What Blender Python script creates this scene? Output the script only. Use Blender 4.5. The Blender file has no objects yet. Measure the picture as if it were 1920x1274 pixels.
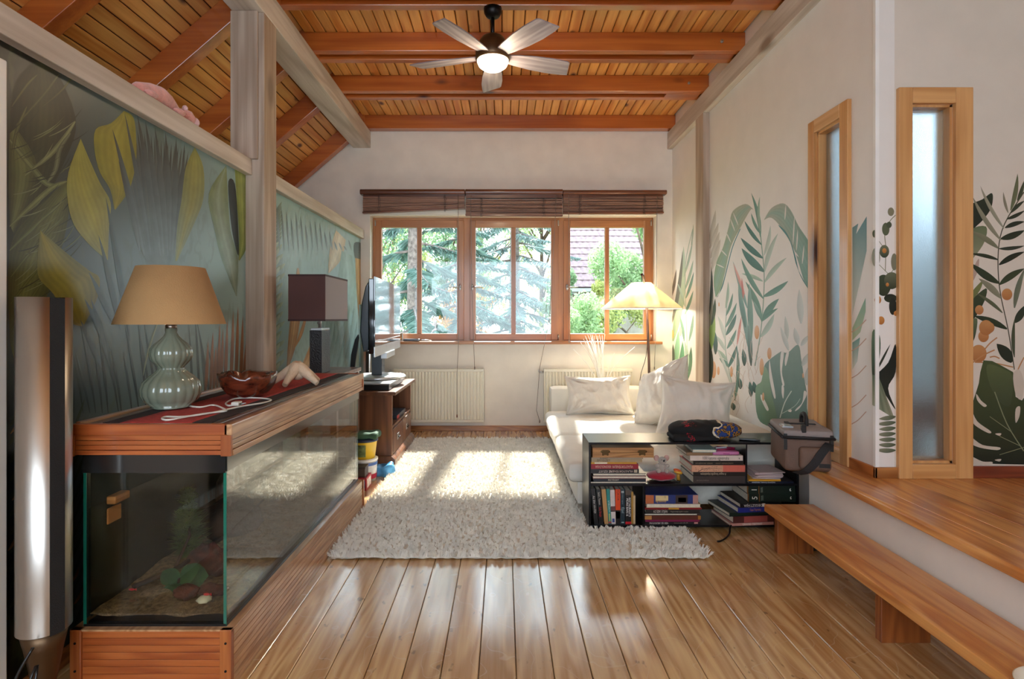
import bpy, math, random
import numpy as np
from mathutils import Vector, Matrix, noise as mnoise
rnd = random.Random(7)
PI = math.pi
C = bpy.context.scene.collection
scene = bpy.context.scene

# ------------------------------------------------------------------ camera
F, CX, CY, H = 1080.0, 945.0, 597.0, 1.2      # focal length in pixels of a 1920x1274 frame, vanishing point, eye height
cam_d = bpy.data.cameras.new('camera'); cam = bpy.data.objects.new('camera', cam_d); C.objects.link(cam)
cam.location = (0, 0, H); cam.rotation_euler = (PI/2, 0, 0)
cam_d.sensor_width = 36; cam_d.lens = F/1920*36
cam_d.shift_x = (960-CX)/1920; cam_d.shift_y = -(637-CY)/1920
cam_d.clip_start = 0.05; cam_d.clip_end = 300
scene.camera = cam
# ------------------------------------------------------------------ sky, sun, exposure
w = bpy.data.worlds.new('sky'); scene.world = w; w.use_nodes = True
bg = w.node_tree.nodes['Background']; bg.inputs[0].default_value = (0.76, 0.90, 1.04, 1); bg.inputs[1].default_value = 3.2
sun_d = bpy.data.lights.new('sun', 'SUN'); sun = bpy.data.objects.new('sun', sun_d); C.objects.link(sun)
sun_d.energy = 9.0; sun_d.angle = 0.05; sun_d.color = (1.0, 0.97, 0.92)
SUN_DIR = Vector((-0.06, -1.0, -0.86)).normalized()          # from beyond the window into the room
sun.rotation_euler = SUN_DIR.to_track_quat('-Z', 'Y').to_euler(); sun.location = (0, 30, 30)
vs = scene.view_settings; vs.view_transform = 'Standard'; vs.look = 'None'; vs.gamma = 1; vs.use_curve_mapping = False
vs.exposure = 1.28
cy = scene.cycles
cy.max_bounces = 9; cy.diffuse_bounces = 5; cy.glossy_bounces = 4; cy.transmission_bounces = 6; cy.transparent_max_bounces = 24
cy.blur_glossy = .5; cy.caustics_reflective = False; cy.caustics_refractive = False; cy.sample_clamp_indirect = 6
cy.use_denoising = True

# ------------------------------------------------------------------ helpers
def lin(c):
    if isinstance(c, str):
        c = c.lstrip('#'); c = tuple(int(c[i:i+2], 16)/255 for i in (0, 2, 4))
        c = tuple(v/12.92 if v <= .04045 else ((v+.055)/1.055)**2.4 for v in c)
    return (c[0], c[1], c[2], 1.0)
def PX(px, Y): return (px-CX)*Y/F
def PZ(py, Y): return H-(py-CY)*Y/F

def root_of(o):
    while o.parent: o = o.parent
    return o
def thing(name, label, cat, loc=(0, 0, 0), rot=(0, 0, 0), group=None):
    o = bpy.data.objects.new(name, None); C.objects.link(o); o.empty_display_size = .05
    o.location = loc; o.rotation_euler = rot
    o['label'] = label; o['category'] = cat
    if group: o['group'] = group
    return o
def tag(o, label=None, cat=None, group=None, kind=None):
    if label: o['label'] = label
    if cat: o['category'] = cat
    if group: o['group'] = group
    if kind: o['kind'] = kind
    return o
def structure(o, label, cat): return tag(o, label, cat, kind='structure')
def copy_tree(o, parent=None):
    c = o.copy(); C.objects.link(c); c.parent = parent
    for ch in list(o.children): copy_tree(ch, c)
    return c

class MB:
    """collects shapes, builds them as ONE mesh object"""
    def __init__(s): s.v = []; s.f = []; s.sm = []
    def add(s, vs, fs, smooth=False):
        n = len(s.v); s.v += [tuple(v) for v in vs]; s.f += [tuple(i+n for i in f) for f in fs]; s.sm += [smooth]*len(fs); return s
    def box(s, x0, x1, y0, y1, z0, z1):
        vs = [(x, y, z) for z in (z0, z1) for y in (y0, y1) for x in (x0, x1)]
        return s.add(vs, [(0, 2, 3, 1), (4, 5, 7, 6), (0, 1, 5, 4), (2, 6, 7, 3), (0, 4, 6, 2), (1, 3, 7, 5)])
    def cbox(s, c, d, R=None):
        vs = [Vector((x*d[0]/2, y*d[1]/2, z*d[2]/2)) for z in (-1, 1) for y in (-1, 1) for x in (-1, 1)]
        vs = [(R @ v if R else v)+Vector(c) for v in vs]
        return s.add(vs, [(0, 2, 3, 1), (4, 5, 7, 6), (0, 1, 5, 4), (2, 6, 7, 3), (0, 4, 6, 2), (1, 3, 7, 5)])
    def tube(s, pts, r, seg=10, caps=True):
        pts = [Vector(p) for p in pts]; n = len(pts); rr = r if isinstance(r, (list, tuple)) else [r]*n
        vs = []; up = None
        for i, p in enumerate(pts):
            d = (pts[min(i+1, n-1)]-pts[max(i-1, 0)])
            if d.length < 1e-9: d = Vector((0, 0, 1))
            d.normalize()
            if up is None: up = d.orthogonal().normalized()
            up = (up-d*up.dot(d)); up = up.normalized() if up.length > 1e-6 else d.orthogonal().normalized()
            b = d.cross(up)
            for k in range(seg):
                a = 2*PI*k/seg; vs.append(p+(up*math.cos(a)+b*math.sin(a))*rr[i])
        fs = [(i*seg+k, i*seg+(k+1) % seg, (i+1)*seg+(k+1) % seg, (i+1)*seg+k) for i in range(n-1) for k in range(seg)]
        s.add(vs, fs, True)
        if caps:
            m = len(s.v)-len(vs)
            s.f += [tuple(m+k for k in reversed(range(seg))), tuple(m+(n-1)*seg+k for k in range(seg))]; s.sm += [False, False]
        return s
    def lathe(s, prof, c=(0, 0, 0), seg=32, flute=None, a0=0, a1=2*PI):
        full = abs(a1-a0-2*PI) < 1e-6; m = seg if full else seg+1; vs = []
        for (r, z) in prof:
            for k in range(m):
                a = a0+(a1-a0)*k/seg; q = r*(flute(a, z) if flute else 1)
                vs.append((c[0]+q*math.cos(a), c[1]+q*math.sin(a), c[2]+z))
        fs = [(i*m+k, i*m+(k+1) % m, (i+1)*m+(k+1) % m, (i+1)*m+k) for i in range(len(prof)-1) for k in range(seg)]
        return s.add(vs, fs, True)
    def prism(s, poly, axis, a, b):
        """poly in the two other axes (in x,y,z order), extruded from a to b along axis"""
        def P(u, v, t): return {'x': (t, u, v), 'y': (u, t, v), 'z': (u, v, t)}[axis]
        n = len(poly); vs = [P(u, v, a) for u, v in poly]+[P(u, v, b) for u, v in poly]
        fs = [tuple(range(n)), tuple(reversed(range(n, 2*n)))]+[(i, i+n, (i+1) % n+n, (i+1) % n) for i in range(n)]
        return s.add(vs, fs)
    def ellip(s, c, r, seg=16, rings=10, R=None, lump=0, sc=3, seed=0):
        vs = []; c = Vector(c)
        for i in range(rings+1):
            t = PI*i/rings
            for k in range(seg):
                a = 2*PI*k/seg; d = Vector((math.sin(t)*math.cos(a), math.sin(t)*math.sin(a), math.cos(t)))
                q = 1+(lump*mnoise.noise(d*sc+Vector((seed, seed*.7, 0))) if lump else 0)
                v = Vector((d.x*r[0]*q, d.y*r[1]*q, d.z*r[2]*q)); vs.append((R @ v if R else v)+c)
        fs = [(i*seg+k, (i+1)*seg+k, (i+1)*seg+(k+1) % seg, i*seg+(k+1) % seg) for i in range(rings) for k in range(seg)]
        return s.add(vs, fs, True)
    def build(s, name, mat, parent=None, local=False, bevel=0, loc=None, subs=0):
        me = bpy.data.meshes.new(name); v = s.v
        if parent is not None and not local:
            L = root_of(parent).location; v = [(a-L[0], b-L[1], c-L[2]) for a, b, c in v]
        if loc is not None: v = [(a-loc[0], b-loc[1], c-loc[2]) for a, b, c in v]
        me.from_pydata(v, [], s.f); me.polygons.foreach_set('use_smooth', s.sm); me.update()
        o = bpy.data.objects.new(name, me); C.objects.link(o)
        if mat: me.materials.append(mat)
        if parent: o.parent = parent
        if loc is not None: o.location = loc
        if subs: m = o.modifiers.new('s', 'SUBSURF'); m.levels = m.render_levels = subs
        if bevel: m = o.modifiers.new('b', 'BEVEL'); m.width = bevel; m.segments = 2; m.limit_method = 'ANGLE'; m.harden_normals = False
        return o

def np_obj(name, V, T, mat, parent=None, smooth=False, uv=None):
    V = np.asarray(V, np.float32); T = np.asarray(T, np.int32); k = T.shape[1]
    me = bpy.data.meshes.new(name); me.vertices.add(len(V)); me.vertices.foreach_set('co', V.ravel())
    me.loops.add(T.size); me.loops.foreach_set('vertex_index', T.ravel())
    me.polygons.add(len(T)); me.polygons.foreach_set('loop_start', np.arange(0, T.size, k, dtype=np.int32))
    if smooth: me.polygons.foreach_set('use_smooth', np.ones(len(T), bool))
    me.update(calc_edges=True); me.materials.append(mat)
    o = bpy.data.objects.new(name, me); C.objects.link(o)
    if parent: o.parent = parent
    return o

def soft_box(c, d, r, n=14, amp=0, sc=4, seed=0, puff=(0, 0, 0), R=None):
    """rounded, slightly lumpy box (upholstery): MB"""
    mb = MB(); hx, hy, hz = d[0]/2, d[1]/2, d[2]/2; c = Vector(c)
    def place(p):
        q = Vector((max(-hx+r, min(hx-r, p.x)), max(-hy+r, min(hy-r, p.y)), max(-hz+r, min(hz-r, p.z))))
        e = p-q; nn = e.normalized() if e.length > 1e-9 else Vector((0, 0, 0)); o = q+nn*r
        fx, fy, fz = 1-(p.x/hx)**2, 1-(p.y/hy)**2, 1-(p.z/hz)**2
        o = Vector((o.x*(1+puff[0]*fy*fz), o.y*(1+puff[1]*fx*fz), o.z*(1+puff[2]*fx*fy)))
        if amp: o += nn*amp*mnoise.noise(o*sc+Vector((seed, 0, 0)))
        return (R @ o if R else o)+c
    for ax in range(3):
        for sg in (-1, 1):
            vs = []
            for i in range(n+1):
                for j in range(n+1):
                    u, v = -1+2*i/n, -1+2*j/n
                    u = math.copysign(abs(u)**.7, u); v = math.copysign(abs(v)**.7, v)
                    p = [0, 0, 0]; p[ax] = sg; p[(ax+1) % 3] = u; p[(ax+2) % 3] = v
                    vs.append(place(Vector((p[0]*hx, p[1]*hy, p[2]*hz))))
            fs = [(i*(n+1)+j, (i+1)*(n+1)+j, (i+1)*(n+1)+j+1, i*(n+1)+j+1) for i in range(n) for j in range(n)]
            if sg < 0: fs = [tuple(reversed(f)) for f in fs]
            mb.add(vs, fs, True)
    return mb

# ------------------------------------------------------------------ materials
def newmat(name):
    m = bpy.data.materials.new(name); m.use_nodes = True; nt = m.node_tree
    return m, nt, nt.nodes['Principled BSDF']
def N(nt, t, **kw):
    n = nt.nodes.new(t)
    for k, v in kw.items():
        if k.startswith('i_'):
            n.inputs[k[2:].replace('_', ' ')].default_value = v
        else: setattr(n, k, v)
    return n
def math_n(nt, op, a, b=None):
    n = nt.nodes.new('ShaderNodeMath'); n.operation = op
    for i, x in enumerate((a, b)):
        if x is None: continue
        if isinstance(x, (int, float)): n.inputs[i].default_value = x
        else: nt.links.new(x, n.inputs[i])
    return n.outputs[0]
def mix_n(nt, fac, a, b, mode='MIX'):
    n = nt.nodes.new('ShaderNodeMix'); n.data_type = 'RGBA'; n.blend_type = mode
    for i, x in ((0, fac), (6, a), (7, b)):
        if isinstance(x, (int, float)): n.inputs[i].default_value = x
        elif isinstance(x, tuple): n.inputs[i].default_value = x
        else: nt.links.new(x, n.inputs[i])
    return n.outputs[2]
def coords(nt, scale=(1, 1, 1), rand=True):
    tc = N(nt, 'ShaderNodeTexCoord'); v = tc.outputs['Object']
    if rand:
        oi = N(nt, 'ShaderNodeObjectInfo'); m = N(nt, 'ShaderNodeVectorMath', operation='MULTIPLY_ADD')
        cb = N(nt, 'ShaderNodeCombineXYZ')
        for k, q in enumerate((13.1, 17.7, 9.3)): nt.links.new(math_n(nt, 'MULTIPLY', oi.outputs['Random'], q), cb.inputs[k])
        nt.links.new(v, m.inputs[0]); m.inputs[1].default_value = (1, 1, 1); nt.links.new(cb.outputs[0], m.inputs[2]); v = m.outputs[0]
    m2 = N(nt, 'ShaderNodeVectorMath', operation='MULTIPLY'); nt.links.new(v, m2.inputs[0]); m2.inputs[1].default_value = scale
    return m2.outputs[0]
def noise_n(nt, vec, scale=1, detail=3, rough=.5, out=0):
    n = N(nt, 'ShaderNodeTexNoise'); n.inputs['Scale'].default_value = scale; n.inputs['Detail'].default_value = detail; n.inputs['Roughness'].default_value = rough
    if vec is not None: nt.links.new(vec, n.inputs['Vector'])
    return n.outputs[out]
def ramp_n(nt, fac, stops):
    n = N(nt, 'ShaderNodeValToRGB'); e = n.color_ramp.elements
    while len(e) < len(stops): e.new(.5)
    for el, (p, c) in zip(e, stops): el.position = p; el.color = c if len(c) == 4 else (*c, 1)
    nt.links.new(fac, n.inputs[0]); return n.outputs[0]
def bump_n(nt, p, h, strength=.2, dist=.01):
    b = N(nt, 'ShaderNodeBump'); b.inputs['Strength'].default_value = strength; b.inputs['Distance'].default_value = dist
    nt.links.new(h, b.inputs['Height']); nt.links.new(b.outputs[0], p.inputs['Normal'])

def plain(name, col, rough=.5, metal=0, spec=.5, coat=0, var=.06, vscale=6, bump=0, bscale=60, sheen=0, emit=None, estr=0, fold=0):
    m, nt, p = newmat(name)
    v = coords(nt); n = noise_n(nt, v, vscale, 4)
    c = lin(col); dk = tuple(x*(1-var*2) for x in c[:3])+(1,); lt = tuple(min(1, x*(1+var*2)) for x in c[:3])+(1,)
    nt.links.new(ramp_n(nt, n, [(.3, dk), (.7, lt)]), p.inputs['Base Color'])
    p.inputs['Roughness'].default_value = rough; p.inputs['Metallic'].default_value = metal
    p.inputs['Specular IOR Level'].default_value = spec; p.inputs['Coat Weight'].default_value = coat; p.inputs['Coat Roughness'].default_value = .1
    if sheen: p.inputs['Sheen Weight'].default_value = sheen
    if bump and fold:
        n3 = noise_n(nt, coords(nt, (5, 9, 5)), 1, 2, .4); n4 = noise_n(nt, coords(nt, (16, 5, 11)), 1, 3, .5)
        rd = math_n(nt, 'ABSOLUTE', math_n(nt, 'SUBTRACT', n3, .5)); rd2 = math_n(nt, 'ABSOLUTE', math_n(nt, 'SUBTRACT', n4, .5))
        hh = math_n(nt, 'ADD', math_n(nt, 'ADD', math_n(nt, 'MULTIPLY', rd, -1.0), math_n(nt, 'MULTIPLY', rd2, -.6)), math_n(nt, 'MULTIPLY', noise_n(nt, v, bscale, 3), .03))
        bump_n(nt, p, hh, fold, .03)
    elif bump: bump_n(nt, p, noise_n(nt, v, bscale, 3), bump, .004)
    if emit: p.inputs['Emission Color'].default_value = lin(emit); p.inputs['Emission Strength'].default_value = estr
    return m

def wood(name, dark, light, axis='Y', scale=1.0, rough=.45, coat=0, knots=0, knot_col='#3a1405', rings=26, bump=.15, var=.22, crough=.12, scratch=0):
    m, nt, p = newmat(name); ai = 'XYZ'.index(axis)
    sv = [9*scale]*3; sv[ai] = .9*scale; v = coords(nt, tuple(sv))
    sf = [70*scale]*3; sf[ai] = 1.6*scale; vf = coords(nt, tuple(sf))
    n1 = noise_n(nt, v, 1, 2, .45)
    ring = math_n(nt, 'MULTIPLY_ADD', math_n(nt, 'SINE', math_n(nt, 'MULTIPLY', n1, rings*2.2)), .5); ring.node.inputs[2].default_value = .5
    fib = noise_n(nt, vf, 1, 3, .6)
    fac = math_n(nt, 'ADD', math_n(nt, 'MULTIPLY', ring, .42), math_n(nt, 'MULTIPLY', fib, .6))
    D, L = lin(dark), lin(light); M_ = tuple((a+b)/2 for a, b in zip(D, L))
    col = ramp_n(nt, fac, [(.18, D), (.5, M_), (.8, L)])
    if knots:
        sk = [3.2*scale]*3; sk[ai] = 1.5*scale; vk = coords(nt, tuple(sk))
        vo = N(nt, 'ShaderNodeTexVoronoi'); vo.inputs['Scale'].default_value = knots; nt.links.new(vk, vo.inputs['Vector'])
        d = math_n(nt, 'ADD', vo.outputs['Distance'], math_n(nt, 'MULTIPLY', noise_n(nt, vf, .3, 2), .05))
        kf = ramp_n(nt, d, [(.085, (1, 1, 1)), (.12, (.55, .55, .55)), (.17, (0, 0, 0))])
        col = mix_n(nt, kf, col, lin(knot_col))
    oi = N(nt, 'ShaderNodeObjectInfo'); hsv = N(nt, 'ShaderNodeHueSaturation')
    nt.links.new(math_n(nt, 'MULTIPLY_ADD', oi.outputs['Random'], var), hsv.inputs['Value']); hsv.inputs['Value'].links[0].from_node.inputs[2].default_value = 1-var/2
    nt.links.new(col, hsv.inputs['Color']); col = hsv.outputs[0]
    h = fib
    if scratch:
        vs_ = coords(nt, (1, 1, 1)); wv = N(nt, 'ShaderNodeTexWave', wave_type='BANDS'); wv.inputs['Scale'].default_value = 2.2; wv.inputs['Distortion'].default_value = 22; wv.inputs['Detail'].default_value = 2; wv.inputs['Detail Scale'].default_value = 1.4
        nt.links.new(vs_, wv.inputs['Vector'])
        sc = ramp_n(nt, wv.outputs[1], [(.0, (1, 1, 1)), (.004, (0, 0, 0))])
        spots = ramp_n(nt, noise_n(nt, coords(nt, (30, 14, 1)), 1, 2), [(.68, (0, 0, 0)), (.74, (1, 1, 1))])
        col = mix_n(nt, math_n(nt, 'MULTIPLY', spots, .55), col, lin('#3d220e'))
        col = mix_n(nt, math_n(nt, 'MULTIPLY', sc, .35), col, lin('#d8c4a4'))
        rn = noise_n(nt, coords(nt, (5, 2, 1)), 1, 4)
        rr = math_n(nt, 'MULTIPLY_ADD', rn, .26); rr.node.inputs[2].default_value = rough-.13
        nt.links.new(rr, p.inputs['Roughness'])
        h = math_n(nt, 'ADD', math_n(nt, 'MULTIPLY', fib, .4), math_n(nt, 'MULTIPLY', rn, 1.2))
    else: p.inputs['Roughness'].default_value = rough
    nt.links.new(col, p.inputs['Base Color'])
    p.inputs['Coat Weight'].default_value = coat; p.inputs['Coat Roughness'].default_value = crough
    if bump: bump_n(nt, p, h, bump, .004)
    return m

def thin_glass(name, tint=(1, 1, 1), rough=0.0, ior=1.5):
    """a thin pane: what is not mirrored at the surface passes straight through, tinted"""
    m, nt, p = newmat(name); nt.nodes.remove(p); out = nt.nodes['Material Output']
    t = N(nt, 'ShaderNodeBsdfTransparent'); t.inputs[0].default_value = (*tint, 1)
    g = N(nt, 'ShaderNodeBsdfGlossy'); g.inputs['Roughness'].default_value = rough
    ge = N(nt, 'ShaderNodeNewGeometry'); dt = N(nt, 'ShaderNodeVectorMath', operation='DOT_PRODUCT')
    nt.links.new(ge.outputs['Incoming'], dt.inputs[0]); nt.links.new(ge.outputs['Normal'], dt.inputs[1])
    f0 = ((ior-1)/(ior+1))**2; g5 = math_n(nt, 'POWER', math_n(nt, 'SUBTRACT', 1.0, math_n(nt, 'ABSOLUTE', dt.outputs['Value'])), 5)
    fr = math_n(nt, 'MULTIPLY_ADD', g5, 1-f0); fr.node.inputs[2].default_value = f0
    mx = N(nt, 'ShaderNodeMixShader'); nt.links.new(fr, mx.inputs[0]); nt.links.new(t.outputs[0], mx.inputs[1]); nt.links.new(g.outputs[0], mx.inputs[2])
    nt.links.new(mx.outputs[0], out.inputs[0]); return m
def translucent(name, col, trans=.5, rough=.6, var=.15, vscale=3):
    m, nt, p = newmat(name); out = nt.nodes['Material Output']; c = lin(col)
    n = noise_n(nt, coords(nt), vscale, 3)
    cc = ramp_n(nt, n, [(.3, tuple(x*(1-var) for x in c[:3])), (.7, tuple(min(1, x*(1+var)) for x in c[:3]))])
    nt.links.new(cc, p.inputs['Base Color']); p.inputs['Roughness'].default_value = rough
    t = N(nt, 'ShaderNodeBsdfTranslucent'); nt.links.new(cc, t.inputs[0])
    mx = N(nt, 'ShaderNodeMixShader'); mx.inputs[0].default_value = trans
    nt.links.new(p.outputs[0], mx.inputs[1]); nt.links.new(t.outputs[0], mx.inputs[2]); nt.links.new(mx.outputs[0], out.inputs[0]); return m
def vcol_mat(name, rough=.5, spec=.5, mottle=.12, msc=8, coat=0):
    m, nt, p = newmat(name); a = N(nt, 'ShaderNodeVertexColor'); a.layer_name = 'col'
    n = noise_n(nt, coords(nt, rand=False), msc, 5, .6)
    hs = N(nt, 'ShaderNodeHueSaturation'); nt.links.new(a.outputs[0], hs.inputs['Color'])
    q = math_n(nt, 'MULTIPLY_ADD', n, mottle*4); q.node.inputs[2].default_value = 1-mottle*2; nt.links.new(q, hs.inputs['Value'])
    nt.links.new(hs.outputs[0], p.inputs['Base Color']); p.inputs['Roughness'].default_value = rough; p.inputs['Specular IOR Level'].default_value = spec
    p.inputs['Coat Weight'].default_value = coat
    return m

M = {}
M['plaster'] = plain('plaster', '#e9e2d8', .85, var=.015, bump=.08, bscale=40)
M['plaster_warm'] = plain('plaster_warm', '#ece5da', .85, var=.02, bump=.1, bscale=35)
M['paper'] = plain('wallpaper_white', '#e6e2dd', .6, var=.012, bump=.05, bscale=90)
M['beam'] = wood('whitewashed_timber_y', '#b3a596', '#d6ccc0', 'Y', .8, .6, knots=.9, knot_col='#8f7d6d', rings=10, bump=.1, var=.06)
M['beam_z'] = wood('whitewashed_timber_z', '#9c8672', '#c6b4a2', 'Z', .8, .6, knots=.9, knot_col='#8a7869', rings=10, bump=.1, var=.06)
M['plank'] = wood('pine_ceiling_boards', '#c4742a', '#ecb062', 'Y', 1.0, .42, coat=.3, knots=1.5, knot_col='#5a2408', rings=7, var=.3, crough=.25)
M['joist'] = wood('stained_joist_x', '#96430f', '#c06a28', 'X', .9, .4, coat=1.0, knots=1.2, knot_col='#4a1605', rings=6, var=.12, crough=.14)
M['rafter'] = M['joist']
M['floor'] = wood('varnished_pine_boards', '#a97b4a', '#d4b07c', 'Y', 1.0, .22, coat=.7, knots=0, knot_col='#5a2f12', rings=18, var=.2, bump=.10, crough=.14, scratch=1)
M['step'] = wood('varnished_pine_step', '#b4692c', '#e0a25c', 'Y', .9, .3, coat=.4, knots=.5, knot_col='#5a2a0e', rings=16, var=.16, crough=.15)
M['skirt_y'] = wood('skirting_y', '#8d4a1c', '#b9723a', 'Y', 1, .4, coat=.2)
M['skirt_x'] = wood('skirting_x', '#8f5322', '#bd8047', 'X', 1, .4, coat=.2)
M['win_x'] = wood('window_wood_x', '#a0653a', '#bd8454', 'X', 1, .35, coat=.3, rings=6, var=.08, bump=.05)
M['win_z'] = wood('window_wood_z', '#9c6238', '#ba8050', 'Z', 1, .35, coat=.3, rings=6, var=.08, bump=.05)
M['pine_z'] = wood('pine_frame_z', '#b97f45', '#dba76c', 'Z', 1, .4, coat=.2, knots=.5, rings=8, var=.08, bump=.05)
M['pine_x'] = wood('pine_frame_x', '#b97f45', '#dba76c', 'X', 1, .4, coat=.2, rings=8, var=.08, bump=.05)
M['pine_y'] = wood('pine_frame_y', '#c08a52', '#e0b482', 'Y', 1, .4, coat=.2, rings=8, var=.08, bump=.05)
M['cedar_y'] = wood('cedar_slat_y', '#9a6840', '#c69a70', 'Y', 1.3, .36, coat=.6, rings=20, var=.14)
M['cedar_x'] = wood('cedar_slat_x', '#8a3d16', '#b0602c', 'X', 1.3, .38, coat=.3, rings=20, var=.14)
M['walnut'] = wood('dark_cabinet_wood', '#4a2a1a', '#7d4f33', 'Z', .8, .35, coat=.3, rings=10, var=.08, bump=.05)
M['blind'] = wood('dark_bamboo', '#6b4a3c', '#a57c66', 'X', 1.5, .5, rings=8, var=.5)
M['valance'] = wood('valance_wood', '#4a2617', '#7b482f', 'X', 1, .3, coat=.4, rings=6, var=.1)
M['blade'] = wood('fan_blade_greywood', '#80757a', '#ada2a6', 'X', 1.2, .45, rings=14, var=.05)
M['bronze'] = plain('bronze_metal', '#5b432c', .38, .7, var=.04)
M['black_metal'] = plain('black_metal', '#1a1716', .4, .6)
M['chrome'] = plain('polished_aluminium', '#bdb6ae', .3, 1.0, var=.02)
M['steel'] = plain('brushed_steel', '#b9bbbd', .3, 1.0, var=.03)
M['silver'] = plain('silver_satin', '#d3d6d8', .3, .8, var=.02)
M['grille'] = plain('black_grille_cloth', '#151312', .8, bump=.4, bscale=300)
M['black'] = plain('black_plastic', '#0f0f10', .3, var=.1)
M['black_gloss'] = plain('black_gloss', '#0a0b0c', .06, spec=.8, coat=.6)
M['white_enamel'] = plain('cream_enamel', '#ece6d4', .3, coat=.3, var=.015)
M['white_door'] = plain('white_lacquer', '#e8e4dc', .4, var=.01)
M['white'] = plain('white_matte', '#efeeea', .6, var=.02)
M['linen'] = plain('white_sofa_cotton', '#e3ddd1', .9, var=.02, bump=.15, bscale=220, sheen=.2, fold=.35)
M['pillow'] = plain('cream_pillow_cotton', '#e3dace', .9, var=.03, bump=.2, bscale=180, sheen=.2, fold=.6)
M['rug'] = plain('cream_wool', '#efeae0', .95, var=.06, vscale=14)
M['rugbase'] = plain('wool_base', '#d3cbbd', .95, var=.1, vscale=40)
M['casing'] = plain('steel_black_case', '#17161a', .32, .5, var=.15, vscale=9)
M['ochre_shade'] = plain('ochre_linen_shade', '#ab8558', .9, var=.05, bump=.3, bscale=250)
M['shade_inner'] = plain('shade_lining', '#cbb79a', .8)
M['celadon'] = plain('celadon_glaze', '#7c8270', .12, coat=.8, var=.08, vscale=9)
M['maroon_shade'] = plain('maroon_fabric_shade', '#4f2c28', .75, var=.04, bump=.2, bscale=300, sheen=.6)
M['weave'] = plain('black_woven_base', '#211b1a', .35, bump=.9, bscale=110)
M['lamp_shade'] = translucent('cream_paper_shade', '#f5ead0', .5, .7, .06, 14)
M['brown_pole'] = plain('brown_bent_wood', '#553c33', .4)
M['glass'] = thin_glass('window_glass', (.97, .99, .98))
M['tank_glass'] = thin_glass('tank_glass', (.965, .985, .975), ior=1.38)
M['tank_side'] = thin_glass('tank_side_glass', (.965, .985, .975), ior=1.95)
M['tank_edge'] = plain('green_glass_edge', '#1c6b59', .1, spec=.8, coat=.5)
M['water'] = thin_glass('tank_water', (.9, .87, .8), ior=1.2)
M['runner_red'] = plain('red_woven_runner', '#a8362f', .9, var=.15, vscale=60, bump=.5, bscale=240)
M['runner_dark'] = plain('dark_runner_border', '#2a1915', .9, var=.2, vscale=50, bump=.5, bscale=240)
M['burl'] = wood('burl_bowl', '#34130a', '#733420', 'X', 2.2, .18, coat=.6, rings=12, knots=1.2, knot_col='#1d0803')
M['starfish'] = plain('dried_starfish', '#d9bfa2', .85, var=.06, bump=.8, bscale=120)
M['red_spot'] = plain('red_blotch', '#b8352c', .8, var=.2, vscale=40)
M['sand'] = plain('tank_sand', '#8d7254', .95, var=.25, vscale=60, bump=1, bscale=150)
M['plant_a'] = plain('tank_plant_green', '#6d7d40', .6, var=.3, vscale=20)
M['plant_b'] = plain('broad_leaf_green', '#2f4d2b', .4, var=.2, vscale=20)
M['bogwood'] = plain('bogwood', '#3d2415', .8, var=.3, vscale=14, bump=.6)
M['lava'] = plain('lava_rock', '#4f1f14', .95, var=.3, vscale=30, bump=1.2, bscale=70)
M['shell'] = plain('pale_shell', '#c9bfa5', .5)
M['fish'] = plain('neon_fish_red', '#c11f1f', .4)
M['orange_box'] = plain('filter_orange', '#b8763a', .5)
M['pink_plush'] = plain('pink_plush', '#dd9a8f', .95, var=.1, vscale=20, bump=1, bscale=160, sheen=.6)
M['pink_light'] = plain('light_pink_plush', '#efc9cf', .95, bump=1, bscale=160, sheen=.6)
# ================================================================== the room
YB = 6.142                                   # back wall plane
XL, XR = -1.53, 1.795                        # mural faces left and right
ZC = 3.33                                    # underside of the ceiling boards
YN = -1.6                                    # where the modelled room ends behind the camera
YF = 2.78                                    # return wall facing the camera
ZP = .43                                     # raised platform

# ---- floor
o = MB().box(-4.6, 3.6, YN, YB+.3, -.12, -.022).build('floor', plain('subfloor', '#2a1a10', .9)); structure(o, 'varnished pine board floor, worn and scratched, reflecting the window', 'floor'); floor = o
bw = .1275; L_ = YB-YN
protos = []
for k in range(3):
    mb = MB().prism([(-bw/2+.0012, -.022), (bw/2-.0012, -.022), (bw/2-.0012, -.0025), (bw/2-.0035, 0), (-bw/2+.0035, 0), (-bw/2+.0012, -.0025)], 'y', 0, L_)
    protos.append(mb)
first = None
x = -.341-bw*10.5
i = 0
while x < 1.75:
    if first is None:
        first = protos[0].build('floor_board', M['floor'], floor, local=True); b = first
    else:
        b = first.copy(); C.objects.link(b)
    b.location = (x, YN, 0); x += bw; i += 1
for nm, x0, x1, y0, y1, mt, lab in (('baseboard_back', -1.45, 1.74, YB-.02, YB, 'skirt_x', 'low varnished wooden baseboard along the back wall under the radiators'),
                                    ('baseboard_left', XL, XL+.02, 1.0, YB, 'skirt_y', 'low reddish wooden baseboard along the jungle mural wall')):
    structure(MB().box(x0, x1, y0, y1, 0, .055).build(nm, M[mt], bevel=.003), lab, 'baseboard')

# ---- back wall with the window opening
WX0, WX1, WZ0, WZ1 = -1.427, 1.632, .925, 2.303
mb = MB().box(-4.6, WX0, YB, YB+.28, -.1, 3.6).box(WX1, 2.0, YB, YB+.28, -.1, 3.6).box(WX0, WX1, YB, YB+.28, WZ1, 3.6).box(WX0, WX1, YB, YB+.28, -.1, WZ0)
wall_back = structure(mb.build('wall_back', M['plaster_warm']), 'cream plaster back wall around the wide triple window', 'wall')

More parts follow.
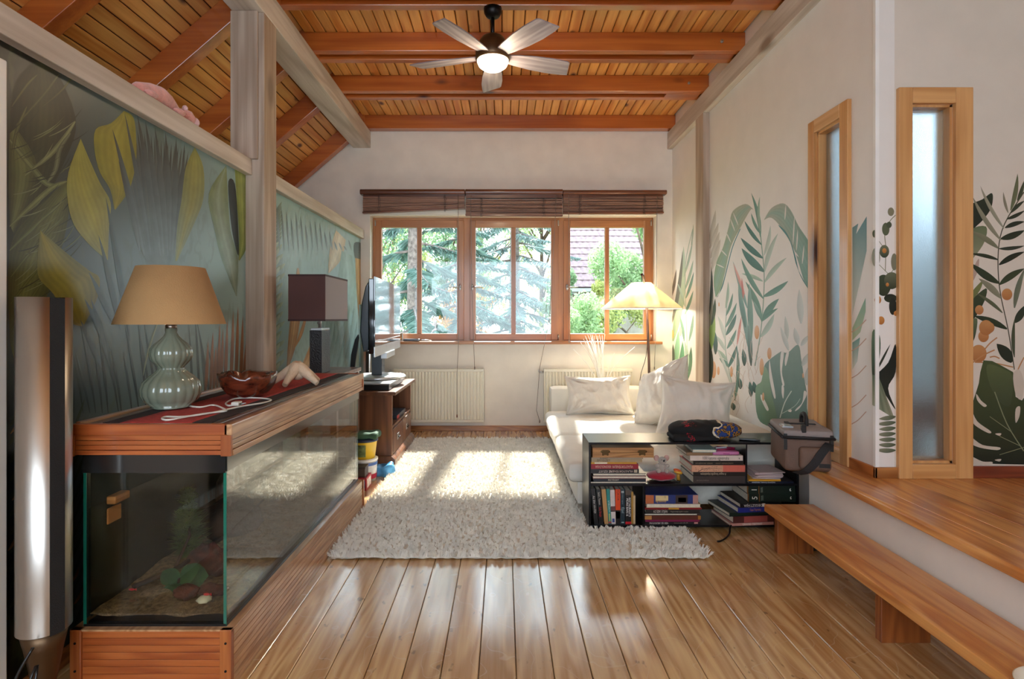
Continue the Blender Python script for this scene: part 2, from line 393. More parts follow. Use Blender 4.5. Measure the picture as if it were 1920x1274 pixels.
# ---- left partition with mural, rails, post
wl = structure(MB().box(XL-.1, XL, .4, YB, 0, 2.06).build('wall_left', None), 'low partition wall papered with a dark jungle photo mural', 'wall')
M['mural_dark'], nt, p = newmat('jungle_mural_ground')
v = coords(nt, (1, 1, 1), rand=False)
sx = N(nt, 'ShaderNodeSeparateXYZ'); nt.links.new(v, sx.inputs[0])
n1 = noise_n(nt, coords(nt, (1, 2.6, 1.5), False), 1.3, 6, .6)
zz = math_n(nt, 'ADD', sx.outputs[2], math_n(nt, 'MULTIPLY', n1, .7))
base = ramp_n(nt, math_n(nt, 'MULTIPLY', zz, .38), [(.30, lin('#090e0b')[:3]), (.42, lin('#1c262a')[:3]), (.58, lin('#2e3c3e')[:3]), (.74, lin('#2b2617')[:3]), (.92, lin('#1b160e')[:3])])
far_glare = ramp_n(nt, math_n(nt, 'MULTIPLY', sx.outputs[1], .16), [(.30, (0, 0, 0)), (.56, (1, 1, 1))])
base = mix_n(nt, far_glare, base, lin('#96b3af'))  # window glare painted in: mural colour paled towards the far panel
st = N(nt, 'ShaderNodeTexWave', wave_type='BANDS'); st.inputs['Scale'].default_value = 6; st.inputs['Distortion'].default_value = 9; st.inputs['Detail'].default_value = 3; st.inputs['Detail Scale'].default_value = .8
nt.links.new(coords(nt, (.4, 1.6, -1.0), False), st.inputs[0])
base = mix_n(nt, math_n(nt, 'MULTIPLY', ramp_n(nt, math_n(nt, 'MULTIPLY', st.outputs[1], n1), [(.42, (0, 0, 0)), (.6, (1, 1, 1))]), .3), base, lin('#555a35'))
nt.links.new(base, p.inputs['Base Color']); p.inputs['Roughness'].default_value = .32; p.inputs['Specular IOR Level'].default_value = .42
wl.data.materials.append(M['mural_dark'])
ZR0, ZR1, XRAIL = 2.046, 2.139, -1.49
PY0, PS = 3.41, .187                              # post
for y0, y1, lab in ((.4, PY0, 'whitewashed top rail of the mural partition, nearer length'), (PY0+PS, YB, 'whitewashed top rail of the mural partition, far length to the back wall')):
    structure(MB().box(XRAIL-.13, XRAIL, y0, y1, ZR0, ZR1).build('trim_1' if y0 < 1 else 'trim_2', M['beam'], bevel=.004), lab, 'rail')
post = structure(MB().box(-1.42-PS, -1.42, PY0, PY0+PS, 0, 3.014).build('trim_3', M['beam_z'], bevel=.006), 'square whitewashed timber post between the two mural panels', 'post')
MB().box(-1.42-PS-.005, -1.452, PY0-.02, PY0, ZR1+.0, 3.014).build('facing_board', M['beam_z'], post, bevel=.005)
purlin = structure(MB().box(-1.607, -1.42, YN, YB, 3.014, 3.19).build('trim_4', M['beam'], bevel=.006), 'long whitewashed purlin beam running over the left post', 'beam')

# ---- right wall, its beam and post, the return wall
G3Y0, G3Y1, G3Z0, G3Z1 = 3.048, 3.30, .50, 2.262
mb = MB().box(XR, XR+.09, YF, G3Y0, 0, 3.4).box(XR, XR+.09, G3Y1, YB, 0, 3.4).box(XR, XR+.09, G3Y0, G3Y1, 0, G3Z0).box(XR, XR+.09, G3Y0, G3Y1, G3Z1, 3.4)
wall_right = structure(mb.build('wall_right', M['paper']), 'white right wall with a watercolour leaf mural above the sofa', 'wall')
G2X0, G2X1, G2Z0, G2Z1 = 1.957, 2.163, .50, 2.231
mb = MB().box(XR+.09, G2X0, YF, YF+.09, 0, 3.4).box(G2X1, 3.6, YF, YF+.09, 0, 3.4).box(G2X0, G2X1, YF, YF+.09, 0, G2Z0).box(G2X0, G2X1, YF, YF+.09, G2Z1, 3.4)
wall_ret = structure(mb.build('wall_return', plain('wallpaper_shaded', '#d9cfc2', .6, var=.015, bump=.05, bscale=90)), 'white leaf mural wall facing the room, around the slim frosted window', 'wall')  # white paper tinted beige, the wall's shade put into its colour
MB().box(XR-.006, XR+.012, YF-.006, YF+.012, ZP, 3.3).build('corner_bead', M['white'], wall_right)
structure(MB().box(1.74, XR, YN, YB, 3.0, 3.176).build('trim_5', M['beam'], bevel=.005), 'whitewashed wall beam running along the top of the right wall', 'beam')
structure(MB().box(1.74, XR, 5.034, 5.232, 0, 3.0).build('trim_6', M['beam_z'], bevel=.004), 'slim whitewashed post on the right wall near the far corner', 'post')
structure(MB().box(3.5, 3.6, YN, YF, 0, 3.4).build('wall_hall', M['plaster']), 'plain wall closing the raised platform at the side', 'wall')
# rooms behind the frosted panes
structure(MB().box(XR+.09, 3.6, 4.3, 4.4, 0, 3.4).build('wall_hall_back', plain('hall_wall_grey', '#9fb0ba', .8)), 'pale grey wall glimpsed through the frosted windows', 'wall')

# ---- platform
pl = structure(MB().box(1.632, 3.5, YN, 3.08, 0, ZP-.024).build('floor_platform', M['plaster']), 'raised platform with white riser and varnished pine boards', 'platform')
MB().prism([(1.578, ZP-.036), (1.70, ZP-.036), (1.70, ZP), (1.586, ZP), (1.578, ZP-.008)], 'y', YN, 3.1).build('nosing_board', M['step'], pl, bevel=.003)
fb = None; x = 1.7015
while x < 3.45:
    if fb is None: fb = MB().box(0, .1085, 0, 3.1-YN, -.024, 0).build('platform_board', M['step'], pl, local=True, bevel=.0015); b = fb
    else: b = fb.copy(); C.objects.link(b)
    b.location = (x, YN, ZP); x += .11
structure(MB().box(XR-.014, XR+.0, YF-.014, 2.975, ZP, ZP+.052).build('baseboard_right', M['skirt_y'], bevel=.003), 'short wooden baseboard on the wall end beside the frosted window', 'baseboard')
structure(MB().box(XR-.014, 1.892, YF-.014, YF, ZP, ZP+.052).build('baseboard_return', M['skirt_x'], bevel=.003), 'short wooden baseboard left of the frosted window facing the room', 'baseboard')
structure(MB().box(2.247, 3.5, YF-.014, YF, ZP, ZP+.058).build('baseboard_return_far', wood('skirt_red', '#6d2a18', '#8f4328', 'X', 1, .4, coat=.2), bevel=.003), 'dark red wooden baseboard under the monstera mural', 'baseboard')

# ---- ceiling: boards along the room, double joists across
ceil = structure(MB().box(-1.7, 3.6, YN, YB+.3, ZC+.03, ZC+.12).build('ceiling', M['plaster']), 'stained pine board ceiling with double joists', 'ceiling')
pw = .082; first = None; x = -1.45
while x < XR:
    if first is None:
        first = MB().prism([(-pw/2+.003, .02), (-pw/2+.003, .006), (-pw/2+.008, 0), (pw/2-.008, 0), (pw/2-.003, .006), (pw/2-.003, .02)], 'y', 0, YB-YN).build('ceiling_board', M['plank'], ceil, local=True); b = first
    else: b = first.copy(); C.objects.link(b)
    b.location = (x, YN, ZC); x += pw
MB().box(-1.5, XR, YN, YB, ZC+.018, ZC+.03).build('board_backing', plain('groove_dark', '#3a1a08', .9), ceil)
structure(MB().box(XR, 3.6, YN, YF, ZC, ZC+.02).build('ceiling_hall', M['plaster']), 'plain ceiling over the raised platform', 'ceiling')
JW = .064
jf = None
for ya, yb in ((3.515, 3.66), (4.284, 4.43), (5.043, 5.19), (2.75, 2.9), (1.98, 2.13), (1.2, 1.35), (6.03, None)):
    for y in (ya, yb):
        if y is None: continue
        wdt = JW if yb else .105
        if jf is None or not yb: jo = MB().box(-1.62, XR, 0, wdt, 3.19, ZC).build('joist', M['joist'], ceil, local=True, bevel=.004); jf = jf or jo
        else: jo = jf.copy(); C.objects.link(jo)
        jo.location = (0, y, 0)
    if yb:
        for x0, x1 in ((1.44, 1.74), (-1.62, -1.42)):
            MB().box(x0, x1, ya+JW, yb, 3.19, ZC-.01).build('joist_spacer', M['joist'], ceil)
        bo = MB().tube([(1.62, ya-.006, 3.26), (1.62, ya+.002, 3.26)], .013, 10).tube([(1.62, ya-.014, 3.26), (1.62, ya-.004, 3.26)], .006, 8).build('joist_bolt', M['steel'], ceil)

# ---- sloped roof left of the purlin
roof = structure(MB().prism([(-1.5, 3.50), (-4.6, .825), (-4.6, .93), (-1.5, 3.62)], 'y', YN, YB+.3).build('ceiling_slope', M['plaster']), 'stained pine boards and rafters of the sloping roof on the left', 'ceiling')
sl = .863; ang = math.atan(sl); cs = math.cos(ang); sn = math.sin(ang)
def roof_z(x): return 4.472+sl*x
first = None; n = 0; d = 0.0
while n < 40:
    xx = -1.46-d*cs; zz_ = roof_z(xx)+.19
    if first is None:
        first = MB().prism([(-pw/2+.003, .02), (-pw/2+.003, .006), (-pw/2+.008, 0), (pw/2-.008, 0), (pw/2-.003, .006), (pw/2-.003, .02)], 'y', 0, YB-YN).build('roof_board', M['plank'], roof, local=True); b = first
    else: b = first.copy(); C.objects.link(b)
    b.location = (xx, YN, zz_); b.rotation_euler = (0, -ang, 0); d += pw; n += 1
MB().prism([(-1.45, roof_z(-1.45)+.208), (-4.3, roof_z(-4.3)+.208), (-4.3, roof_z(-4.3)+.23), (-1.45, roof_z(-1.45)+.23)], 'y', YN, YB).build('board_backing', bpy.data.materials['groove_dark'], roof)
jf = None
for y in (6.02, 5.06, 4.30, 3.54, 2.74, 1.98, 1.22):
    if jf is None: jf = MB().prism([(-1.46, roof_z(-1.46)), (-4.4, roof_z(-4.4)), (-4.4, roof_z(-4.4)+.19), (-1.46, roof_z(-1.46)+.19)], 'y', 0, .095).build('rafter', M['joist'], roof, local=True, bevel=.004); b = jf
    else: b = jf.copy(); C.objects.link(b)
    b.location = (0, y, 0)
structure(MB().box(-4.7, -4.6, YN, YB, 0, 1.0).build('wall_attic', M['plaster']), 'low attic wall behind the partition', 'wall')
# unseen rear wall; its open gap is added and sized to let in fill light
mb = MB().box(-4.6, -2.0, YN-.15, YN, 0, 3.6).box(1.15, 3.6, YN-.15, YN, 0, 3.6).box(-2.0, 1.15, YN-.15, YN, 2.6, 3.6).box(-2.0, 1.15, YN-.15, YN, -.1, .7)
structure(mb.build('wall_rear', M['plaster']), 'plaster wall behind the camera with a wide open gap added for sky light', 'wall')

# ---- window_1: the triple window
YW = YB+.135
def wx(px): return PX(px, YW)
def wz(py): return PZ(py, YW)
win = structure(thing('window_1', 'wide triple window in honey brown wood with white plaster reveals', 'window', (0.1, YW, WZ0)), 'wide triple window in honey brown wood with white plaster reveals', 'window')
fx0, fx1, fz0, fz1 = wx(699.4), wx(1224.7), wz(643), wz(408.5)
mb = MB().box(WX0-.0, fx0, YB+.02, YW+.07, WZ0, WZ1).box(fx1, WX1, YB+.02, YW+.07, WZ0, WZ1).box(fx0, fx1, YB+.02, YW+.07, fz1, WZ1)
mb.build('reveal', M['plaster'], win)
T_ = .022
mb = MB().box(fx0, fx0+T_, YW, YW+.08, fz0, fz1).box(fx1-T_, fx1, YW, YW+.08, fz0, fz1)
mb.box(wx(869), wx(881.5), YW, YW+.08, fz0, fz1).box(wx(1047), wx(1057), YW, YW+.08, fz0, fz1)
frame = mb.build('outer_frame', M['win_z'], win, bevel=.003)
MB().box(fx0, fx1, YW+.004, YW+.08, fz1-.03, fz1).build('head_rail', M['win_x'], win, bevel=.003)
MB().box(fx0, fx1, YW+.004, YW+.08, fz0, fz0+.045).build('sill_rail', M['win_x'], win, bevel=.003)
gz1, gz0 = wz(427), wz(626)
cz1, cz0 = wz(414), wz(637.5)
for ci, (a, b, g0, g1, g2, g3, hx) in enumerate(((703.5, 870, 715.7, 781.8, 790.4, 857, 863), (881, 1047.5, 892, 958.4, 967, 1033, 886), (1056.5, 1221, 1069, 1134, 1142, 1207, 1063))):
    a, b, g0, g1, g2, g3 = map(wx, (a, b, g0, g1, g2, g3))
    yf = YW-.014
    cs_ = MB().box(a, g0, yf, yf+.06, cz0, cz1).box(g3, b, yf, yf+.06, cz0, cz1).build('casement', M['win_z'], win, bevel=.004)
    MB().box(g0, g3, yf+.001, yf+.06, gz1, cz1).box(g0, g3, yf+.001, yf+.06, cz0, gz0).build('casement_rail', M['win_x'], cs_, bevel=.003)
    MB().box(g1, g2, yf+.006, yf+.055, gz0, gz1).build('glazing_bar', M['win_z'], cs_, bevel=.003)
    for q0, q1 in ((g0, g1), (g2, g3)): MB().box(q0, q1, yf+.028, yf+.034, gz0, gz1).build('pane', M['glass'], cs_)
    hz = wz(539); h0 = wx(hx); dr = -1 if ci == 0 else 1
    MB().ellip((h0, yf-.003, hz), (.014, .006, .034), 12, 8).tube([(h0, yf, hz), (h0, yf-.045, hz), (h0+dr*.02, yf-.052, hz), (h0+dr*.115, yf-.052, hz)], [.008, .008, .008, .006], 8).build('window_handle', M['steel'], cs_)
    hs = a+.004 if ci == 0 else b-.004
    for z in (cz1-.03, cz0+.03): MB().tube([(hs, yf-.004, z-.03), (hs, yf-.004, z+.03)], .007, 8).build('hinge', M['steel'], cs_)
sill = MB().box(WX0-.02, WX1+.04, YB-.075, YW+.01, WZ0-.0, WZ0+.028).build('window_sill', M['win_x'], win, bevel=.004)

# ---- frosted side windows
M['frost'], nt, p = newmat('frosted_glass')
p.inputs['Base Color'].default_value = (.86, .91, .93, 1); p.inputs['Transmission Weight'].default_value = .95; p.inputs['Roughness'].default_value = .24; p.inputs['IOR'].default_value = 1.35
bump_n(nt, p, noise_n(nt, coords(nt, (1, 1, 1), False), 300, 2), .7, .002)
w3 = structure(thing('window_3', 'tall slim frosted window in pale pine on the right wall', 'window', (XR, 3.17, ZP)), 'tall slim frosted window in pale pine frame on the right wall behind the camera bag', 'window')
a0, a1, z0, z1 = 2.975, 3.363, ZP-.0, 2.335
for y0, y1, q0, q1 in ((a0, G3Y0, z0, z1), (G3Y1, a1, z0, z1)):
    MB().box(XR-.022, XR+.001, y0, y1, q0, q1).build('frame_stile', M['pine_z'], w3, bevel=.003)
for q0, q1 in ((z0, G3Z0), (G3Z1, z1)): MB().box(XR-.0225, XR+.001, G3Y0, G3Y1, q0, q1).build('frame_rail', M['pine_y'], w3, bevel=.003)
mb = MB().box(XR, XR+.09, G3Y0, G3Y0+.012, G3Z0, G3Z1).box(XR, XR+.09, G3Y1-.012, G3Y1, G3Z0, G3Z1).box(XR, XR+.09, G3Y0, G3Y1, G3Z0, G3Z0+.012).box(XR, XR+.09, G3Y0, G3Y1, G3Z1-.012, G3Z1)
mb.build('frame_lining', M['pine_z'], w3)
MB().box(XR+.045, XR+.05, G3Y0+.01, G3Y1-.01, G3Z0+.01, G3Z1-.01).build('pane', M['frost'], w3)
w2 = structure(thing('window_2', 'tall slim frosted window in warm pine facing the room', 'window', (2.06, YF, ZP)), 'tall slim frosted window in warm pine frame on the wall facing the room', 'window')
b0, b1, z0, z1 = 1.892, 2.247, ZP, 2.307
for x0, x1 in ((b0, G2X0), (G2X1, b1)): MB().box(x0, x1, YF-.024, YF+.001, z0, z1).build('frame_stile', M['pine_z'], w2, bevel=.003)
for q0, q1 in ((z0, G2Z0), (G2Z1, z1)): MB().box(G2X0, G2X1, YF-.0245, YF+.001, q0, q1).build('frame_rail', M['pine_x'], w2, bevel=.003)
mb = MB().box(G2X0, G2X0+.012, YF, YF+.09, G2Z0, G2Z1).box(G2X1-.012, G2X1, YF, YF+.09, G2Z0, G2Z1).box(G2X0, G2X1, YF, YF+.09, G2Z0, G2Z0+.012).box(G2X0, G2X1, YF, YF+.09, G2Z1-.012, G2Z1)
mb.build('frame_lining', M['pine_z'], w2)
MB().box(G2X0+.01, G2X1-.01, YF+.04, YF+.045, G2Z0+.01, G2Z1-.01).build('pane', M['frost'], w2)
structure(MB().box(XR+.09, 3.6, YF+.09, 4.3, -.1, 0.3).build('floor_hall', plain('hall_floor', '#cfd3d4', .6)), 'pale hall floor behind the frosted windows', 'floor')
structure(MB().box(3.5, 3.6, YF+.09, 4.3, 0, 1.9).build('wall_hall_side', M['plaster']), 'partial side wall added to dim the hall behind the frosted windows', 'wall')  # unseen, added to keep daylight out of the hall
hc = thing('hall_cabinet', 'dark brown cabinet blurred behind the frosted window', 'cabinet', (2.75, 3.35, .3))
MB().box(2.25, 3.3, 3.2, 3.5, .575, .72).build('cabinet_body', M['walnut'], hc, bevel=.004)
MB().box(2.23, 3.32, 3.18, 3.52, .72, .745).build('cabinet_top', M['walnut'], hc, bevel=.004)
for x in (2.3, 3.25): MB().box(x-.03, x+.03, 3.22, 3.48, .3, .575).build('cabinet_foot', M['walnut'], hc)

# ---- door leaf at the left edge
dr = structure(thing('door_1', 'white door leaf standing flat along the mural wall at the picture edge', 'door', (-1.5, 1.3, 0)), 'white door leaf standing along the jungle mural wall beside the silver speaker', 'door')
MB().box(-1.52, -1.482, .88, 1.719, .01, 1.968).build('door_leaf', M['white_door'], dr, bevel=.004)
MB().box(-1.484, -1.478, 1.0, 1.6, 1.1, 1.85).box(-1.484, -1.478, 1.0, 1.6, .2, .95).build('door_panel', M['white_door'], dr, bevel=.006)
# ================================================================== ceiling fan
FD = 3.70; fxc = PX(924, FD); fzb = 2.885
fan = thing('ceiling_fan', 'five-blade ceiling fan with bronze motor and lit bowl hanging from a joist', 'ceiling fan', (fxc, FD, 2.80))
MB().lathe([(.0, 3.128), (.022, 3.128), (.042, 3.138), (.056, 3.16), (.058, 3.19), (0, 3.19)], (fxc, FD, 0), 24).build('canopy', M['black_metal'], fan)
MB().tube([(fxc, FD, 3.0), (fxc, FD, 3.135)], .012, 10).build('down_rod', M['black_metal'], fan)
MB().lathe([(0, 3.025), (.03, 3.022), (.07, 3.0), (.095, 2.965), (.108, 2.93), (.112, 2.90), (.112, 2.865), (.104, 2.855), (0, 2.855)], (fxc, FD, 0), 36).build('motor_housing', M['bronze'], fan)
M['bowl'] = plain('opal_light_bowl', '#fff4e0', .3, emit='#ffe9c4', estr=6.0)
MB().lathe([(.101, 2.858), (.100, 2.845), (.09, 2.822), (.065, 2.803), (.03, 2.795), (0, 2.793)], (fxc, FD, 0), 32).build('light_bowl', M['bowl'], fan)
R_ = .155*FD
for k in range(5):
    a = math.radians(92+72*k)
    out = [(.085, .036), (.16, .052), (.28, .068), (.40, .074), (.50, .069), (.555, .060)]
    top = [(r*R_/.573, wd) for r, wd in out]; bot = [(r*R_/.573*(.985 if r > .5 else 1)-(.03 if r > .54 else 0), -wd) for r, wd in reversed(out)]
    pl_ = top+bot; vs = []
    for t in (0, .007):
        for u, v_ in pl_: vs.append((u, v_, v_*-.20-t))
    n = len(pl_)
    fs = [tuple(range(n)), tuple(reversed(range(n, 2*n)))]+[(i, i+n, (i+1) % n+n, (i+1) % n) for i in range(n)]
    b = MB().add(vs, fs).build('fan_blade', M['blade'], fan, local=True); b.location = (0, 0, fzb-2.80); b.rotation_euler = (0, 0, a)
fl = bpy.data.lights.new('fan_light', 'POINT'); fl.energy = 4; fl.color = (1, .82, .58); fl.shadow_soft_size = .08
flo = bpy.data.objects.new('fan_light', fl); C.objects.link(flo); flo.location = (fxc, FD, 2.72)

# ================================================================== wooden blinds rolled up above the window
YBL = YB-.06
for bi, (xa, xb, zl, zr, dz, lab) in enumerate(((681, 872, 400, 391, 0, 'dark bamboo blind rolled up above the left casement, hanging askew'),
                                   (873, 1054.5, 404, 405, 1, 'dark bamboo blind rolled up above the middle casement, lowest of the three'),
                                   (1055, 1243, 400, 400, 0, 'dark bamboo blind rolled up above the right casement'))):
    x0, x1 = PX(xa, YBL), PX(xb, YBL)
    bl = thing('window_blind', lab, 'blind', ((x0+x1)/2, YBL, PZ(404, YBL)), group='bamboo blinds above the window')
    vx0 = PX(677, YBL) if bi == 0 else x0; vx1 = PX(1248, YBL) if bi == 2 else x1
    zt = PZ(356.5 if bi < 2 else 358, YBL); zb_ = PZ(366, YBL)
    MB().prism([(YBL-.055, zb_+.006), (YBL-.06, (zb_+zt)/2), (YBL-.052, zt-.006), (YBL-.04, zt), (YB, zt), (YB, zb_), (YBL-.045, zb_)], 'x', vx0, vx1).build('valance', M['valance'], bl, bevel=.003)
    MB().box(x0+.005, x1-.005, YBL-.02, YBL+.03, PZ(372, YBL), zb_).build('head_rail', M['valance'], bl)
    ztop = PZ(370 if bi != 1 else 375, YBL); ns = 11
    sl_o = None
    for k in range(ns):
        t = (k+.5)/ns; za = ztop+(PZ(zl, YBL)-ztop)*t; zb2 = ztop+(PZ(zr, YBL)-ztop)*t
        j = rnd.uniform(-.006, .006); hh = .0062
        vs = [(x0+.004, YBL-.032+j, za-hh), (x1-.004, YBL-.032+j, zb2-hh+rnd.uniform(-.004, .004)), (x1-.004, YBL+.02+j, zb2-hh), (x0+.004, YBL+.02+j, za-hh)]
        vs += [(a, b, c_+hh*1.7) for a, b, c_ in vs]
        MB().add(vs, [(3, 2, 1, 0), (4, 5, 6, 7), (0, 1, 5, 4), (1, 2, 6, 5), (2, 3, 7, 6), (3, 0, 4, 7)]).build('slat', M['blind'], bl)
    zb3 = PZ((zl+zr)/2, YBL); mb = MB(); aa = [(x0, YBL-.036, PZ(zl, YBL)-.006), (x1, YBL-.036, PZ(zr, YBL)-.006), (x1, YBL+.024, PZ(zr, YBL)-.006), (x0, YBL+.024, PZ(zl, YBL)-.006)]
    aa += [(a, b, c_+.016) for a, b, c_ in aa]
    mb.add(aa, [(3, 2, 1, 0), (4, 5, 6, 7), (0, 1, 5, 4), (1, 2, 6, 5), (2, 3, 7, 6), (3, 0, 4, 7)]).build('bottom_rail', M['valance'], bl)
    for u in (.16, .80):
        xx = x0+(x1-x0)*u; pts = [(xx+rnd.uniform(-.006, .006), YBL-.042, ztop-(ztop-zb3)*t) for t in np.linspace(-.1, 1.12, 16)]
        MB().tube(pts, .0022, 5).tube([(a+.014+rnd.uniform(-.006, .006), b, c_) for a, b, c_ in pts], .002, 5).build('ladder_cord', M['black'], bl)
M['cord'] = plain('grey_brown_cord', '#8d7f74', .8)
for lab, pts, tw in (('thin blind cord hanging down the first mullion with its tassel before the left radiator', [(859, 366), (859.5, 560), (860, 640), (857, 700), (857, 780)], 1),
                ('thin blind cord hanging along the left side of the middle casement', [(882.5, 366), (884, 520), (888, 640), (890, 690)], 0),
                ('thin blind cord slanting from the middle blind down to the floor by the sofa', [(1043, 366), (1040, 430), (1030, 600), (1012, 690), (1006, 770), (1012, 790)], 0),
                ('thin blind cord hanging at the left of the right casement', [(1066, 366), (1066.5, 500), (1067, 640)], 0),
                ('thin blind cord hanging beside the right reveal behind the floor lamp', [(1232, 366), (1231, 500), (1229, 640), (1227, 690)], 0)):
    Yc = YB-.11; P = [(PX(a, Yc), Yc, PZ(b, Yc)) for a, b in pts]
    c = thing('blind_cord', lab, 'cord', (P[-1][0], Yc, P[-1][2]))
    MB().tube(P, .0028, 6).build('cord', M['cord'], c)
    MB().lathe([(0, 0), (.007, .003), (.006, .03), (0, .035)], (P[-1][0], Yc, P[-1][2]-.02), 10).build('tassel', M['valance'] if tw else M['cord'], c)

# ================================================================== radiators
def radiator(xa, xb, lab):
    Yr = YB-.10; x0, x1, z0, z1 = PX(xa, Yr), PX(xb, Yr), PZ(793, Yr), PZ(692.5, Yr)
    r = thing('radiator', lab, 'radiator', ((x0+x1)/2, YB-.05, z0))
    n = int((x1-x0)/.034); pr = [(x0, Yr+.012)]
    for k in range(n):
        u0 = x0+.012+(x1-x0-.024)*k/n; s_ = (x1-x0-.024)/n
        pr += [(u0+.1*s_, Yr+.012), (u0+.3*s_, Yr), (u0+.7*s_, Yr), (u0+.9*s_, Yr+.012)]
    pr += [(x1, Yr+.012), (x1, Yr+.02), (x0, Yr+.02)]
    MB().prism(pr, 'z', z0+.03, z1-.03).build('front_panel', M['white_enamel'], r, bevel=.002)
    for q in (z0, z1-.03): MB().box(x0, x1, Yr, Yr+.02, q, q+.03).build('panel_edge', M['white_enamel'], r, bevel=.004)
    MB().box(x0, x1, Yr+.07, Yr+.088, z0, z1).build('rear_panel', M['white_enamel'], r, bevel=.003)
    for xx in (x0, x1-.004): MB().box(xx, xx+.004, Yr, Yr+.088, z0, z1).build('side_cover', M['white_enamel'], r)
    mb = MB()
    for k in range(int((x1-x0)/.02)): mb.box(x0+.004+k*.02, x0+.012+k*.02, Yr+.018, Yr+.072, z1-.006, z1-.001)
    mb.box(x0, x1, Yr+.018, Yr+.022, z1-.008, z1).box(x0, x1, Yr+.068, Yr+.072, z1-.008, z1).build('top_grille', M['white_enamel'], r)
    MB().tube([(x0-.05, Yr+.045, z1-.035), (x0, Yr+.045, z1-.035)], .011, 10).tube([(x0-.05, Yr+.045, z1-.035), (x0-.05, Yr+.045, z1-.02), (x0-.05, YB, z1-.02)], .008, 8).build('valve', M['silver'], r)
    for xx in (x0+.15, x1-.15): MB().box(xx-.02, xx+.02, Yr+.088, YB, z0+.08, z1-.08).build('wall_bracket', M['white_enamel'], r)
radiator(738, 907, 'cream ribbed panel radiator under the window beside the television cabinet')
radiator(1020, 1186, 'cream ribbed panel radiator half hidden behind the white sofa')

# ================================================================== aquarium
AX0, AX1, AY0, AY1 = -1.402, -.880, 1.862, 3.60
AB = .192; LZ0, LZ1 = .757, .857
aq = thing('aquarium', 'long fish tank in a slatted cedar plinth with a slatted cedar lid', 'aquarium', ((AX0+AX1)/2, (AY0+AY1)/2, 0))
S = .014
# plinth: front and right faces of slats, corner strips
mb = MB().box(AX0+.03, AX1-.03, AY0+.03, AY1-.03, 0, AB-.012).build('plinth_core', bpy.data.materials['groove_dark'], aq)
n = 9; zh = (AB-.006)/n
for k in range(n):
    MB().box(AX1-.02, AX1, AY0+.016, AY1-.016, k*zh+.0008, (k+1)*zh-.0008).build('plinth_slat', M['cedar_y'], aq, bevel=.0015)
for k in range(8):
    zh2 = (AB-.006)/8
    MB().box(AX0+.036, AX1-.038, AY0+.004, AY0+.022, k*zh2+.0006, (k+1)*zh2-.0006).build('plinth_slat', M['cedar_x'], aq, bevel=.0012)
MB().box(AX0, AX0+.02, AY0+.02, AY1-.02, 0, AB-.006).box(AX0+.02, AX1-.02, AY1-.02, AY1, 0, AB-.006).build('plinth_back_panel', M['cedar_y'], aq)
M['cedar_z'] = wood('cedar_post_z', '#8a4018', '#b46a34', 'Z', 1.2, .38, coat=.3, rings=14, var=.14)
for x0, x1, y0, y1 in ((AX0, AX0+.036, AY0-.004, AY0+.02), (AX1-.038, AX1-.0, AY0-.004, AY0+.016), (AX1-.012, AX1+.006, AY1-.016, AY1+.004)):
    MB().box(x0, x1, y0, y1, 0, AB).build('corner_strip', M['cedar_z'], aq, bevel=.002)
for z in (.06, .15):
    for q in (AX0+.018, AX1-.018): MB().tube([(q, AY0-.006, z), (q, AY0-.003, z)], .004, 8).build('screw', M['black_metal'], aq)
MB().box(AX0, AX1, AY0, AY0+.03, AB-.006, AB).box(AX1-.032, AX1, AY0+.03, AY1, AB-.006, AB).box(AX0, AX0+.03, AY0+.03, AY1, AB-.006, AB).build('plinth_cap', M['cedar_y'], aq)
# tank of glass panes
GX0, GX1, GY0, GY1 = AX0+.028, AX1-.028, AY0+.022, AY1-.025
gt = .008
def pane(b0): return MB().box(*b0).build('glass_pane', M['tank_glass'], aq)
pane((GX0, GX1, GY0, GY0+gt, AB, LZ0)); MB().box(GX1-gt, GX1, GY0+gt, GY1-gt, AB, LZ0).build('glass_pane', M['tank_side'], aq); pane((GX0, GX0+gt, GY0+gt, GY1-gt, AB, LZ0)); pane((GX0, GX1, GY1-gt, GY1, AB, LZ0))
mb = MB()
for xx in (GX0-.001, GX1-.009): mb.box(xx, xx+.010, GY0-.0012, GY0, AB, LZ0)
mb.box(GX1, GX1+.001, GY1-.008, GY1, AB, LZ0).build('glass_edge', M['tank_edge'], aq)
MB().box(GX0+.009, GX1-.009, GY0+.009, GY1-.009, AB, AB+.012).box(GX0+.001, GX1-.001, GY0-.0014, GY0-.0002, AB, AB+.008).box(GX1+.0002, GX1+.0014, GY0, GY1, AB, AB+.012).build('tank_base', M['black'], aq)
bz = .695
mb = MB().box(GX0, GX1, GY0-.006, GY0-.002, bz, LZ0+.004).box(GX1+.002, GX1+.006, GY0-.006, GY1, bz+.005, LZ0+.004).build('top_band', plain('band_gloss', '#1a1b1c', .18, coat=1.0), aq)
wl_ = MB().box(GX0+.009, GX1-.009, GY0+.009, GY1-.009, AB+.0365, .574).build('water', M['water'], aq)
# back wall film of the tank
MB().box(GX0+.0081, GX0+.0086, GY0+.02, GY1-.02, AB+.02, LZ0-.01).build('back_film', plain('tank_back_film', '#23271c', .7, var=.2), aq)
# sand, sloped and lumpy
nx, ny = 24, 70; V = []
for j in range(ny):
    for i in range(nx):
        x = GX0+.011+(GX1-GX0-.022)*i/(nx-1); y = GY0+.011+(GY1-GY0-.022)*j/(ny-1)
        V.append((x-aq.location[0], y-aq.location[1], AB+.03+.02*min(1, (y-GY0)*1.4)+.012*mnoise.noise(Vector((x*9, y*9, 0)))+.004*mnoise.noise(Vector((x*60, y*60, 3)))))
T = [(j*nx+i, j*nx+i+1, (j+1)*nx+i+1, (j+1)*nx+i) for j in range(ny-1) for i in range(nx-1)]
tag(np_obj('sand_bed', V, T, M['sand'], aq, True), kind='stuff')
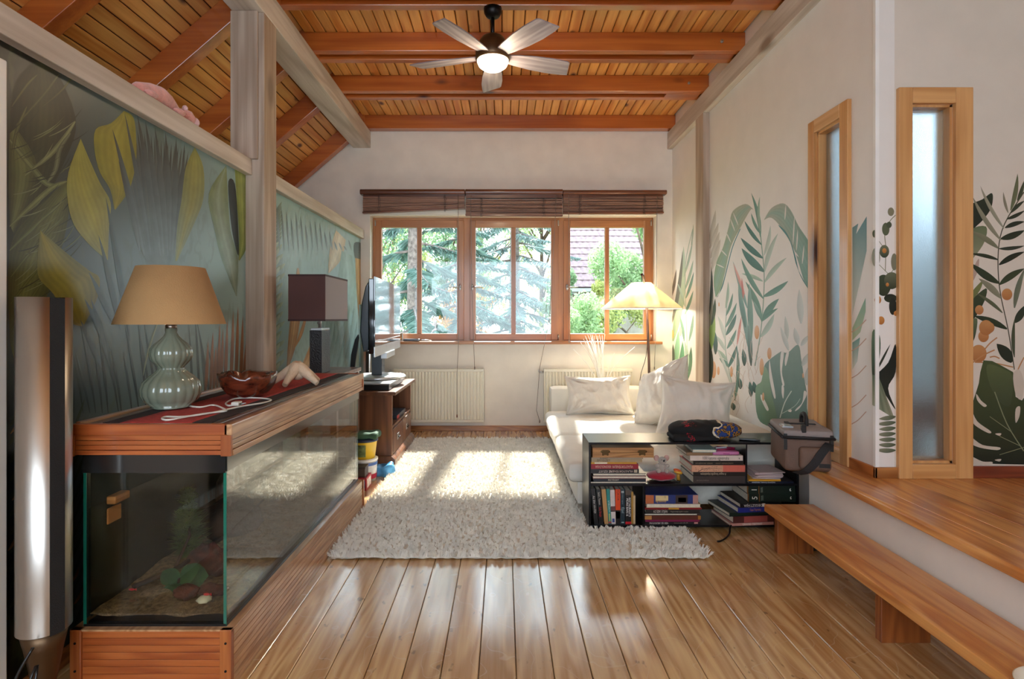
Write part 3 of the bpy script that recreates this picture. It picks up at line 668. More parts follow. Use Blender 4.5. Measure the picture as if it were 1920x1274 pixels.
# lid
lid = aq
MB().box(AX0, AX1-.012, AY0-.004, AY0+.022, LZ1-.036, LZ1).build('lid_front_board', M['cedar_x'], lid, bevel=.003)
MB().box(AX1-.024, AX1+.002, AY0-.004, AY1+.004, LZ1-.036, LZ1).build('lid_side_board', M['cedar_y'], lid, bevel=.003)
MB().box(AX0, AX0+.026, AY0+.022, AY1, LZ1-.036, LZ1+.004).build('lid_back_board', M['cedar_y'], lid, bevel=.003)
MB().box(AX0+.026, AX1-.024, AY1-.02, AY1+.004, LZ1-.036, LZ1).build('lid_end_board', M['cedar_x'], lid, bevel=.002)
for k, (q0, q1) in enumerate(((.0, .015), (.0158, .031), (.0318, .046), (.0468, .064))):
    MB().box(AX0+.014, AX1-.036, AY0+(.004 if k else .001), AY0+.02, LZ0+q0, LZ0+q1-.0006).build('lid_slat', M['cedar_x'], lid, bevel=.001)
    MB().box(AX1-.018, AX1-(.004 if k else -.001), AY0+.012, AY1-.008, LZ0+q0-.004*(k == 0), LZ0+q1-.0006).build('lid_slat', M['cedar_y'], lid, bevel=.001)
for x0, x1 in ((AX0, AX0+.013), (AX1-.036, AX1-.002)): MB().box(x0, x1, AY0-.002, AY0+.012, LZ0-.004, LZ1-.036).build('corner_strip', M['cedar_z'], lid, bevel=.0015)
MB().box(AX1-.014, AX1+.003, AY1-.012, AY1+.004, LZ0-.006, LZ1-.036).build('corner_strip', M['cedar_z'], lid, bevel=.0015)
xs0, xs1 = AX0+.027, AX1-.025; n = 15; sw = (xs1-xs0)/n
M['lid_top'] = wood('lid_top_slat', '#3e2b22', '#6a4c3a', 'Y', 1.3, .3, coat=.4, rings=12, var=.2)
for k in range(n): MB().box(xs0+k*sw+.001, xs0+(k+1)*sw-.001, AY0+.022, AY1-.02, LZ1-.016, LZ1-.004).build('top_slat', M['lid_top'], lid, bevel=.0012)
MB().box(AX0+.02, AX1-.02, AY0+.02, AY1-.02, LZ1-.03, LZ1-.018).build('lid_board', bpy.data.materials['groove_dark'], lid)
# things inside the tank
def in_tank(px, py, Y): return (PX(px, Y), Y, PZ(py, Y))
def leaf_tris(P, n, r, size, seed, up=.3, flat=1):
    g = np.random.default_rng(seed); V = []; T = []
    for k in range(n):
        pass
    return V, T
pt = thing('aquarium_plant', 'bushy upright water plant with fine needle leaves in the tank', 'water plant', in_tank(352, 1070, 2.35))
px_, py_, pz_ = pt.location; pz_ = AB+.035; pt.location.z = pz_
g = np.random.default_rng(3); V = []; T = []
for k in range(2600):
    t = g.random(); a = g.random()*2*PI; rr = .028+.05*math.sin(min(1, t*1.3+.1)*PI)**.6
    c0 = np.array([g.normal()*.012, g.normal()*.012, t*.275]); d = np.array([math.cos(a), math.sin(a), g.random()*.9-.1]); d /= np.linalg.norm(d)
    e = c0+d*rr*(.5+.6*g.random()); s_ = np.cross(d, [0, 0, 1])*.0035; b = len(V)
    V += [c0*1-s_, c0+s_, e]; T.append((b, b+1, b+2))
tag(np_obj('needle_leaves', V, T, M['plant_a'], pt), kind='stuff')
MB().tube([(0, 0, 0), (.01, 0, .12), (-.005, .01, .26)], .006, 6).build('stem', M['bogwood'], pt, local=True)
def lens_leaf(mb, base, tip, wdt, normal, curl=.1, n=7):
    base, tip, nr = Vector(base), Vector(tip), Vector(normal).normalized(); ax = tip-base; L = ax.length; sd = ax.cross(nr).normalized(); vs = []
    for i in range(n+1):
        t = i/n; c = base+ax*t-nr*curl*L*(t*t); wd = wdt*math.sin(PI*min(1, .06+t*.94))**.75*(1 if i < n else 0)
        vs += [c-sd*wd+nr*wd*.25, c, c+sd*wd+nr*wd*.25]
    fs = []
    for i in range(n):
        for j in range(2): fs.append((i*3+j, i*3+j+1, (i+1)*3+j+1, (i+1)*3+j))
    return mb.add(vs, fs, True)
p2 = thing('aquarium_plant', 'broad-leaved dark green water plant in front of red rocks in the tank', 'water plant', in_tank(335, 1128, 2.05))
p2.location.z = AB+.035
b0 = Vector(p2.location)
for tx, ty, wd in ((302, 1070, .03), (388, 1078, .052), (292, 1132, .026), (350, 1092, .038), (322, 1100, .03), (372, 1062, .034)):
    t = Vector(in_tank(tx, ty, 1.98+rnd.random()*.1)); lens_leaf(MB(), b0+Vector((0, 0, .03)), t, wd, (0, -.8, .6), .12).build('leaf', M['plant_b'], p2)
MB().tube([b0, b0+Vector((0, 0, .05))], .006, 6).build('stem', M['bogwood'], p2)
for nm, lab, px, py, Y, r, mt, seed in (('lava_rock', 'red lava rock behind the broad-leaved water plant, the larger one', 390, 1085, 2.2, (.075, .06, .06), 'lava', 1),
                               ('lava_rock', 'small red lava rock at the front of the tank', 350, 1122, 2.0, (.04, .03, .025), 'lava', 2),
                               ('lava_rock', 'flat red lava rock beside the tank front glass', 398, 1102, 2.02, (.05, .03, .02), 'lava', 5),
                               ('driftwood', 'dark lump of driftwood at the left side of the tank', 225, 1040, 2.6, (.12, .14, .09), 'bogwood', 3),
                               ('driftwood', 'dark upright driftwood at the back of the tank', 398, 1020, 2.75, (.05, .1, .16), 'bogwood', 4)):
    c = in_tank(px, py, Y); x = max(GX0+.02+r[0], min(GX1-.02-r[0], c[0]))
    ob = MB().ellip((0, 0, r[2]*.7), r, 18, 12, lump=.45, sc=2.2, seed=seed).build(nm, M[mt], loc=None); ob.location = (x, Y, AB+.04); tag(ob, lab, 'rock' if mt == 'lava' else 'driftwood')
dw = tag(MB().tube([(GX0+.05, 2.05, AB+.05), (GX0+.16, 2.12, AB+.08), (GX0+.28, 2.3, AB+.15), (GX0+.33, 2.5, AB+.22)], [.008, .009, .007, .004], 7).tube([(GX0+.16, 2.12, AB+.08), (GX0+.12, 2.3, AB+.14), (GX0+.05, 2.4, AB+.18)], [.006, .005, .003], 6).build('branch', M['bogwood']), 'thin forked branch lying across the sand in the tank', 'branch')
sh = MB().lathe([(0, 0), (.02, .003), (.024, .01), (.014, .02), (0, .024)], (0, 0, 0), 16, flute=lambda a, z: 1+.12*math.cos(a*7)).build('sea_shell', M['shell']); c = in_tank(383, 1132, 1.95); sh.location = (c[0], 1.95, AB+.046); tag(sh, 'small pale shell on the sand by the front glass', 'shell')
for px, py, Y, lab in ((184, 1106, 2.0, 'tiny red fish low at the left of the tank'), (247, 1106, 2.02, 'tiny red fish low in the middle of the tank'), (255, 1064, 2.3, 'tiny red fish higher in the middle of the tank'), (387, 1115, 1.93, 'tiny bright red fish at the right front of the tank')):
    c = Vector(in_tank(px, py, Y)); f_ = thing('neon_fish', lab, 'fish', c)
    MB().ellip(c, (.011, .004, .0045), 10, 8).build('body', M['fish'], f_); MB().prism([(c.x+.009, c.z), (c.x+.017, c.z+.005), (c.x+.017, c.z-.005)], 'y', c.y-.0006, c.y+.0006).build('tail', M['fish'], f_)
ft = thing('tank_filter', 'orange and black filter box hanging inside the tank corner', 'filter', (PX(190, 2.0), 2.0, .5))
MB().box(PX(174, 1.98), PX(203, 1.98), 1.98, 2.05, PZ(985, 1.98), PZ(955, 1.98)).build('filter_body', M['orange_box'], ft, bevel=.004)
MB().box(PX(166, 1.98), PX(174, 1.98), 1.99, 2.05, PZ(985, 1.98), PZ(955, 1.98)).build('filter_pump', M['black'], ft, bevel=.003)
MB().box(PX(178, 1.98), PX(216, 1.98), 1.98, 2.06, PZ(947, 1.98), PZ(932, 1.98)).box(PX(180, 1.98), PX(200, 1.98), 1.99, 2.05, PZ(956, 1.98), PZ(945, 1.98)).build('filter_top', M['orange_box'], ft, bevel=.004)
for k in range(4): z = PZ(962+k*5, 1.98); MB().box(PX(194, 1.98), PX(198, 1.98), 1.9785, 1.98, z-.003, z+.002).build('mark', M['black'], ft)

# ================================================================== on the lid
LT = LZ1-.004
rn = thing('table_runner', 'red woven runner with dark borders lying along the tank lid', 'runner', (-1.145, 2.72, LT))
def cloth_strip(x0, x1, y0, y1, nm, mt):
    nx, ny = 8, 60; V = []
    for j in range(ny+1):
        for i in range(nx+1):
            x = x0+(x1-x0)*i/nx; y = y0+(y1-y0)*j/ny
            V.append((x-rn.location[0]+.004*mnoise.noise(Vector((y*9, 1, 0)))*(1 if i in (0, nx) else .3), y-rn.location[1], LT+.003+.0016*mnoise.noise(Vector((x*14, y*14, 5)))-rn.location[2]))
    T = [(j*(nx+1)+i, j*(nx+1)+i+1, (j+1)*(nx+1)+i+1, (j+1)*(nx+1)+i) for j in range(ny) for i in range(nx)]
    ob = np_obj(nm, V, T, mt, rn, True); m = ob.modifiers.new('t', 'SOLIDIFY'); m.thickness = .003; return ob
cloth_strip(-1.324, -1.262, 1.90, 3.575, 'dark_border', M['runner_dark']); cloth_strip(-1.028, -.966, 1.90, 3.575, 'dark_border', M['runner_dark'])
cloth_strip(-1.262, -1.028, 1.892, 3.58, 'red_field', M['runner_red'])
RT = LT+.005
# gourd lamp
LY = 2.2; lx = PX(321, LY)
tl = thing('table_lamp', 'celadon double-gourd table lamp with ochre drum shade on the tank lid', 'lamp', (lx, LY, RT))
def lz(py): return PZ(py, LY)
prof = [(0, RT), (.058, RT), (.062, RT+.006)]
for py, r in ((762, 34), (750, 44), (738, 49), (727, 49.5), (716, 46), (706, 37), (698, 27), (692, 21.5), (688, 21.5), (682, 27), (674, 33), (664, 35.5), (654, 34), (645, 27.5), (637, 18.5), (630, 12.5), (624, 10), (617, 10.5), (615, 8)):
    prof.append((r*LY/F, lz(py)))
prof.append((0, lz(614.5)))
prof = sorted(prof, key=lambda q: q[1])
def flute(a, z): return 1+.045*abs(math.cos(a*9))*min(1, max(0, (z-RT)*30))*min(1, max(0, (lz(622)-z)*25))
MB().lathe(prof, (lx, LY, 0), 144, flute).build('gourd_base', M['celadon'], tl, subs=0)
MB().lathe([(.0, lz(616)), (.02, lz(616)), (.02, lz(611)), (.017, lz(609)), (.019, lz(605)), (.012, lz(603)), (.012, lz(590)), (0, lz(590))], (lx, LY, 0), 20).build('socket', M['chrome'], tl)
zb_, zt_ = lz(608), lz(502); r0, r1 = 93.5*LY/F, 57.5*LY/F
MB().lathe([(r0, zb_), (r1, zt_), (r1-.003, zt_), (r0-.003, zb_), (r0, zb_)], (lx, LY, 0), 64).build('lamp_shade', M['ochre_shade'], tl)
MB().lathe([(r1-.004, zt_-.003), (r0-.0045, zb_+.003)], (lx, LY, 0), 48).build('shade_lining', M['shade_inner'], tl)
mb = MB()
for k in range(3): a = PI/2+k*2*PI/3; mb.tube([(lx, LY, zt_-.03), (lx+(r1-.003)*math.cos(a), LY+(r1-.003)*math.sin(a), zt_-.006)], .0018, 6)
mb.build('shade_spider', M['chrome'], tl)
# its loose white cord and plug
M['flex'] = plain('white_flex', '#d8d2c6', .5)
pc = thing('lamp_cord', 'loose white lamp cord with plug looped over the runner', 'cord', (-1.05, 2.3, RT))
def on_lid(px, py): Y = (H-RT)*F/(py-CY); return (PX(px, Y), Y, RT+.004)
P = [on_lid(*q) for q in ((352, 763), (375, 766), (400, 762), (418, 768), (424, 773), (400, 776), (360, 782), (318, 790), (304, 788), (312, 784), (345, 784), (400, 776), (450, 765), (492, 758), (508, 753), (500, 750), (470, 748), (440, 750), (424, 758), (428, 763), (438, 762))]
def smooth_path(P, n=4):
    P = [Vector(p) for p in P]; out = []
    for i in range(len(P)-1):
        p0, p1, p2, p3 = P[max(0, i-1)], P[i], P[i+1], P[min(len(P)-1, i+2)]
        for k in range(n):
            t = k/n; out.append(.5*((2*p1)+(p2-p0)*t+(2*p0-5*p1+4*p2-p3)*t*t+(3*p1-p0-3*p2+p3)*t**3))
    return out+[P[-1]]
MB().tube(smooth_path(P), .0035, 7).build('flex', M['flex'], pc)
pq = Vector(P[-1]); MB().cbox(pq+Vector((.012, 0, .006)), (.03, .035, .016)).build('plug', M['flex'], pc, bevel=.004)
for s_ in (-.009, .009): MB().tube([pq+Vector((.026, s_, .006)), pq+Vector((.044, s_, .006))], .0022, 6).build('prong', M['steel'], pc)
# burl bowl
BY = 2.5; bx = PX(465, BY)
bw_ = thing('burl_bowl', 'dark burl wood bowl with a ragged natural edge on the runner', 'bowl', (bx, BY, RT))
mb = MB(); seg = 56; vs = []
prof = [(0, 0), (.055, 0), (.085, .018), (.108, .05), (.119, .085), (.120, .105), (.108, .10), (.095, .06), (.07, .028), (0, .02)]
for i, (r, z) in enumerate(prof):
    for k in range(seg):
        a = 2*PI*k/seg; d = Vector((math.cos(a), math.sin(a), 0)); e = mnoise.noise(d*2.2)*.022+mnoise.noise(d*7)*.010
        zz_ = z+(e if i in (4, 5, 6) else e*.3 if i in (3, 7) else 0)*(1 if i != 4 else .5); q = r*(1+.06*mnoise.noise(d*3+Vector((5, 0, z*9))))
        if i == 6: q *= .88+.12*mnoise.noise(d*6)
        vs.append((q*math.cos(a), q*math.sin(a), zz_))
mb.add(vs, [(i*seg+k, i*seg+(k+1) % seg, (i+1)*seg+(k+1) % seg, (i+1)*seg+k) for i in range(len(prof)-1) for k in range(seg)], True)
mb.build('bowl_body', M['burl'], bw_, local=True)
# starfish
SY = 2.96; sx_ = PX(557, SY)
sf = thing('starfish', 'cream dried starfish arching on the runner behind the burl bowl', 'starfish', (sx_, SY, RT))
def arm(mb, a, L, r, z0=.055):
    pts = [(math.cos(a)*L*t, math.sin(a)*L*t, (z0+.012)*(1-t)**1.1+.014*(1-t)+.012+ .02*math.sin(t*PI)*.3) for t in np.linspace(0, 1, 9)]
    return mb.tube(pts, [r*(1-.62*t) for t in np.linspace(0, 1, 9)], 12)
mb = MB()
for a in (200, 262, 340, 52, 128): arm(mb, math.radians(a), .125, .034)
mb.ellip((0, 0, .06), (.045, .042, .036), 18, 12)
mb.build('body', M['starfish'], sf, local=True)
MB().ellip((-.015, -.030, .075), (.012, .012, .016), 10, 8).build('red_blotch', M['red_spot'], sf, local=True)

# ================================================================== speakers
def speaker(x, Y, rr, lab, ztop=1.263, facing=0.0):
    s_ = thing('column_speaker', lab, 'speaker', (x, Y, 0), (0, 0, facing))
    zc = .255
    # polished shell: arc of ~270 degrees, grille fills the rest
    pr = []
    ga = math.radians(17); gx, gy = rr*math.cos(ga), rr*math.sin(ga)
    MB().lathe([(rr, zc), (rr, ztop), (0, ztop)], (0, 0, 0), 48, a0=ga, a1=2*PI-ga).build('polished_shell', M['chrome'], s_, local=True)
    MB().prism([(gx+.001, -gy*.97), (gx+.001, gy*.97), (gx*.7, gy*.8), (gx*.7, -gy*.8)], 'z', zc-.004, ztop-.002).build('grille', M['grille'], s_, local=True)
    MB().lathe([(0, .02), (rr*.30, .02), (rr*.42, .08), (rr*.72, .2), (rr*.9, zc), (0, zc)], (0, 0, 0), 36).build('cone_foot', M['bronze'], s_, local=True)
    MB().lathe([(0, 0), (rr*.9, 0), (rr*.9, .012), (rr*.3, .022), (0, .022)], (0, 0, 0), 32).build('foot_disc', M['black_metal'], s_, local=True)
    return s_
speaker(PX(83, 1.76), 1.76, .0705, 'tall polished aluminium column speaker with black grille at the left of the tank', facing=math.radians(-24))
speaker(PX(684, 5.72), 5.72, .058, 'slim polished column speaker standing in the corner behind the television', 1.335, facing=math.radians(-49))
sc_ = thing('speaker_cable', 'black cable hanging in loops behind the near column speaker', 'cable', (-1.40, 1.6, 0))
MB().tube(smooth_path([(PX(62, 1.66), 1.66, .25), (PX(30, 1.63), 1.63, .18), (PX(18, 1.62), 1.62, .10), (PX(45, 1.62), 1.62, .14), (PX(70, 1.66), 1.66, .2), (PX(50, 1.6), 1.6, .06), (PX(30, 1.6), 1.6, .006)]), .004, 7).build('cable', M['black'], sc_)

# ================================================================== maroon box lamp and its table
tb = thing('side_table', 'dark wooden side table hidden behind the tank carrying the box lamp', 'table', (-1.27, 3.95, 0))
MB().box(-1.50, -1.06, 3.66, 4.28, .81, .838).build('table_top', M['walnut'], tb, bevel=.004)
for x in (-1.47, -1.09):
    for y in (3.70, 4.24): MB().box(x-.02, x+.02, y-.02, y+.02, 0, .81).build('leg', M['walnut'], tb)
Yf = 3.57; x1, x0 = PX(609.7, Yf), PX(540.2, Yf); z0, z1 = PZ(602.6, Yf), PZ(514.5, Yf); yb = Yf*1.143
bl_ = thing('box_lamp', 'table lamp with maroon box shade and black woven base behind the tank', 'lamp', ((x0+x1)/2, 3.84, .838))
t = .004
MB().box(x0, x1, Yf, Yf+t, z0, z1).box(x0, x1, yb-t, yb, z0, z1).box(x0, x0+t, Yf+t, yb-t, z0, z1).box(x1-t, x1, Yf+t, yb-t, z0, z1).build('lamp_shade', M['maroon_shade'], bl_, bevel=.002)
tm_ = plain('shade_trim_dark', '#3a1d1b', .7)
for q in (z0, z1-.012): MB().box(x0-.001, x1+.001, Yf-.001, Yf+.001, q, q+.012).box(x1-.001, x1+.001, Yf-.001, yb, q, q+.012).build('shade_trim', tm_, bl_)
b0, b1 = PX(580.3, 3.75), PX(603.3, 3.75)
MB().box(b0, b1, 3.75, 3.93, .838, PZ(620, 3.75)).build('woven_base', M['weave'], bl_, bevel=.003)
MB().box(b0+.006, b1-.002, 3.753, 3.927, PZ(620, 3.75), PZ(615.6, 3.75)).build('cap_plate', M['silver'], bl_, bevel=.002)
xm = (b0+b1)/2
MB().tube([(xm, 3.84, PZ(616, 3.75)), (xm, 3.84, z0+.08)], .011, 12).tube([(xm-.014, 3.83, PZ(606, 3.75)), (xm+.0, 3.83, PZ(606, 3.75))], .007, 8).build('socket', M['silver'], bl_)
mb = MB()
for (xx, yy) in ((x0, Yf), (x1, Yf), (x0, yb), (x1, yb)): mb.tube([(xm, 3.84, z0+.08), (xx*.99+xm*.01, yy*.995+3.84*.005, z0+.09)], .002, 5)
mb.build('shade_spider', M['silver'], bl_)
# ================================================================== television corner
cab = thing('tv_cabinet', 'dark wooden television cabinet with open shelf and two small drawers', 'cabinet', (-1.16, 5.07, 0))
cx0, cx1, cy0, cy1, ct = -1.45, -.895, 4.60, 5.54, .615
WN = M['walnut']
MB().box(cx0, cx1, cy0, cy0+.03, .08, ct-.03).build('side_panel', WN, cab, bevel=.003)
MB().box(cx0, cx1, cy1-.03, cy1, .08, ct-.03).build('side_panel', WN, cab, bevel=.003)
MB().box(cx0, cx0+.02, cy0+.03, cy1-.03, .08, ct-.03).build('back_panel', WN, cab)
MB().box(cx0+.02, cx1-.005, cy0+.03, cy1-.03, .31, .33).build('shelf', WN, cab)
MB().box(cx0, cx1, cy0+.03, cy1-.03, .08, .10).build('bottom_panel', WN, cab)
MB().prism([(cx0-.0, 0), (cx1+.03, 0), (cx1+.03, .07), (cx1+.018, .085), (cx1, .10), (cx0, .10)], 'y', cy0-.025, cy1+.02).build('plinth', WN, cab, bevel=.004)
MB().box(cx0-.005, cx1+.035, cy0-.03, cy1+.03, ct-.03, ct).build('cabinet_top', WN, cab, bevel=.006)
for y0, y1 in ((cy0+.035, (cy0+cy1)/2-.004), ((cy0+cy1)/2+.004, cy1-.035)):
    d_ = MB().box(cx1-.016, cx1+.004, y0, y1, .105, .305).build('drawer', WN, cab, bevel=.004)
    ym = (y0+y1)/2
    MB().box(cx1+.004, cx1+.008, ym-.04, ym+.04, .185, .235).build('handle_plate', M['steel'], d_, bevel=.003)
    MB().tube([(cx1+.008, ym-.028, .212), (cx1+.018, ym-.028, .205), (cx1+.018, ym+.028, .205), (cx1+.008, ym+.028, .212)], .004, 8).build('handle', M['black_metal'], d_)
bx_ = thing('folder', 'slim dark folder lying on the shelf of the television cabinet', 'folder', (-1.05, 5.15, .33))
MB().box(-1.25, -.92, 4.95, 5.38, .33, .362).build('folder_body', plain('navy_folder', '#28323e', .4), bx_, bevel=.003)
MB().box(-.9205, -.9185, 4.95, 5.05, .333, .36).build('red_tab', plain('red_tab', '#b03a34', .5), bx_)
b2_ = thing('magazine', 'pale magazine standing at the near end of the television cabinet shelf', 'magazine', (-1.0, 4.64, .33))
MB().box(-1.16, -.915, 4.636, 4.646, .33, .56).build('pages', M['white'], b2_)
MB().box(-1.16, -.913, 4.633, 4.636, .33, .561).build('cover', plain('pale_cover', '#b7c0c0', .35), b2_)
mt = thing('media_player', 'flat black media player on the television cabinet top under the silver disc', 'player', (-1.2, 5.0, ct))
MB().box(-1.43, -.93, 4.66, 5.3, ct, ct+.045).build('player_case', M['black'], mt, bevel=.004)
MB().box(-1.44, -.92, 4.65, 5.3, ct+.045, ct+.058).build('player_lid', M['silver'], mt, bevel=.004)
tv = thing('television', 'flat television with glossy screen on a swivelling silver disc stand', 'television', (-1.10, 5.07, ct+.058))
MB().lathe([(0, ct+.058), (.225, ct+.058), (.235, ct+.066), (.235, ct+.078), (.22, ct+.088), (0, ct+.092)], (-1.10, 5.07, 0), 56).build('stand_disc', M['silver'], tv)
MB().box(-1.15, -1.06, 5.0, 5.12, ct+.09, 1.0).build('stand_column', plain('grey_column', '#5a6066', .35, .5), tv, bevel=.004)
na, fa = Vector((-.975, 4.33, 0)), Vector((-1.055, 5.82, 0)); ax = (fa-na); LW = ax.length; ta = math.atan2(ax.y, ax.x)
Rz = Matrix.Rotation(ta, 3, 'Z')
def tvbox(u0, u1, t0, t1, z0, z1):    # u along the screen, t towards the viewer side
    vs = []
    for z in (z0, z1):
        for t in (t0, t1):
            for u in (u0, u1):
                p = Rz @ Vector((u, -t, 0))+na; vs.append((p.x, p.y, z))
    return MB().add(vs, [(0, 1, 3, 2), (4, 6, 7, 5), (0, 4, 5, 1), (2, 3, 7, 6), (0, 2, 6, 4), (1, 5, 7, 3)])
M['screen'] = plain('black_mirror_screen', '#050607', .03, spec=1.0, coat=1.0)
tvbox(0, LW, -.004, .006, .985, 1.515).build('screen', M['screen'], tv, bevel=.002)
tvbox(0, LW, -.004, .006, .905, .983).build('speaker_bar', M['silver'], tv, bevel=.002)
tvbox(.01, LW-.01, -.045, -.004, .93, 1.50).build('screen_frame', M['black_gloss'], tv, bevel=.006)
vs = []; prof = [(.955, -.045), (.94, -.09), (1.10, -.115), (1.3, -.105), (1.44, -.075), (1.49, -.045)]
n = len(prof)
for u in (.04, LW-.04):
    for z, t in prof: p = Rz @ Vector((u, -t, 0))+na; vs.append((p.x, p.y, z))
MB().add(vs, [tuple(range(n)), tuple(reversed(range(n, 2*n)))]+[(i, i+n, (i+1) % n+n, (i+1) % n) for i in range(n)]).build('rear_shell', plain('teal_black_shell', '#16222a', .25, coat=.5), tv, bevel=.008)
tvbox(.02, LW-.02, .006, .009, 1.02, 1.026).build('chrome_line', M['silver'], tv)
tvbox(.5, 1.0, -.03, .02, .86, .91).build('bracket', M['silver'], tv, bevel=.003)
cs = thing('curved_stand', 'curved black blade-shaped stand leaning before the mural behind the tank', 'stand', (-1.36, 4.45, 0))
Yc = 4.45; pts = [(PX(655, Yc), 0), (PX(656, Yc), PZ(700, Yc)), (PX(659, Yc), PZ(665, Yc)), (PX(666, Yc), PZ(637, Yc)), (PX(672, Yc), PZ(627, Yc)), (PX(673, Yc), PZ(634, Yc)), (PX(671, Yc), PZ(650, Yc)), (PX(667, Yc), PZ(680, Yc)), (PX(664, Yc), PZ(705, Yc)), (PX(664, Yc), 0)]
MB().prism(pts, 'y', Yc-.012, Yc+.012).build('blade', M['black'], cs, bevel=.003)
MB().lathe([(0, 0), (.05, 0), (.05, .012), (.02, .02), (0, .02)], (PX(659, Yc), Yc, 0), 24).build('foot', M['black_metal'], cs)

# things on the floor between tank and cabinet
bk = thing('bucket', 'yellow plastic bucket with dark rim standing on the white tub', 'bucket', (-1.02, 4.28, .165))
bz0 = .165; bxx = -1.035
MB().lathe([(0, bz0), (.075, bz0), (.09, bz0+.125), (.093, bz0+.13), (.088, bz0+.132), (.07, bz0+.006), (0, bz0+.006)], (bxx, 4.28, 0), 32).build('bucket_body', plain('yellow_plastic', '#e8bd2c', .4), bk)
MB().lathe([(.091, bz0+.125), (.098, bz0+.128), (.098, bz0+.145), (.088, bz0+.147), (0, bz0+.15)], (bxx, 4.28, 0), 32).build('lid', plain('dark_blue_rim', '#1f2c4d', .4), bk)
MB().lathe([(.0835, bz0+.02), (.0925, bz0+.108)], (bxx, 4.28, 0), 12, a0=math.radians(235), a1=math.radians(288)).build('printed_label', plain('bucket_label', '#6d7a4a', .5, var=.35, vscale=30), bk)
MB().lathe([(.0845, bz0+.085), (.0928, bz0+.108)], (bxx, 4.28, 0), 12, a0=math.radians(235), a1=math.radians(288)).build('label_band', plain('label_blue', '#2b3f73', .5), bk)
gb = soft_box((bxx+.01, 4.28, bz0+.17), (.19, .17, .045), .02, 8, .02, 14, 4).build('cloth_bag', plain('dark_green_cloth', '#3f6046', .8, var=.15)); tag(gb, 'crumpled green bag lying on top of the yellow bucket', 'bag')
tu = thing('tub', 'round white tub with blue band beside the tank end', 'tub', (-1.035, 4.28, 0))
MB().lathe([(0, 0), (.085, 0), (.092, .15), (.0, .15)], (-1.035, 4.28, 0), 36).build('tub_body', plain('tub_print', '#dfe3e8', .4, var=.2, vscale=12), tu)
MB().lathe([(.094, .148), (.097, .15), (.097, .163), (.09, .1645), (0, .1645)], (-1.035, 4.28, 0), 36).build('lid', M['white'], tu)
MB().lathe([(.0865, .02), (.0895, .055)], (-1.035, 4.28, 0), 24, a0=math.radians(250), a1=math.radians(400)).build('red_print', plain('tub_red', '#b4264a', .5), tu)
MB().lathe([(.0917, .118), (.0935, .14)], (-1.035, 4.28, 0), 36).build('blue_band', plain('tub_blue', '#3d63ad', .5), tu)
rb = thing('cardboard_box', 'small red and blue printed box on the floor by the tank end', 'box', (-1.0, 4.06, 0))
MB().box(-1.10, -.955, 4.0, 4.15, 0, .088).build('box_body', plain('red_print_box', '#a8303c', .5, var=.15, vscale=20), rb, bevel=.002)
MB().box(-1.02, -.965, 3.9985, 4.0, .02, .07).build('front_panel', plain('blue_print', '#2d3c70', .5, var=.3, vscale=25), rb)
MB().box(-.955, -.9535, 4.02, 4.13, .015, .075).build('side_panel', plain('white_print', '#d9d4d6', .5, var=.2, vscale=25), rb)
db = thing('tin_box', 'small dark brown box stacked on the red printed box', 'box', (-1.03, 4.07, .088))
MB().box(-1.09, -.97, 4.02, 4.12, .088, .145).build('box_body', plain('dark_brown_box', '#4f403b', .5), db, bevel=.003)
MB().box(-1.092, -.968, 4.018, 4.122, .145, .158).build('lid', plain('dark_lid', '#3d3230', .5), db, bevel=.002)
yb_ = tag(MB().ellip((-1.0, 4.03, .103), (.022, .008, .014), 12, 8, lump=.5, sc=5).build('yarn_tuft', plain('olive_tuft', '#8b8f5c', .9)), 'tiny olive tuft lying against the dark brown box', 'tuft')
bb = tag(soft_box((PX(719, 4.42), 4.42, .045), (.13, .15, .085), .03, 12, .05, 11, 8).build('plastic_bag', plain('blue_white_bag', '#4f8fd0', .3, var=.5, vscale=9)), 'crumpled blue and white plastic bag on the floor by the cabinet', 'bag')

# on the window sill
ST = WZ0+.029; Ys = YB-.03
cdx = thing('picture_card', 'small standing picture card at the left end of the window sill', 'card', (PX(748, Ys), Ys, ST))
MB().box(PX(742, Ys), PX(755.5, Ys), Ys, Ys+.012, ST, ST+.092).build('card_frame', M['white'], cdx, bevel=.002)
MB().box(PX(744, Ys), PX(753.5, Ys), Ys-.001, Ys, ST+.012, ST+.08).build('picture', plain('card_print', '#c98c52', .5, var=.45, vscale=40), cdx)
gl = thing('glasses_case', 'long dark glasses case lying on the window sill', 'case', (PX(772, Ys), Ys, ST))
soft_box((PX(772, Ys), Ys, ST+.014), (.18, .05, .027), .012, 8).build('case_body', M['black'], gl)
MB().box(PX(757, Ys), PX(787, Ys), Ys-.0265, Ys-.024, ST+.013, ST+.0155).build('case_seam', M['steel'], gl)
pk = thing('pocket_knife', 'small silver tool lying on the window sill', 'tool', (PX(800, Ys), Ys, ST))
MB().tube([(PX(790, Ys), Ys, ST+.011), (PX(803, Ys), Ys, ST+.011)], .009, 10).build('grip', M['steel'], pk); MB().tube([(PX(803, Ys), Ys, ST+.01), (PX(809, Ys), Ys+.01, ST+.008)], [.006, .003], 8).build('tip', M['silver'], pk)

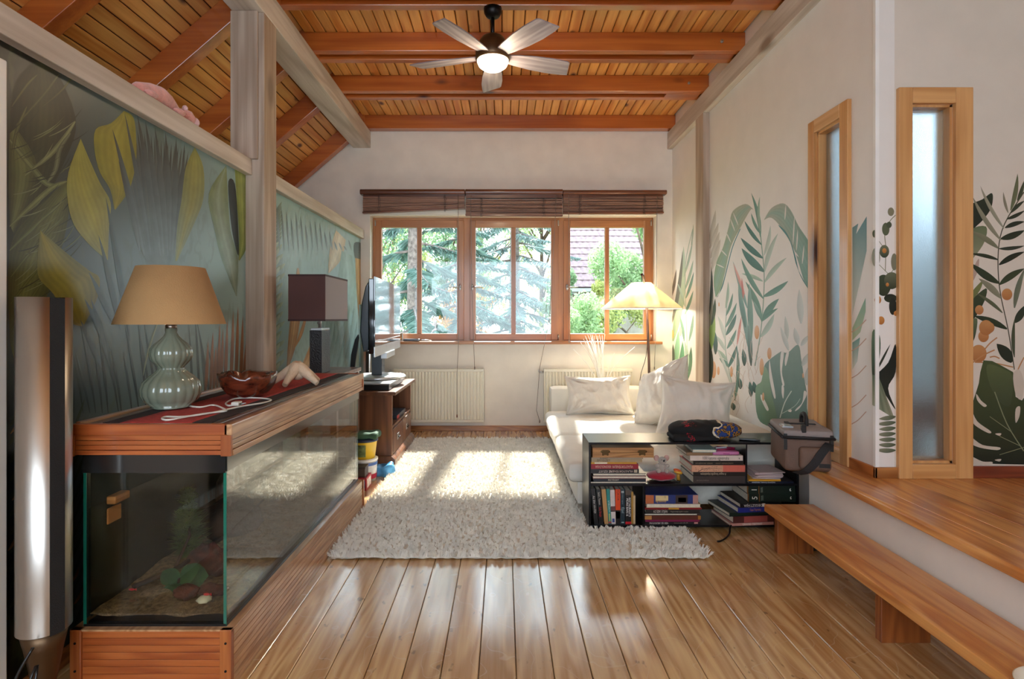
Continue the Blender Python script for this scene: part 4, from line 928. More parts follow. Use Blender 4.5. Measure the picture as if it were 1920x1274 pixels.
# pink plush on the rail
pp = thing('plush_toy', 'pink plush toy lying on the rail of the mural wall', 'toy', (-1.55, 2.62, ZR1))
mb = MB()
for (px, py, Yq, r) in ():
    pass
prf = [(2.39, .012), (2.43, .028), (2.50, .040), (2.57, .047), (2.63, .042), (2.69, .030), (2.73, .022)]
mb.tube([(-1.545, y, ZR1+r*1.02+.002) for y, r in prf], [r for y, r in prf], 14)
mb.build('body', M['pink_plush'], pp)
MB().ellip((-1.54, 2.785, ZR1+.034), (.04, .06, .033), 16, 10, lump=.15).build('head', M['pink_plush'], pp)
MB().ellip((-1.525, 2.838, ZR1+.026), (.024, .022, .024), 12, 8).build('snout', M['pink_light'], pp)
for y in (2.45, 2.66): MB().ellip((-1.50, y, ZR1+.014), (.022, .04, .014), 10, 8).build('leg', M['pink_plush'], pp)
for s_ in (-.03, .02): MB().ellip((-1.545+s_, 2.755, ZR1+.066), (.012, .016, .014), 10, 8).build('ear', M['pink_light'], pp)

# ================================================================== rug
RX0, RX1, RY0, RY1, RH = -.866, 1.018, 2.862, 5.62, .026
rug = thing('rug', 'large cream shaggy wool rug on the board floor before the sofa', 'rug', ((RX0+RX1)/2, (RY0+RY1)/2, 0))
ox, oy = rug.location.x, rug.location.y
nx, ny = 150, 216; V = []; g = np.random.default_rng(11)
for j in range(ny+1):
    for i in range(nx+1):
        u, v = i/nx, j/ny; x = RX0+(RX1-RX0)*u; y = RY0+(RY1-RY0)*v
        e = min(u*(RX1-RX0), (1-u)*(RX1-RX0), v*(RY1-RY0), (1-v)*(RY1-RY0)); k = min(1, e/.02)
        wob = .006*mnoise.noise(Vector((x*7, y*7, 2)))*(1-k)
        h = RH*(.25+.75*k**.5)+.007*mnoise.noise(Vector((x*34, y*34, 0)))+.006*mnoise.noise(Vector((x*80, y*80, 4)))
        if (y > 3.25 and x > .47) or (y > 3.58 and x > .45): h = .004
        elif y > 3.08 and x > .42: h *= .5
        V.append((x-ox+wob, y-oy+wob, max(.002, h)))
T = [(j*(nx+1)+i, j*(nx+1)+i+1, (j+1)*(nx+1)+i+1, (j+1)*(nx+1)+i) for j in range(ny) for i in range(nx)]
np_obj('rug_body', V, T, M['rugbase'], rug, True)
n = 260000
P0 = np.stack([g.random(n)*(RX1-RX0)+RX0-ox, np.clip((g.random(n)**1.35), 0, 1)*(RY1-RY0)+RY0-oy, np.full(n, RH*.45)], 1)
wx_, wy_ = P0[:, 0]+ox, P0[:, 1]+oy
keep = ~(((wy_ > 3.25) & (wx_ > .465)) | ((wy_ > 3.58) & (wx_ > .452))); P0 = P0[keep]; n = len(P0)
low = np.where((P0[:, 1]+oy > 3.10) & (P0[:, 0]+ox > .44), .72, 1.0); P0[:, 2] *= low
# clumps: strands lean towards random clump centres
cxs = np.floor((P0[:, 0])/.024); cys = np.floor((P0[:, 1])/.024)
hsh = np.sin(cxs*127.1+cys*311.7)*43758.5453; hx = hsh-np.floor(hsh); hsh2 = np.sin(cxs*269.5+cys*183.3)*43758.5453; hy = hsh2-np.floor(hsh2)
ctr = np.stack([(cxs+.2+.6*hx)*.024, (cys+.2+.6*hy)*.024], 1)
tipz = (RH*1.05+.012*g.random(n)+.008*hx)*low
lean = (ctr-P0[:, :2])*.75+g.normal(size=(n, 2))*.004+np.stack([(hx-.5)*.018, (hy-.5)*.018], 1)
tip = np.concatenate([P0[:, :2]+lean, tipz[:, None]], 1)
a = g.random(n)*2*PI; sd = np.stack([np.cos(a), np.sin(a), np.zeros(n)], 1)*.0016
V = np.empty((n*4, 3), np.float32); V[0::4] = P0-sd; V[1::4] = P0+sd; V[2::4] = tip+sd*.75; V[3::4] = tip-sd*.75
T = np.arange(n*4, dtype=np.int32).reshape(n, 4)
tag(np_obj('pile', V, T, M['rug'], rug), kind='stuff')

# ================================================================== sofa
SX0, SXB, SXR, SYN, SYF = .40, 1.44, 1.71, 3.575, 5.62
RT_ = .03
sofa = thing('sofa', 'low white corner sofa with loose cotton covers and deep seat', 'sofa', (1.05, 4.7, 0))
def sof(nm, mbx, mt=None): return mbx.build(nm, mt or M['linen'], sofa)
sof('sofa_base', soft_box(((.455+1.70)/2, (3.60+5.84)/2, .105), (1.70-.455, 5.84-3.60, .15), .02, 8))
for y0, y1, sd in ((SYN, 4.47, 2), (4.47, 5.60, 5)):
    sc_ = sof('seat_cushion', soft_box(((SX0+SXB)/2+.0, (y0+y1)/2, .238), (SXB-SX0, y1-y0-.004, .125), .045, 22, .012, 5, sd, (.02, 0, .10)))
for y0, y1 in ((SYN, 4.47), (4.47, 5.60)):
    x = SX0+.012; MB().tube([(x-.006, y0+.05+(y1-y0-.1)*t, .268+.002*mnoise.noise(Vector((t*40, 1, 0)))) for t in np.linspace(0, 1, 40)], .0035, 5).build('seam', M['pillow'], sofa)
sof('backrest', soft_box(((SXB+SXR)/2, (3.59+5.86)/2, .325), (SXR-SXB, 2.27, .31), .022, 12, .004, 5, 3))
sof('armrest', soft_box(((.455+SXB)/2, 5.73, .345), (SXB-.455, .24, .345), .03, 12, .004, 5, 4))
for x in (.55, 1.6):
    for y in (3.68, 5.76): MB().tube([(x, y, 0), (x, y, .05)], .02, 12).build('foot', M['black'], sofa)

def pillow(nm, label, c, dims, R, seed, plump=1.0, grp='loose cushions on the white sofa'):
    hw, hh, th = dims[0]/2, dims[1]/2, dims[2]/2; n = 48; mb = MB(); c = Vector(c)
    th0 = thing(nm, label, 'cushion', c, group=grp)
    for sg in (1, -1):
        vs = []
        for i in range(n+1):
            for j in range(n+1):
                u, v = -1+2*i/n, -1+2*j/n
                e = ((1-u*u)*(1-v*v)); tt = th*(max(0, e)**.42)
                pin = 1-.15*((1-u*u)*abs(v)**3); pinv = 1-.12*((1-v*v)*abs(u)**3)
                x = u*hw*pinv; y = v*hh*pin
                cr = 0
                for (a, b) in ((-1, -1), (1, -1), (-1, 1), (1, 1)):
                    dx, dy = u-a, v-b; r = math.hypot(dx, dy); an = math.atan2(dy, dx)
                    cr += math.sin(an*13+seed*a+2*b+3*mnoise.noise(Vector((u*2, v*2, seed))))*.016*math.exp(-(r-.3)**2*7)*(min(1, r*4))
                w_ = cr*th*9+.022*mnoise.noise(Vector((u*2.6+seed, v*2.6, sg)))+.012*mnoise.noise(Vector((u*7+seed+2*v, v*2.2, sg*2)))
                p = Vector((x, y, sg*(tt+(w_*min(1, e*6))))); p.z += -.03*plump*u*u*0
                vs.append(R @ p)
        fs = [(i*(n+1)+j, (i+1)*(n+1)+j, (i+1)*(n+1)+j+1, i*(n+1)+j+1) for i in range(n) for j in range(n)]
        if sg < 0: fs = [tuple(reversed(f)) for f in fs]
        mb.add(vs, fs, True)
    mb.build('cushion_body', M['pillow'], th0, local=True)
    ed = [R @ Vector((u*hw*(1-.12*(1-v*v)*abs(u)**3)*1.004, v*hh*(1-.15*(1-u*u)*abs(v)**3)*1.004, 0)) for u, v in [(-1+2*k/16, -1) for k in range(16)]+[(1, -1+2*k/16) for k in range(16)]+[(1-2*k/16, 1) for k in range(16)]+[(-1, 1-2*k/16) for k in range(17)]]
    MB().tube(ed, .0035, 5).build('piping', M['linen'], th0, local=True)
    return th0
def frame(right, up):     # local x = right, local y = up, local z = facing
    r = Vector(right).normalized(); u = Vector(up); u = (u-r*u.dot(r)).normalized(); z = r.cross(u); return Matrix((r, u, z)).transposed()
pillow('cushion', 'cream cushion lying against the sofa arm under the window', (PX(1123, 5.42), 5.42, .475), (.64, .38, .23), frame((1, -.02, .015), (0, .38, 1)), 1.3)
pillow('cushion', 'cream cushion leaning half turned between the other two, pointed corner up', (1.33, 4.88, .55), (.58, .58, .24), frame((.40, -.75, .34), (.30, .42, .88)), 2.1)
pillow('cushion', 'largest cream cushion nearest the bookcase with two pointed upper corners', (PX(1303, 4.12), 4.12, .545), (.52, .47, .30), frame((1, -.30, -.10), (.12, .34, 1)), 3.4)

# ================================================================== floor lamp and twigs
LYF = 5.79; lxc = PX(1202.5, LYF)
fl_ = thing('floor_lamp', 'floor lamp with wide glowing cream cone shade on a bent wooden pole', 'lamp', (PX(1216, 5.97), 5.97, 0))
def p3(px, py, Y): return (PX(px, Y), Y, PZ(py, Y))
pth = smooth_path([(PX(1217, 5.97), 5.97, 0), p3(1217, 690, 5.97), p3(1213.5, 600, 5.96), p3(1210.5, 555, 5.93), p3(1208, 530, 5.87), p3(1206, 519, 5.82), p3(1203, 515, 5.79)], 5)
MB().tube(pth, .0135, 12).build('pole', M['brown_pole'], fl_)
MB().lathe([(0, 0), (.13, 0), (.13, .015), (.02, .03), (0, .03)], (PX(1217, 5.97), 5.97, 0), 32).build('base', M['brown_pole'], fl_)
z0, z1 = PZ(579, LYF), PZ(530.5, LYF); r0, r1 = 73.5*LYF/F, 18*LYF/F
seg = 40
MB().lathe([(r0, z0), (r0*.985, z0+.012), (r1, z1), (r1-.002, z1), (r0*.983, z0+.010), (r0-.003, z0)], (lxc, LYF, 0), seg).build('lamp_shade', M['lamp_shade'], fl_)
mb = MB()
for k in range(8): a = 2*PI*k/8+.3; mb.tube([(lxc+r0*math.cos(a), LYF+r0*math.sin(a), z0), (lxc+r1*math.cos(a), LYF+r1*math.sin(a), z1)], .0022, 5)
tag(mb.build('shade_rib', plain('shade_seam', '#cdb98a', .8), fl_), kind='stuff')
MB().lathe([(r0-.001, z0-.004), (r0+.003, z0-.004), (r0+.003, z0+.006), (r0-.001, z0+.006), (r0-.001, z0-.004)], (lxc, LYF, 0), 48).build('shade_rim', M['white'], fl_)
MB().tube([p3(1203, 515, LYF), (lxc, LYF, z1-.06)], .004, 6).build('hanging_flex', M['black'], fl_)
M['bulb'] = plain('lamp_bulb', '#fff2d8', .4, emit='#ffdca0', estr=22)
MB().ellip((lxc, LYF, z1-.115), (.04, .04, .055), 16, 10).build('bulb', M['bulb'], fl_)
pl2 = bpy.data.lights.new('floor_lamp_light', 'POINT'); pl2.energy = 6; pl2.color = (1, .86, .66); pl2.shadow_soft_size = .05
po = bpy.data.objects.new('floor_lamp_light', pl2); C.objects.link(po); po.location = (lxc, LYF, z1-.20)
MB().tube(smooth_path([p3(1213, 590, 5.955), p3(1216, 620, 5.94), p3(1211, 670, 5.94), p3(1200, 712, 5.94), p3(1198, 790, 5.94)]), .003, 6).build('flex', M['black'], fl_)
tv_ = thing('twig_vase', 'slender white vase of white twigs standing behind the sofa arm', 'vase', (PX(1128, 5.95), 5.95, 0))
vxx = PX(1128, 5.95)
MB().lathe([(0, 0), (.05, 0), (.06, .1), (.045, .3), (.03, .42), (.036, .46), (.03, .46), (.026, .42), (0, .40)], (vxx, 5.95, 0), 28).build('vase_body', M['white'], tv_)
M['twig'] = plain('white_twig', '#f3f1ec', .7)
for k, (px, py) in enumerate(((1087, 640), (1094, 636), (1097, 630), (1102, 628), (1106, 627), (1110, 628), (1108, 634), (1114, 630), (1117, 627), (1121, 630), (1124, 628), (1129, 629), (1134, 627), (1132, 640), (1075, 655), (1152, 662), (1190, 651), (1112, 640), (1100, 640))):
    e = Vector(p3(px, py, 5.90+.06*rnd.random())); b0 = Vector((vxx+rnd.uniform(-.015, .015), 5.95+rnd.uniform(-.01, .01), .41)); m_ = (b0+e)/2+Vector((rnd.uniform(-.02, .02)-(e.x-vxx)*.14, 0, .03))
    MB().tube(smooth_path([b0, m_, e], 4), [.0042]*4+[.0036]*4+[.0028], 5).build('twig', M['twig'], tv_)

# ================================================================== bookcase
BX0, BX1, BF, BB, BT = .479, 1.668, 3.256, 3.525, .497
BFOOT = .018; SH = .262; TH = .012
bc = thing('bookcase', 'low black steel open bookcase standing behind the sofa end', 'bookcase', ((BX0+BX1)/2, (BF+BB)/2, 0))
def bcs(nm, *a): return MB().box(*a).build(nm, M['casing'], bc, bevel=.0012)
bcs('top_panel', BX0, BX1, BF, BB, BT-TH, BT); bcs('bottom_panel', BX0, BX1, BF, BB, BFOOT, BFOOT+TH)
bcs('side_panel', BX0, BX0+TH, BF, BB, BFOOT+TH, BT-TH); bcs('side_panel', BX1-TH, BX1, BF, BB, BFOOT+TH, BT-TH)
bcs('shelf', BX0+TH, BX1-TH, BF, BB, SH-TH, SH)
xd = PX(1207, BF); bcs('divider', xd-.006, xd+.006, BF, BB, BFOOT+TH, SH-TH)
xd2 = PX(1400, BF); bcs('divider', xd2-.004, xd2+.004, BF, BB, SH, BT-TH)
xd3 = PX(1340, BF)
for x in (BX0+.04, BX1-.05):
    for y in (BF+.03, BB-.04): MB().box(x-.02, x+.02, y-.02, y+.02, 0, BFOOT).build('foot', M['casing'], bc)
FLOOR_B, FLOOR_S = BFOOT+TH, SH
# ---- books
PAGE = plain('book_pages', '#d8cdb8', .9, var=.05, vscale=90)
_mc = {}
def cov(c):
    if c not in _mc: _mc[c] = plain('book_cover_'+c[1:], c, .38, var=.04, vscale=25)
    return _mc[c]
def text(parent, body, size, loc, mat, flip=False, rot=0, name='title', sx=1):
    cu = bpy.data.curves.new(name, 'FONT'); cu.body = body; cu.size = size; cu.align_x = 'CENTER'; cu.align_y = 'CENTER'; cu.extrude = .0002; cu.resolution_u = 2
    o = bpy.data.objects.new(name, cu); C.objects.link(o); o.parent = parent; o.location = loc
    o.rotation_euler = (PI/2, (PI if flip else 0)+rot, 0); o.scale = (sx, 1, 1); cu.materials.append(mat); return o
def book(label, w_, d, t, c, out='spine', titles=(), loc=(0, 0, 0), rot=(0, 0, 0), patches=(), group='books in the black bookcase', nm='book', page=None):
    """local: x along the spine, y into the shelf, z through the thickness"""
    b = thing(nm, label, 'book', loc, rot, group); ct_ = min(.0025, t*.14); e = .003
    mb = MB().box(0, w_, 0, d, 0, ct_).box(0, w_, 0, d, t-ct_, t)
    if out == 'spine': mb.box(0, w_, 0, .003, ct_, t-ct_)
    else: mb.box(0, w_, d-.003, d, ct_, t-ct_)
    tag(mb.build('cover', cov(c), b, local=True), kind=None)
    y0, y1 = (.003, d-e) if out == 'spine' else (e, d-.003)
    MB().box(e, w_-e, y0, y1, ct_, t-ct_).build('pages', page or PAGE, b, local=True)
    for (u0, u1, v0, v1, pc) in patches:
        MB().box(u0*w_, u1*w_, -.0008, 0, v0*t, v1*t).build('spine_label', cov(pc), b, local=True)
    for (body, frac, u, pc, fl, *rest) in titles:
        v_ = rest[0] if rest else .5; cap = rest[1] if len(rest) > 1 else 1.0
        size = min(t*frac*1.25, cap); wd = len(body)*size*.53; avail = rest[2]*w_ if len(rest) > 2 else .9*w_; sx = min(1, avail/max(wd, 1e-6))
        text(b, body, size, (u*w_, -.0012, v_*t), cov(pc), fl, sx=sx)
    return b
S_ = BF+.012
def flat(label, pxa, pxb, pya, pyb, c, d=.2, dy=0, **k):
    Y = S_+dy; x0, x1 = PX(pxa, Y), PX(pxb, Y); t = (pyb-pya)*Y/F
    return dict(label=label, x0=x0, w=x1-x0, t=t, c=c, d=d, Y=Y, k=k)
def stack(base, items):
    z = base
    for it in items:
        k = it['k']; book(it['label'], it['w'], it['d'], it['t'], it['c'], loc=(it['x0'], it['Y'], z), rot=(0, 0, k.pop('yaw', 0)), **k); z += it['t']+.0004
    return z
zt = stack(FLOOR_S, [
    flat('thin dark book lowest in the upper left stack', 1107, 1211, 905.5, 909, '#1c1a1c', out='pages'),
    flat('navy book with small pale title, second from shelf in the upper left stack', 1113, 1211, 900.5, 905.5, '#20242d', titles=(('FESTÉSZET', .7, .38, '#cdbfa8', False),)),
    flat('book with red edges and fore-edge outward in the upper left stack', 1111, 1212, 895.5, 900.5, '#7d2a28', out='pages'),
    flat('dark book with fore-edge outward in the upper left stack', 1112, 1211, 890.5, 895.5, '#2a2422', out='pages'),
    flat('black book with upside-down white title under the red one', 1106, 1198, 882.5, 890.3, '#1e1a1a', titles=(('AZ EZÜST', .6, .32, '#cbb8ac', True, .45), ('VILÁGTÖRTÉNETE', .55, .64, '#c3aca0', True, .5)), patches=((.90, .965, .15, .85, '#a89d88'),)),
    flat('dark red book with upside-down pale title in the upper left stack', 1106, 1197, 873, 882.3, '#8e1f2d', titles=(('VILÁGTÖRTÉNELMI  KRONOLÓGIA', .55, .5, '#d6b3a0', True, .5, .02, .7),)),
    flat('thin yellow book above the dark red one', 1106, 1194, 869.3, 872.8, '#c0892c', patches=((.1, .37, .1, .9, '#d8cdb6'),)),
    flat('thin tan book with black label under the wooden box', 1109, 1204, 863.5, 869, '#a18b6c', titles=(('ÉPÍTÉSZET', .8, .24, '#1e1a16', False),)),
    flat('grey tan book directly under the wooden box', 1109, 1206, 860.5, 863.3, '#9b8a74', titles=(('MŰVÉSZET', .9, .24, '#1e1a16', False),)),
])
# wooden box with fancy hasps
Y = S_-.004; x0, x1 = PX(1111, Y), PX(1226, Y); tb_ = .056
wb = thing('wooden_box', 'flat wooden box with two ornate brass hasps on the upper left stack', 'box', ((x0+x1)/2, Y+.1, zt))
MB().box(x0, x1, Y, Y+.21, zt, zt+tb_*.5-.0006).build('box_body', wood('box_wood', '#8a5a30', '#b98752', 'X', 1.2, .4), wb, bevel=.0015)
MB().box(x0, x1, Y, Y+.21, zt+tb_*.5, zt+tb_).build('lid', bpy.data.materials['box_wood'], wb, bevel=.0015)
for u in (.21, .81):
    xx = x0+(x1-x0)*u; hs = MB().box(xx-.018, xx+.018, Y-.0022, Y, zt+tb_*.28, zt+tb_*.78).build('hasp', plain('old_brass_%d' % int(u*100), '#5b4424', .4, .7), wb, bevel=.001)
    for s_ in (-1, 1): MB().ellip((xx+s_*.019, Y-.001, zt+tb_*.62), (.008, .0015, .007), 8, 6).ellip((xx+s_*.013, Y-.001, zt+tb_*.3), (.006, .0015, .005), 8, 6).build('scroll', bpy.data.materials['old_brass_%d' % int(u*100)], hs)
zt2 = stack(FLOOR_S, [
    flat('thick dark grey-brown book lowest in the upper middle stack', 1300, 1398, 896, 909.5, '#3d3431', d=.235, titles=(('ENCIKLOPÉDIA', .2, .18, '#7d7066', False, .4),)),
    flat('dark book with upside-down slanted title in the upper middle stack', 1300, 1398, 888, 895.8, '#1f1916', d=.235, titles=(('A magyar fotográfia képeskönyve', .62, .38, '#c3b39c', True, .5, .02, .6),)),
    flat('coral book with a dark painted branch on its spine', 1297, 1398, 875.3, 887.8, '#cf6a58', d=.235, patches=((.0, .58, 0, 1, '#cf9a7c'),)),
    flat('black book with faint title above the coral one', 1300, 1394, 866.7, 875, '#191512', d=.20, titles=(('KÖZÉPKORI VÁRAK  ·  NAGY KÉPESKÖNYV', .35, .42, '#8d7a66', False, .4),)),
    flat('cream-spined book titled in dark letters in the upper middle stack', 1294, 1393, 857, 866.5, '#d8c6ba', d=.235, titles=(('1000 katonai egyenruha', .72, .48, '#2c241f', False, .5, .05, .62), ('a', .5, .93, '#2c241f', False))),
])
coral = [o for o in bpy.data.objects if o.get('label', '').startswith('coral book')][0]
t_ = 12.5*S_/F; w_ = PX(1398, S_)-PX(1297, S_)
mb = MB(); gg = random.Random(4)
mb.tube([(.12*w_, -.0014, .05*t_), (.2*w_, -.0014, .42*t_), (.33*w_, -.0014, .58*t_), (.56*w_, -.0014, .5*t_)], [.0018, .0014, .0009, .0004], 5)
for k in range(34): u = gg.uniform(.05, .5); v_ = gg.uniform(.12, .92); mb.ellip((u*w_, -.0012, v_*t_), (.0022, .0003, .0011), 6, 4)
tag(mb.build('printed_branch', cov('#2c1b14'), coral, local=True), kind='stuff')
x0 = PX(1287, S_)
book('brown paperback lying on the cream-spined book', PX(1336, S_)-x0, .20, .017, '#86694d', loc=(x0, S_, zt2))
book('teal and grey paperback on top of the brown one', .135, .19, .016, '#8fa9a6', loc=(PX(1299, S_)+.0, S_+.005, zt2+.0175), rot=(0, 0, -.05), out='pages')
pc_ = thing('pencil_case', 'pink pencil case lying on the cream-spined book', 'case', (PX(1362, S_), S_+.05, zt2))
soft_box((PX(1362, S_), S_+.06, zt2+.012), (.152, .12, .0235), .009, 8).build('case_body', plain('pink_plastic', '#c87aa6', .4), pc_)
MB().box(PX(1356, S_), PX(1368, S_), S_-.003, S_+.001, zt2+.008, zt2+.014).build('clasp', plain('pink_clasp', '#a94f86', .4), pc_, bevel=.001)
for k, (a, b, col, lab) in enumerate((((1341, .006), (1381, .02), '#8c1640', 'dark red pen lying on the pink pencil case'), ((1345, .05), (1378, .07), '#d8cfd0', 'white pen lying across the pink pencil case'), ((1352, .09), (1386, .05), '#a3204a', 'crimson pen at the back of the pink pencil case'))):
    p0 = Vector((PX(a[0], S_), S_+.01+a[1], zt2+.029)); p1 = Vector((PX(b[0], S_), S_+.01+b[1], zt2+.029)); q = thing('pen', lab, 'pen', p0, group='pens on the pencil case')
    dd = (p1-p0); MB().tube([p0+dd*.12, p1], .0042, 8).build('barrel', cov(col), q); MB().tube([p0, p0+dd*.12], [.0012, .0042], 8).build('tip', M['steel'], q)
# right compartment
zq = stack(FLOOR_S, [flat('thin navy booklet with white title in the right compartment', 1404, 1488, 904.5, 908.5, '#15192a', d=.21, titles=(('HOGYAN TANULJ OLASZUL', .7, .33, '#d6d9e2', False, .5, .02, .6),)),
                     flat('thin yellow magazine on the navy booklet', 1404, 1464, 901, 904.2, '#d79a25', d=.21)])
ps = thing('paper_stack', 'loose stack of pale papers in the right compartment of the bookcase', 'papers', (PX(1432, S_+.02), S_+.1, zq))
for k in range(7):
    R_z = Matrix.Rotation(rnd.uniform(-.16, .16), 3, 'Z'); MB().cbox((PX(1428+k, S_+.09), S_+.09, zq+.003+k*.0055), (.15, .17, .0042), R_z).build('sheet', plain('paper_%d' % k, ('#c9b2ae', '#bfa3a6', '#cdb9b4')[k % 3], .8, var=.05), ps)
tag(MB().ellip((PX(1466, S_), S_+.03, zq+.011), (.02, .016, .012), 14, 10, lump=.2).build('pebble', plain('pink_pebble', '#c9a79c', .6)), 'small pale pink pebble beside the loose papers', 'pebble')
# mouse toy on red cushion, hair clip
Ym = S_+.07; mx = PX(1240, Ym)
rc = tag(MB().ellip((mx, Ym, FLOOR_S+.026), (.084, .066, .0255), 28, 14, lump=.08, sc=2.5, seed=3).build('felt_cushion', plain('red_felt', '#a8152c', .9, bump=.4, bscale=200, sheen=.4)), 'small dark red felt cushion under the plush mouse', 'cushion')
ms = thing('plush_mouse', 'small grey plush mouse sitting on the red felt cushion', 'toy', (mx, Ym, FLOOR_S+.05)); zb = FLOOR_S+.05
GP = plain('grey_plush', '#b3a79b', .95, bump=1, bscale=200, sheen=.5); GE = plain('plush_ear', '#c79d92', .95)
MB().ellip((mx, Ym, zb+.024), (.03, .027, .03), 14, 10, lump=.08, sc=6).build('body', GP, ms)
MB().ellip((mx+.002, Ym-.012, zb+.066), (.024, .026, .022), 14, 10, lump=.06, sc=6).build('head', GP, ms)
MB().ellip((mx+.004, Ym-.04, zb+.070), (.006, .006, .006), 10, 8).build('nose', M['black'], ms)
for s_ in (-1, 1):
    MB().ellip((mx+s_*.029, Ym-.002, zb+.078), (.016, .006, .017), 12, 8).build('ear', GE, ms)
    MB().ellip((mx+s_*.030, Ym-.014, zb+.036), (.013, .016, .011), 10, 8, lump=.1).build('arm', GP, ms)
    MB().ellip((mx+s_*.024, Ym-.028, zb+.010), (.014, .018, .012), 10, 8, lump=.1).build('foot', GP, ms)
    MB().ellip((mx+.002+s_*.009, Ym-.0345, zb+.074), (.0025, .002, .0025), 8, 6).build('eye', M['black'], ms)
ob_ = thing('toy_slipper', 'small orange and yellow rounded toy beside the red felt cushion', 'toy', (mx+.095, Ym-.0, FLOOR_S))
MB().ellip((mx+.095, Ym-.01, FLOOR_S+.048), (.026, .02, .011), 14, 10, Matrix.Rotation(.25, 3, 'Y')).build('yellow_sole', cov('#d7a53a'), ob_)
MB().ellip((mx+.09, Ym-.008, FLOOR_S+.057), (.024, .018, .010), 14, 10, Matrix.Rotation(.3, 3, 'Y')).build('orange_top', cov('#c9531d'), ob_)
MB().tube([(mx+.1, Ym, FLOOR_S), (mx+.097, Ym, FLOOR_S+.046)], [.012, .008], 10).build('stem', cov('#b8862f'), ob_)
hc_ = thing('hair_clip', 'tiny black hair clip lying on the middle shelf', 'clip', (PX(1270, S_+.02), S_+.03, FLOOR_S))
mb = MB(); p0 = Vector((PX(1266, S_+.02), S_+.06, FLOOR_S+.004)); p1 = Vector((PX(1275, S_+.0), S_+.012, FLOOR_S+.004)); mb.tube([p0, p1], .0032, 7).build('bar', M['black'], hc_)
for k in range(5): q = p0.lerp(p1, .1+.2*k); MB().tube([q+Vector((-.009, -.003, 0)), q+Vector((.009, .003, 0))], .0018, 5).build('tooth', M['black'], hc_)
# upright books
def upright(label, xt, xb, pyt, pyb, wpx, c, d=.17, **k):
    Y = S_+.004; h = (pyb-pyt)*Y/F; t = wpx*Y/F; xt_, xb_ = PX(xt, Y), PX(xb, Y); ln = math.atan2(xb_-xt_, h)
    # xb/xt: right edges bottom and top
    z0 = FLOOR_B+ (t*math.sin(ln) if ln > 0 else 0)+.0005
    return book(label, h/math.cos(ln), d, t, c, loc=(xb_, Y, FLOOR_B+.0005), rot=(0, -PI/2-ln, 0), **k)
upright('black book leaning at the left end with white handwritten title', 1115.5, 1122.5, 917.5, 984.5, 8, '#1b1818', titles=(('Az élet iskolája', .55, .55, '#cfc8c0', True),))
upright('black book with red title leaning second from the left', 1126, 1131.5, 918.5, 983.5, 8, '#14110f', titles=(('Sally Beagle', .6, .35, '#b8262c', True, .5, .02, .4), ('Sarah L. Thomson', .5, .74, '#d0c6b8', True, .5, .02, .42)))
upright('tan book leaning beside the black and red one', 1135.5, 1141.5, 918, 983.5, 8, '#b58a58')
upright('teal book leaning beside the tan one', 1142.8, 1146.8, 917.8, 983.5, 6, '#1f7f78', titles=(('ÚTIKÖNYV', .6, .5, '#cfe0d8', True),), patches=((.02, .07, .1, .9, '#b54a55'), (.08, .3, .3, .7, '#9fb06a')))
upright('white book with photo band and label beside the teal one', 1152.3, 1154.8, 919.5, 983.5, 8.6, '#cdbfb8', patches=((.39, .52, .0, 1, '#6b3f3c'), (.05, .16, .25, .75, '#3a4a86'), (.36, .39, 0, 1, '#2b2322')))
upright('bright orange and black book in the lower left compartment', 1163, 1163.4, 918.7, 983.5, 9, '#d9481a', titles=(('TÜKÖR', .55, .84, '#5d1b0c', True),), patches=((.0, .40, 0, 1, '#1c1412'), (.16, .36, .1, .9, '#8c2a18')))
upright('dark teal book beside the orange one', 1171.3, 1171.8, 919, 983.5, 8, '#1d2f38', titles=(('Éjjel', .7, .4, '#9fb3b3', True), ('irodalmi regény', .35, .74, '#7d9094', True)), patches=((.9, .96, .2, .8, '#a7b2ad'), (.03, .06, .2, .8, '#a7b2ad')))
upright('black and red restaurant guide with bold white title', 1183.3, 1183.5, 921.5, 984.5, 10.8, '#161212', titles=(('MORE BARS &', .40, .50, '#e6e0da', True, .70, .03, .58), ('RESTAURANTS', .40, .50, '#e6e0da', True, .28, .03, .62)), patches=((.0, .07, 0, 1, '#c01f26'), (.86, 1.0, 0, 1, '#4d423a')))
upright('thin ochre booklet beside the restaurant guide', 1187.4, 1187.4, 924, 984, 3.6, '#a57a35')
upright('thin cream booklet at the right end of the upright row', 1191.2, 1191.2, 931, 983.5, 3.6, '#c9ae86')
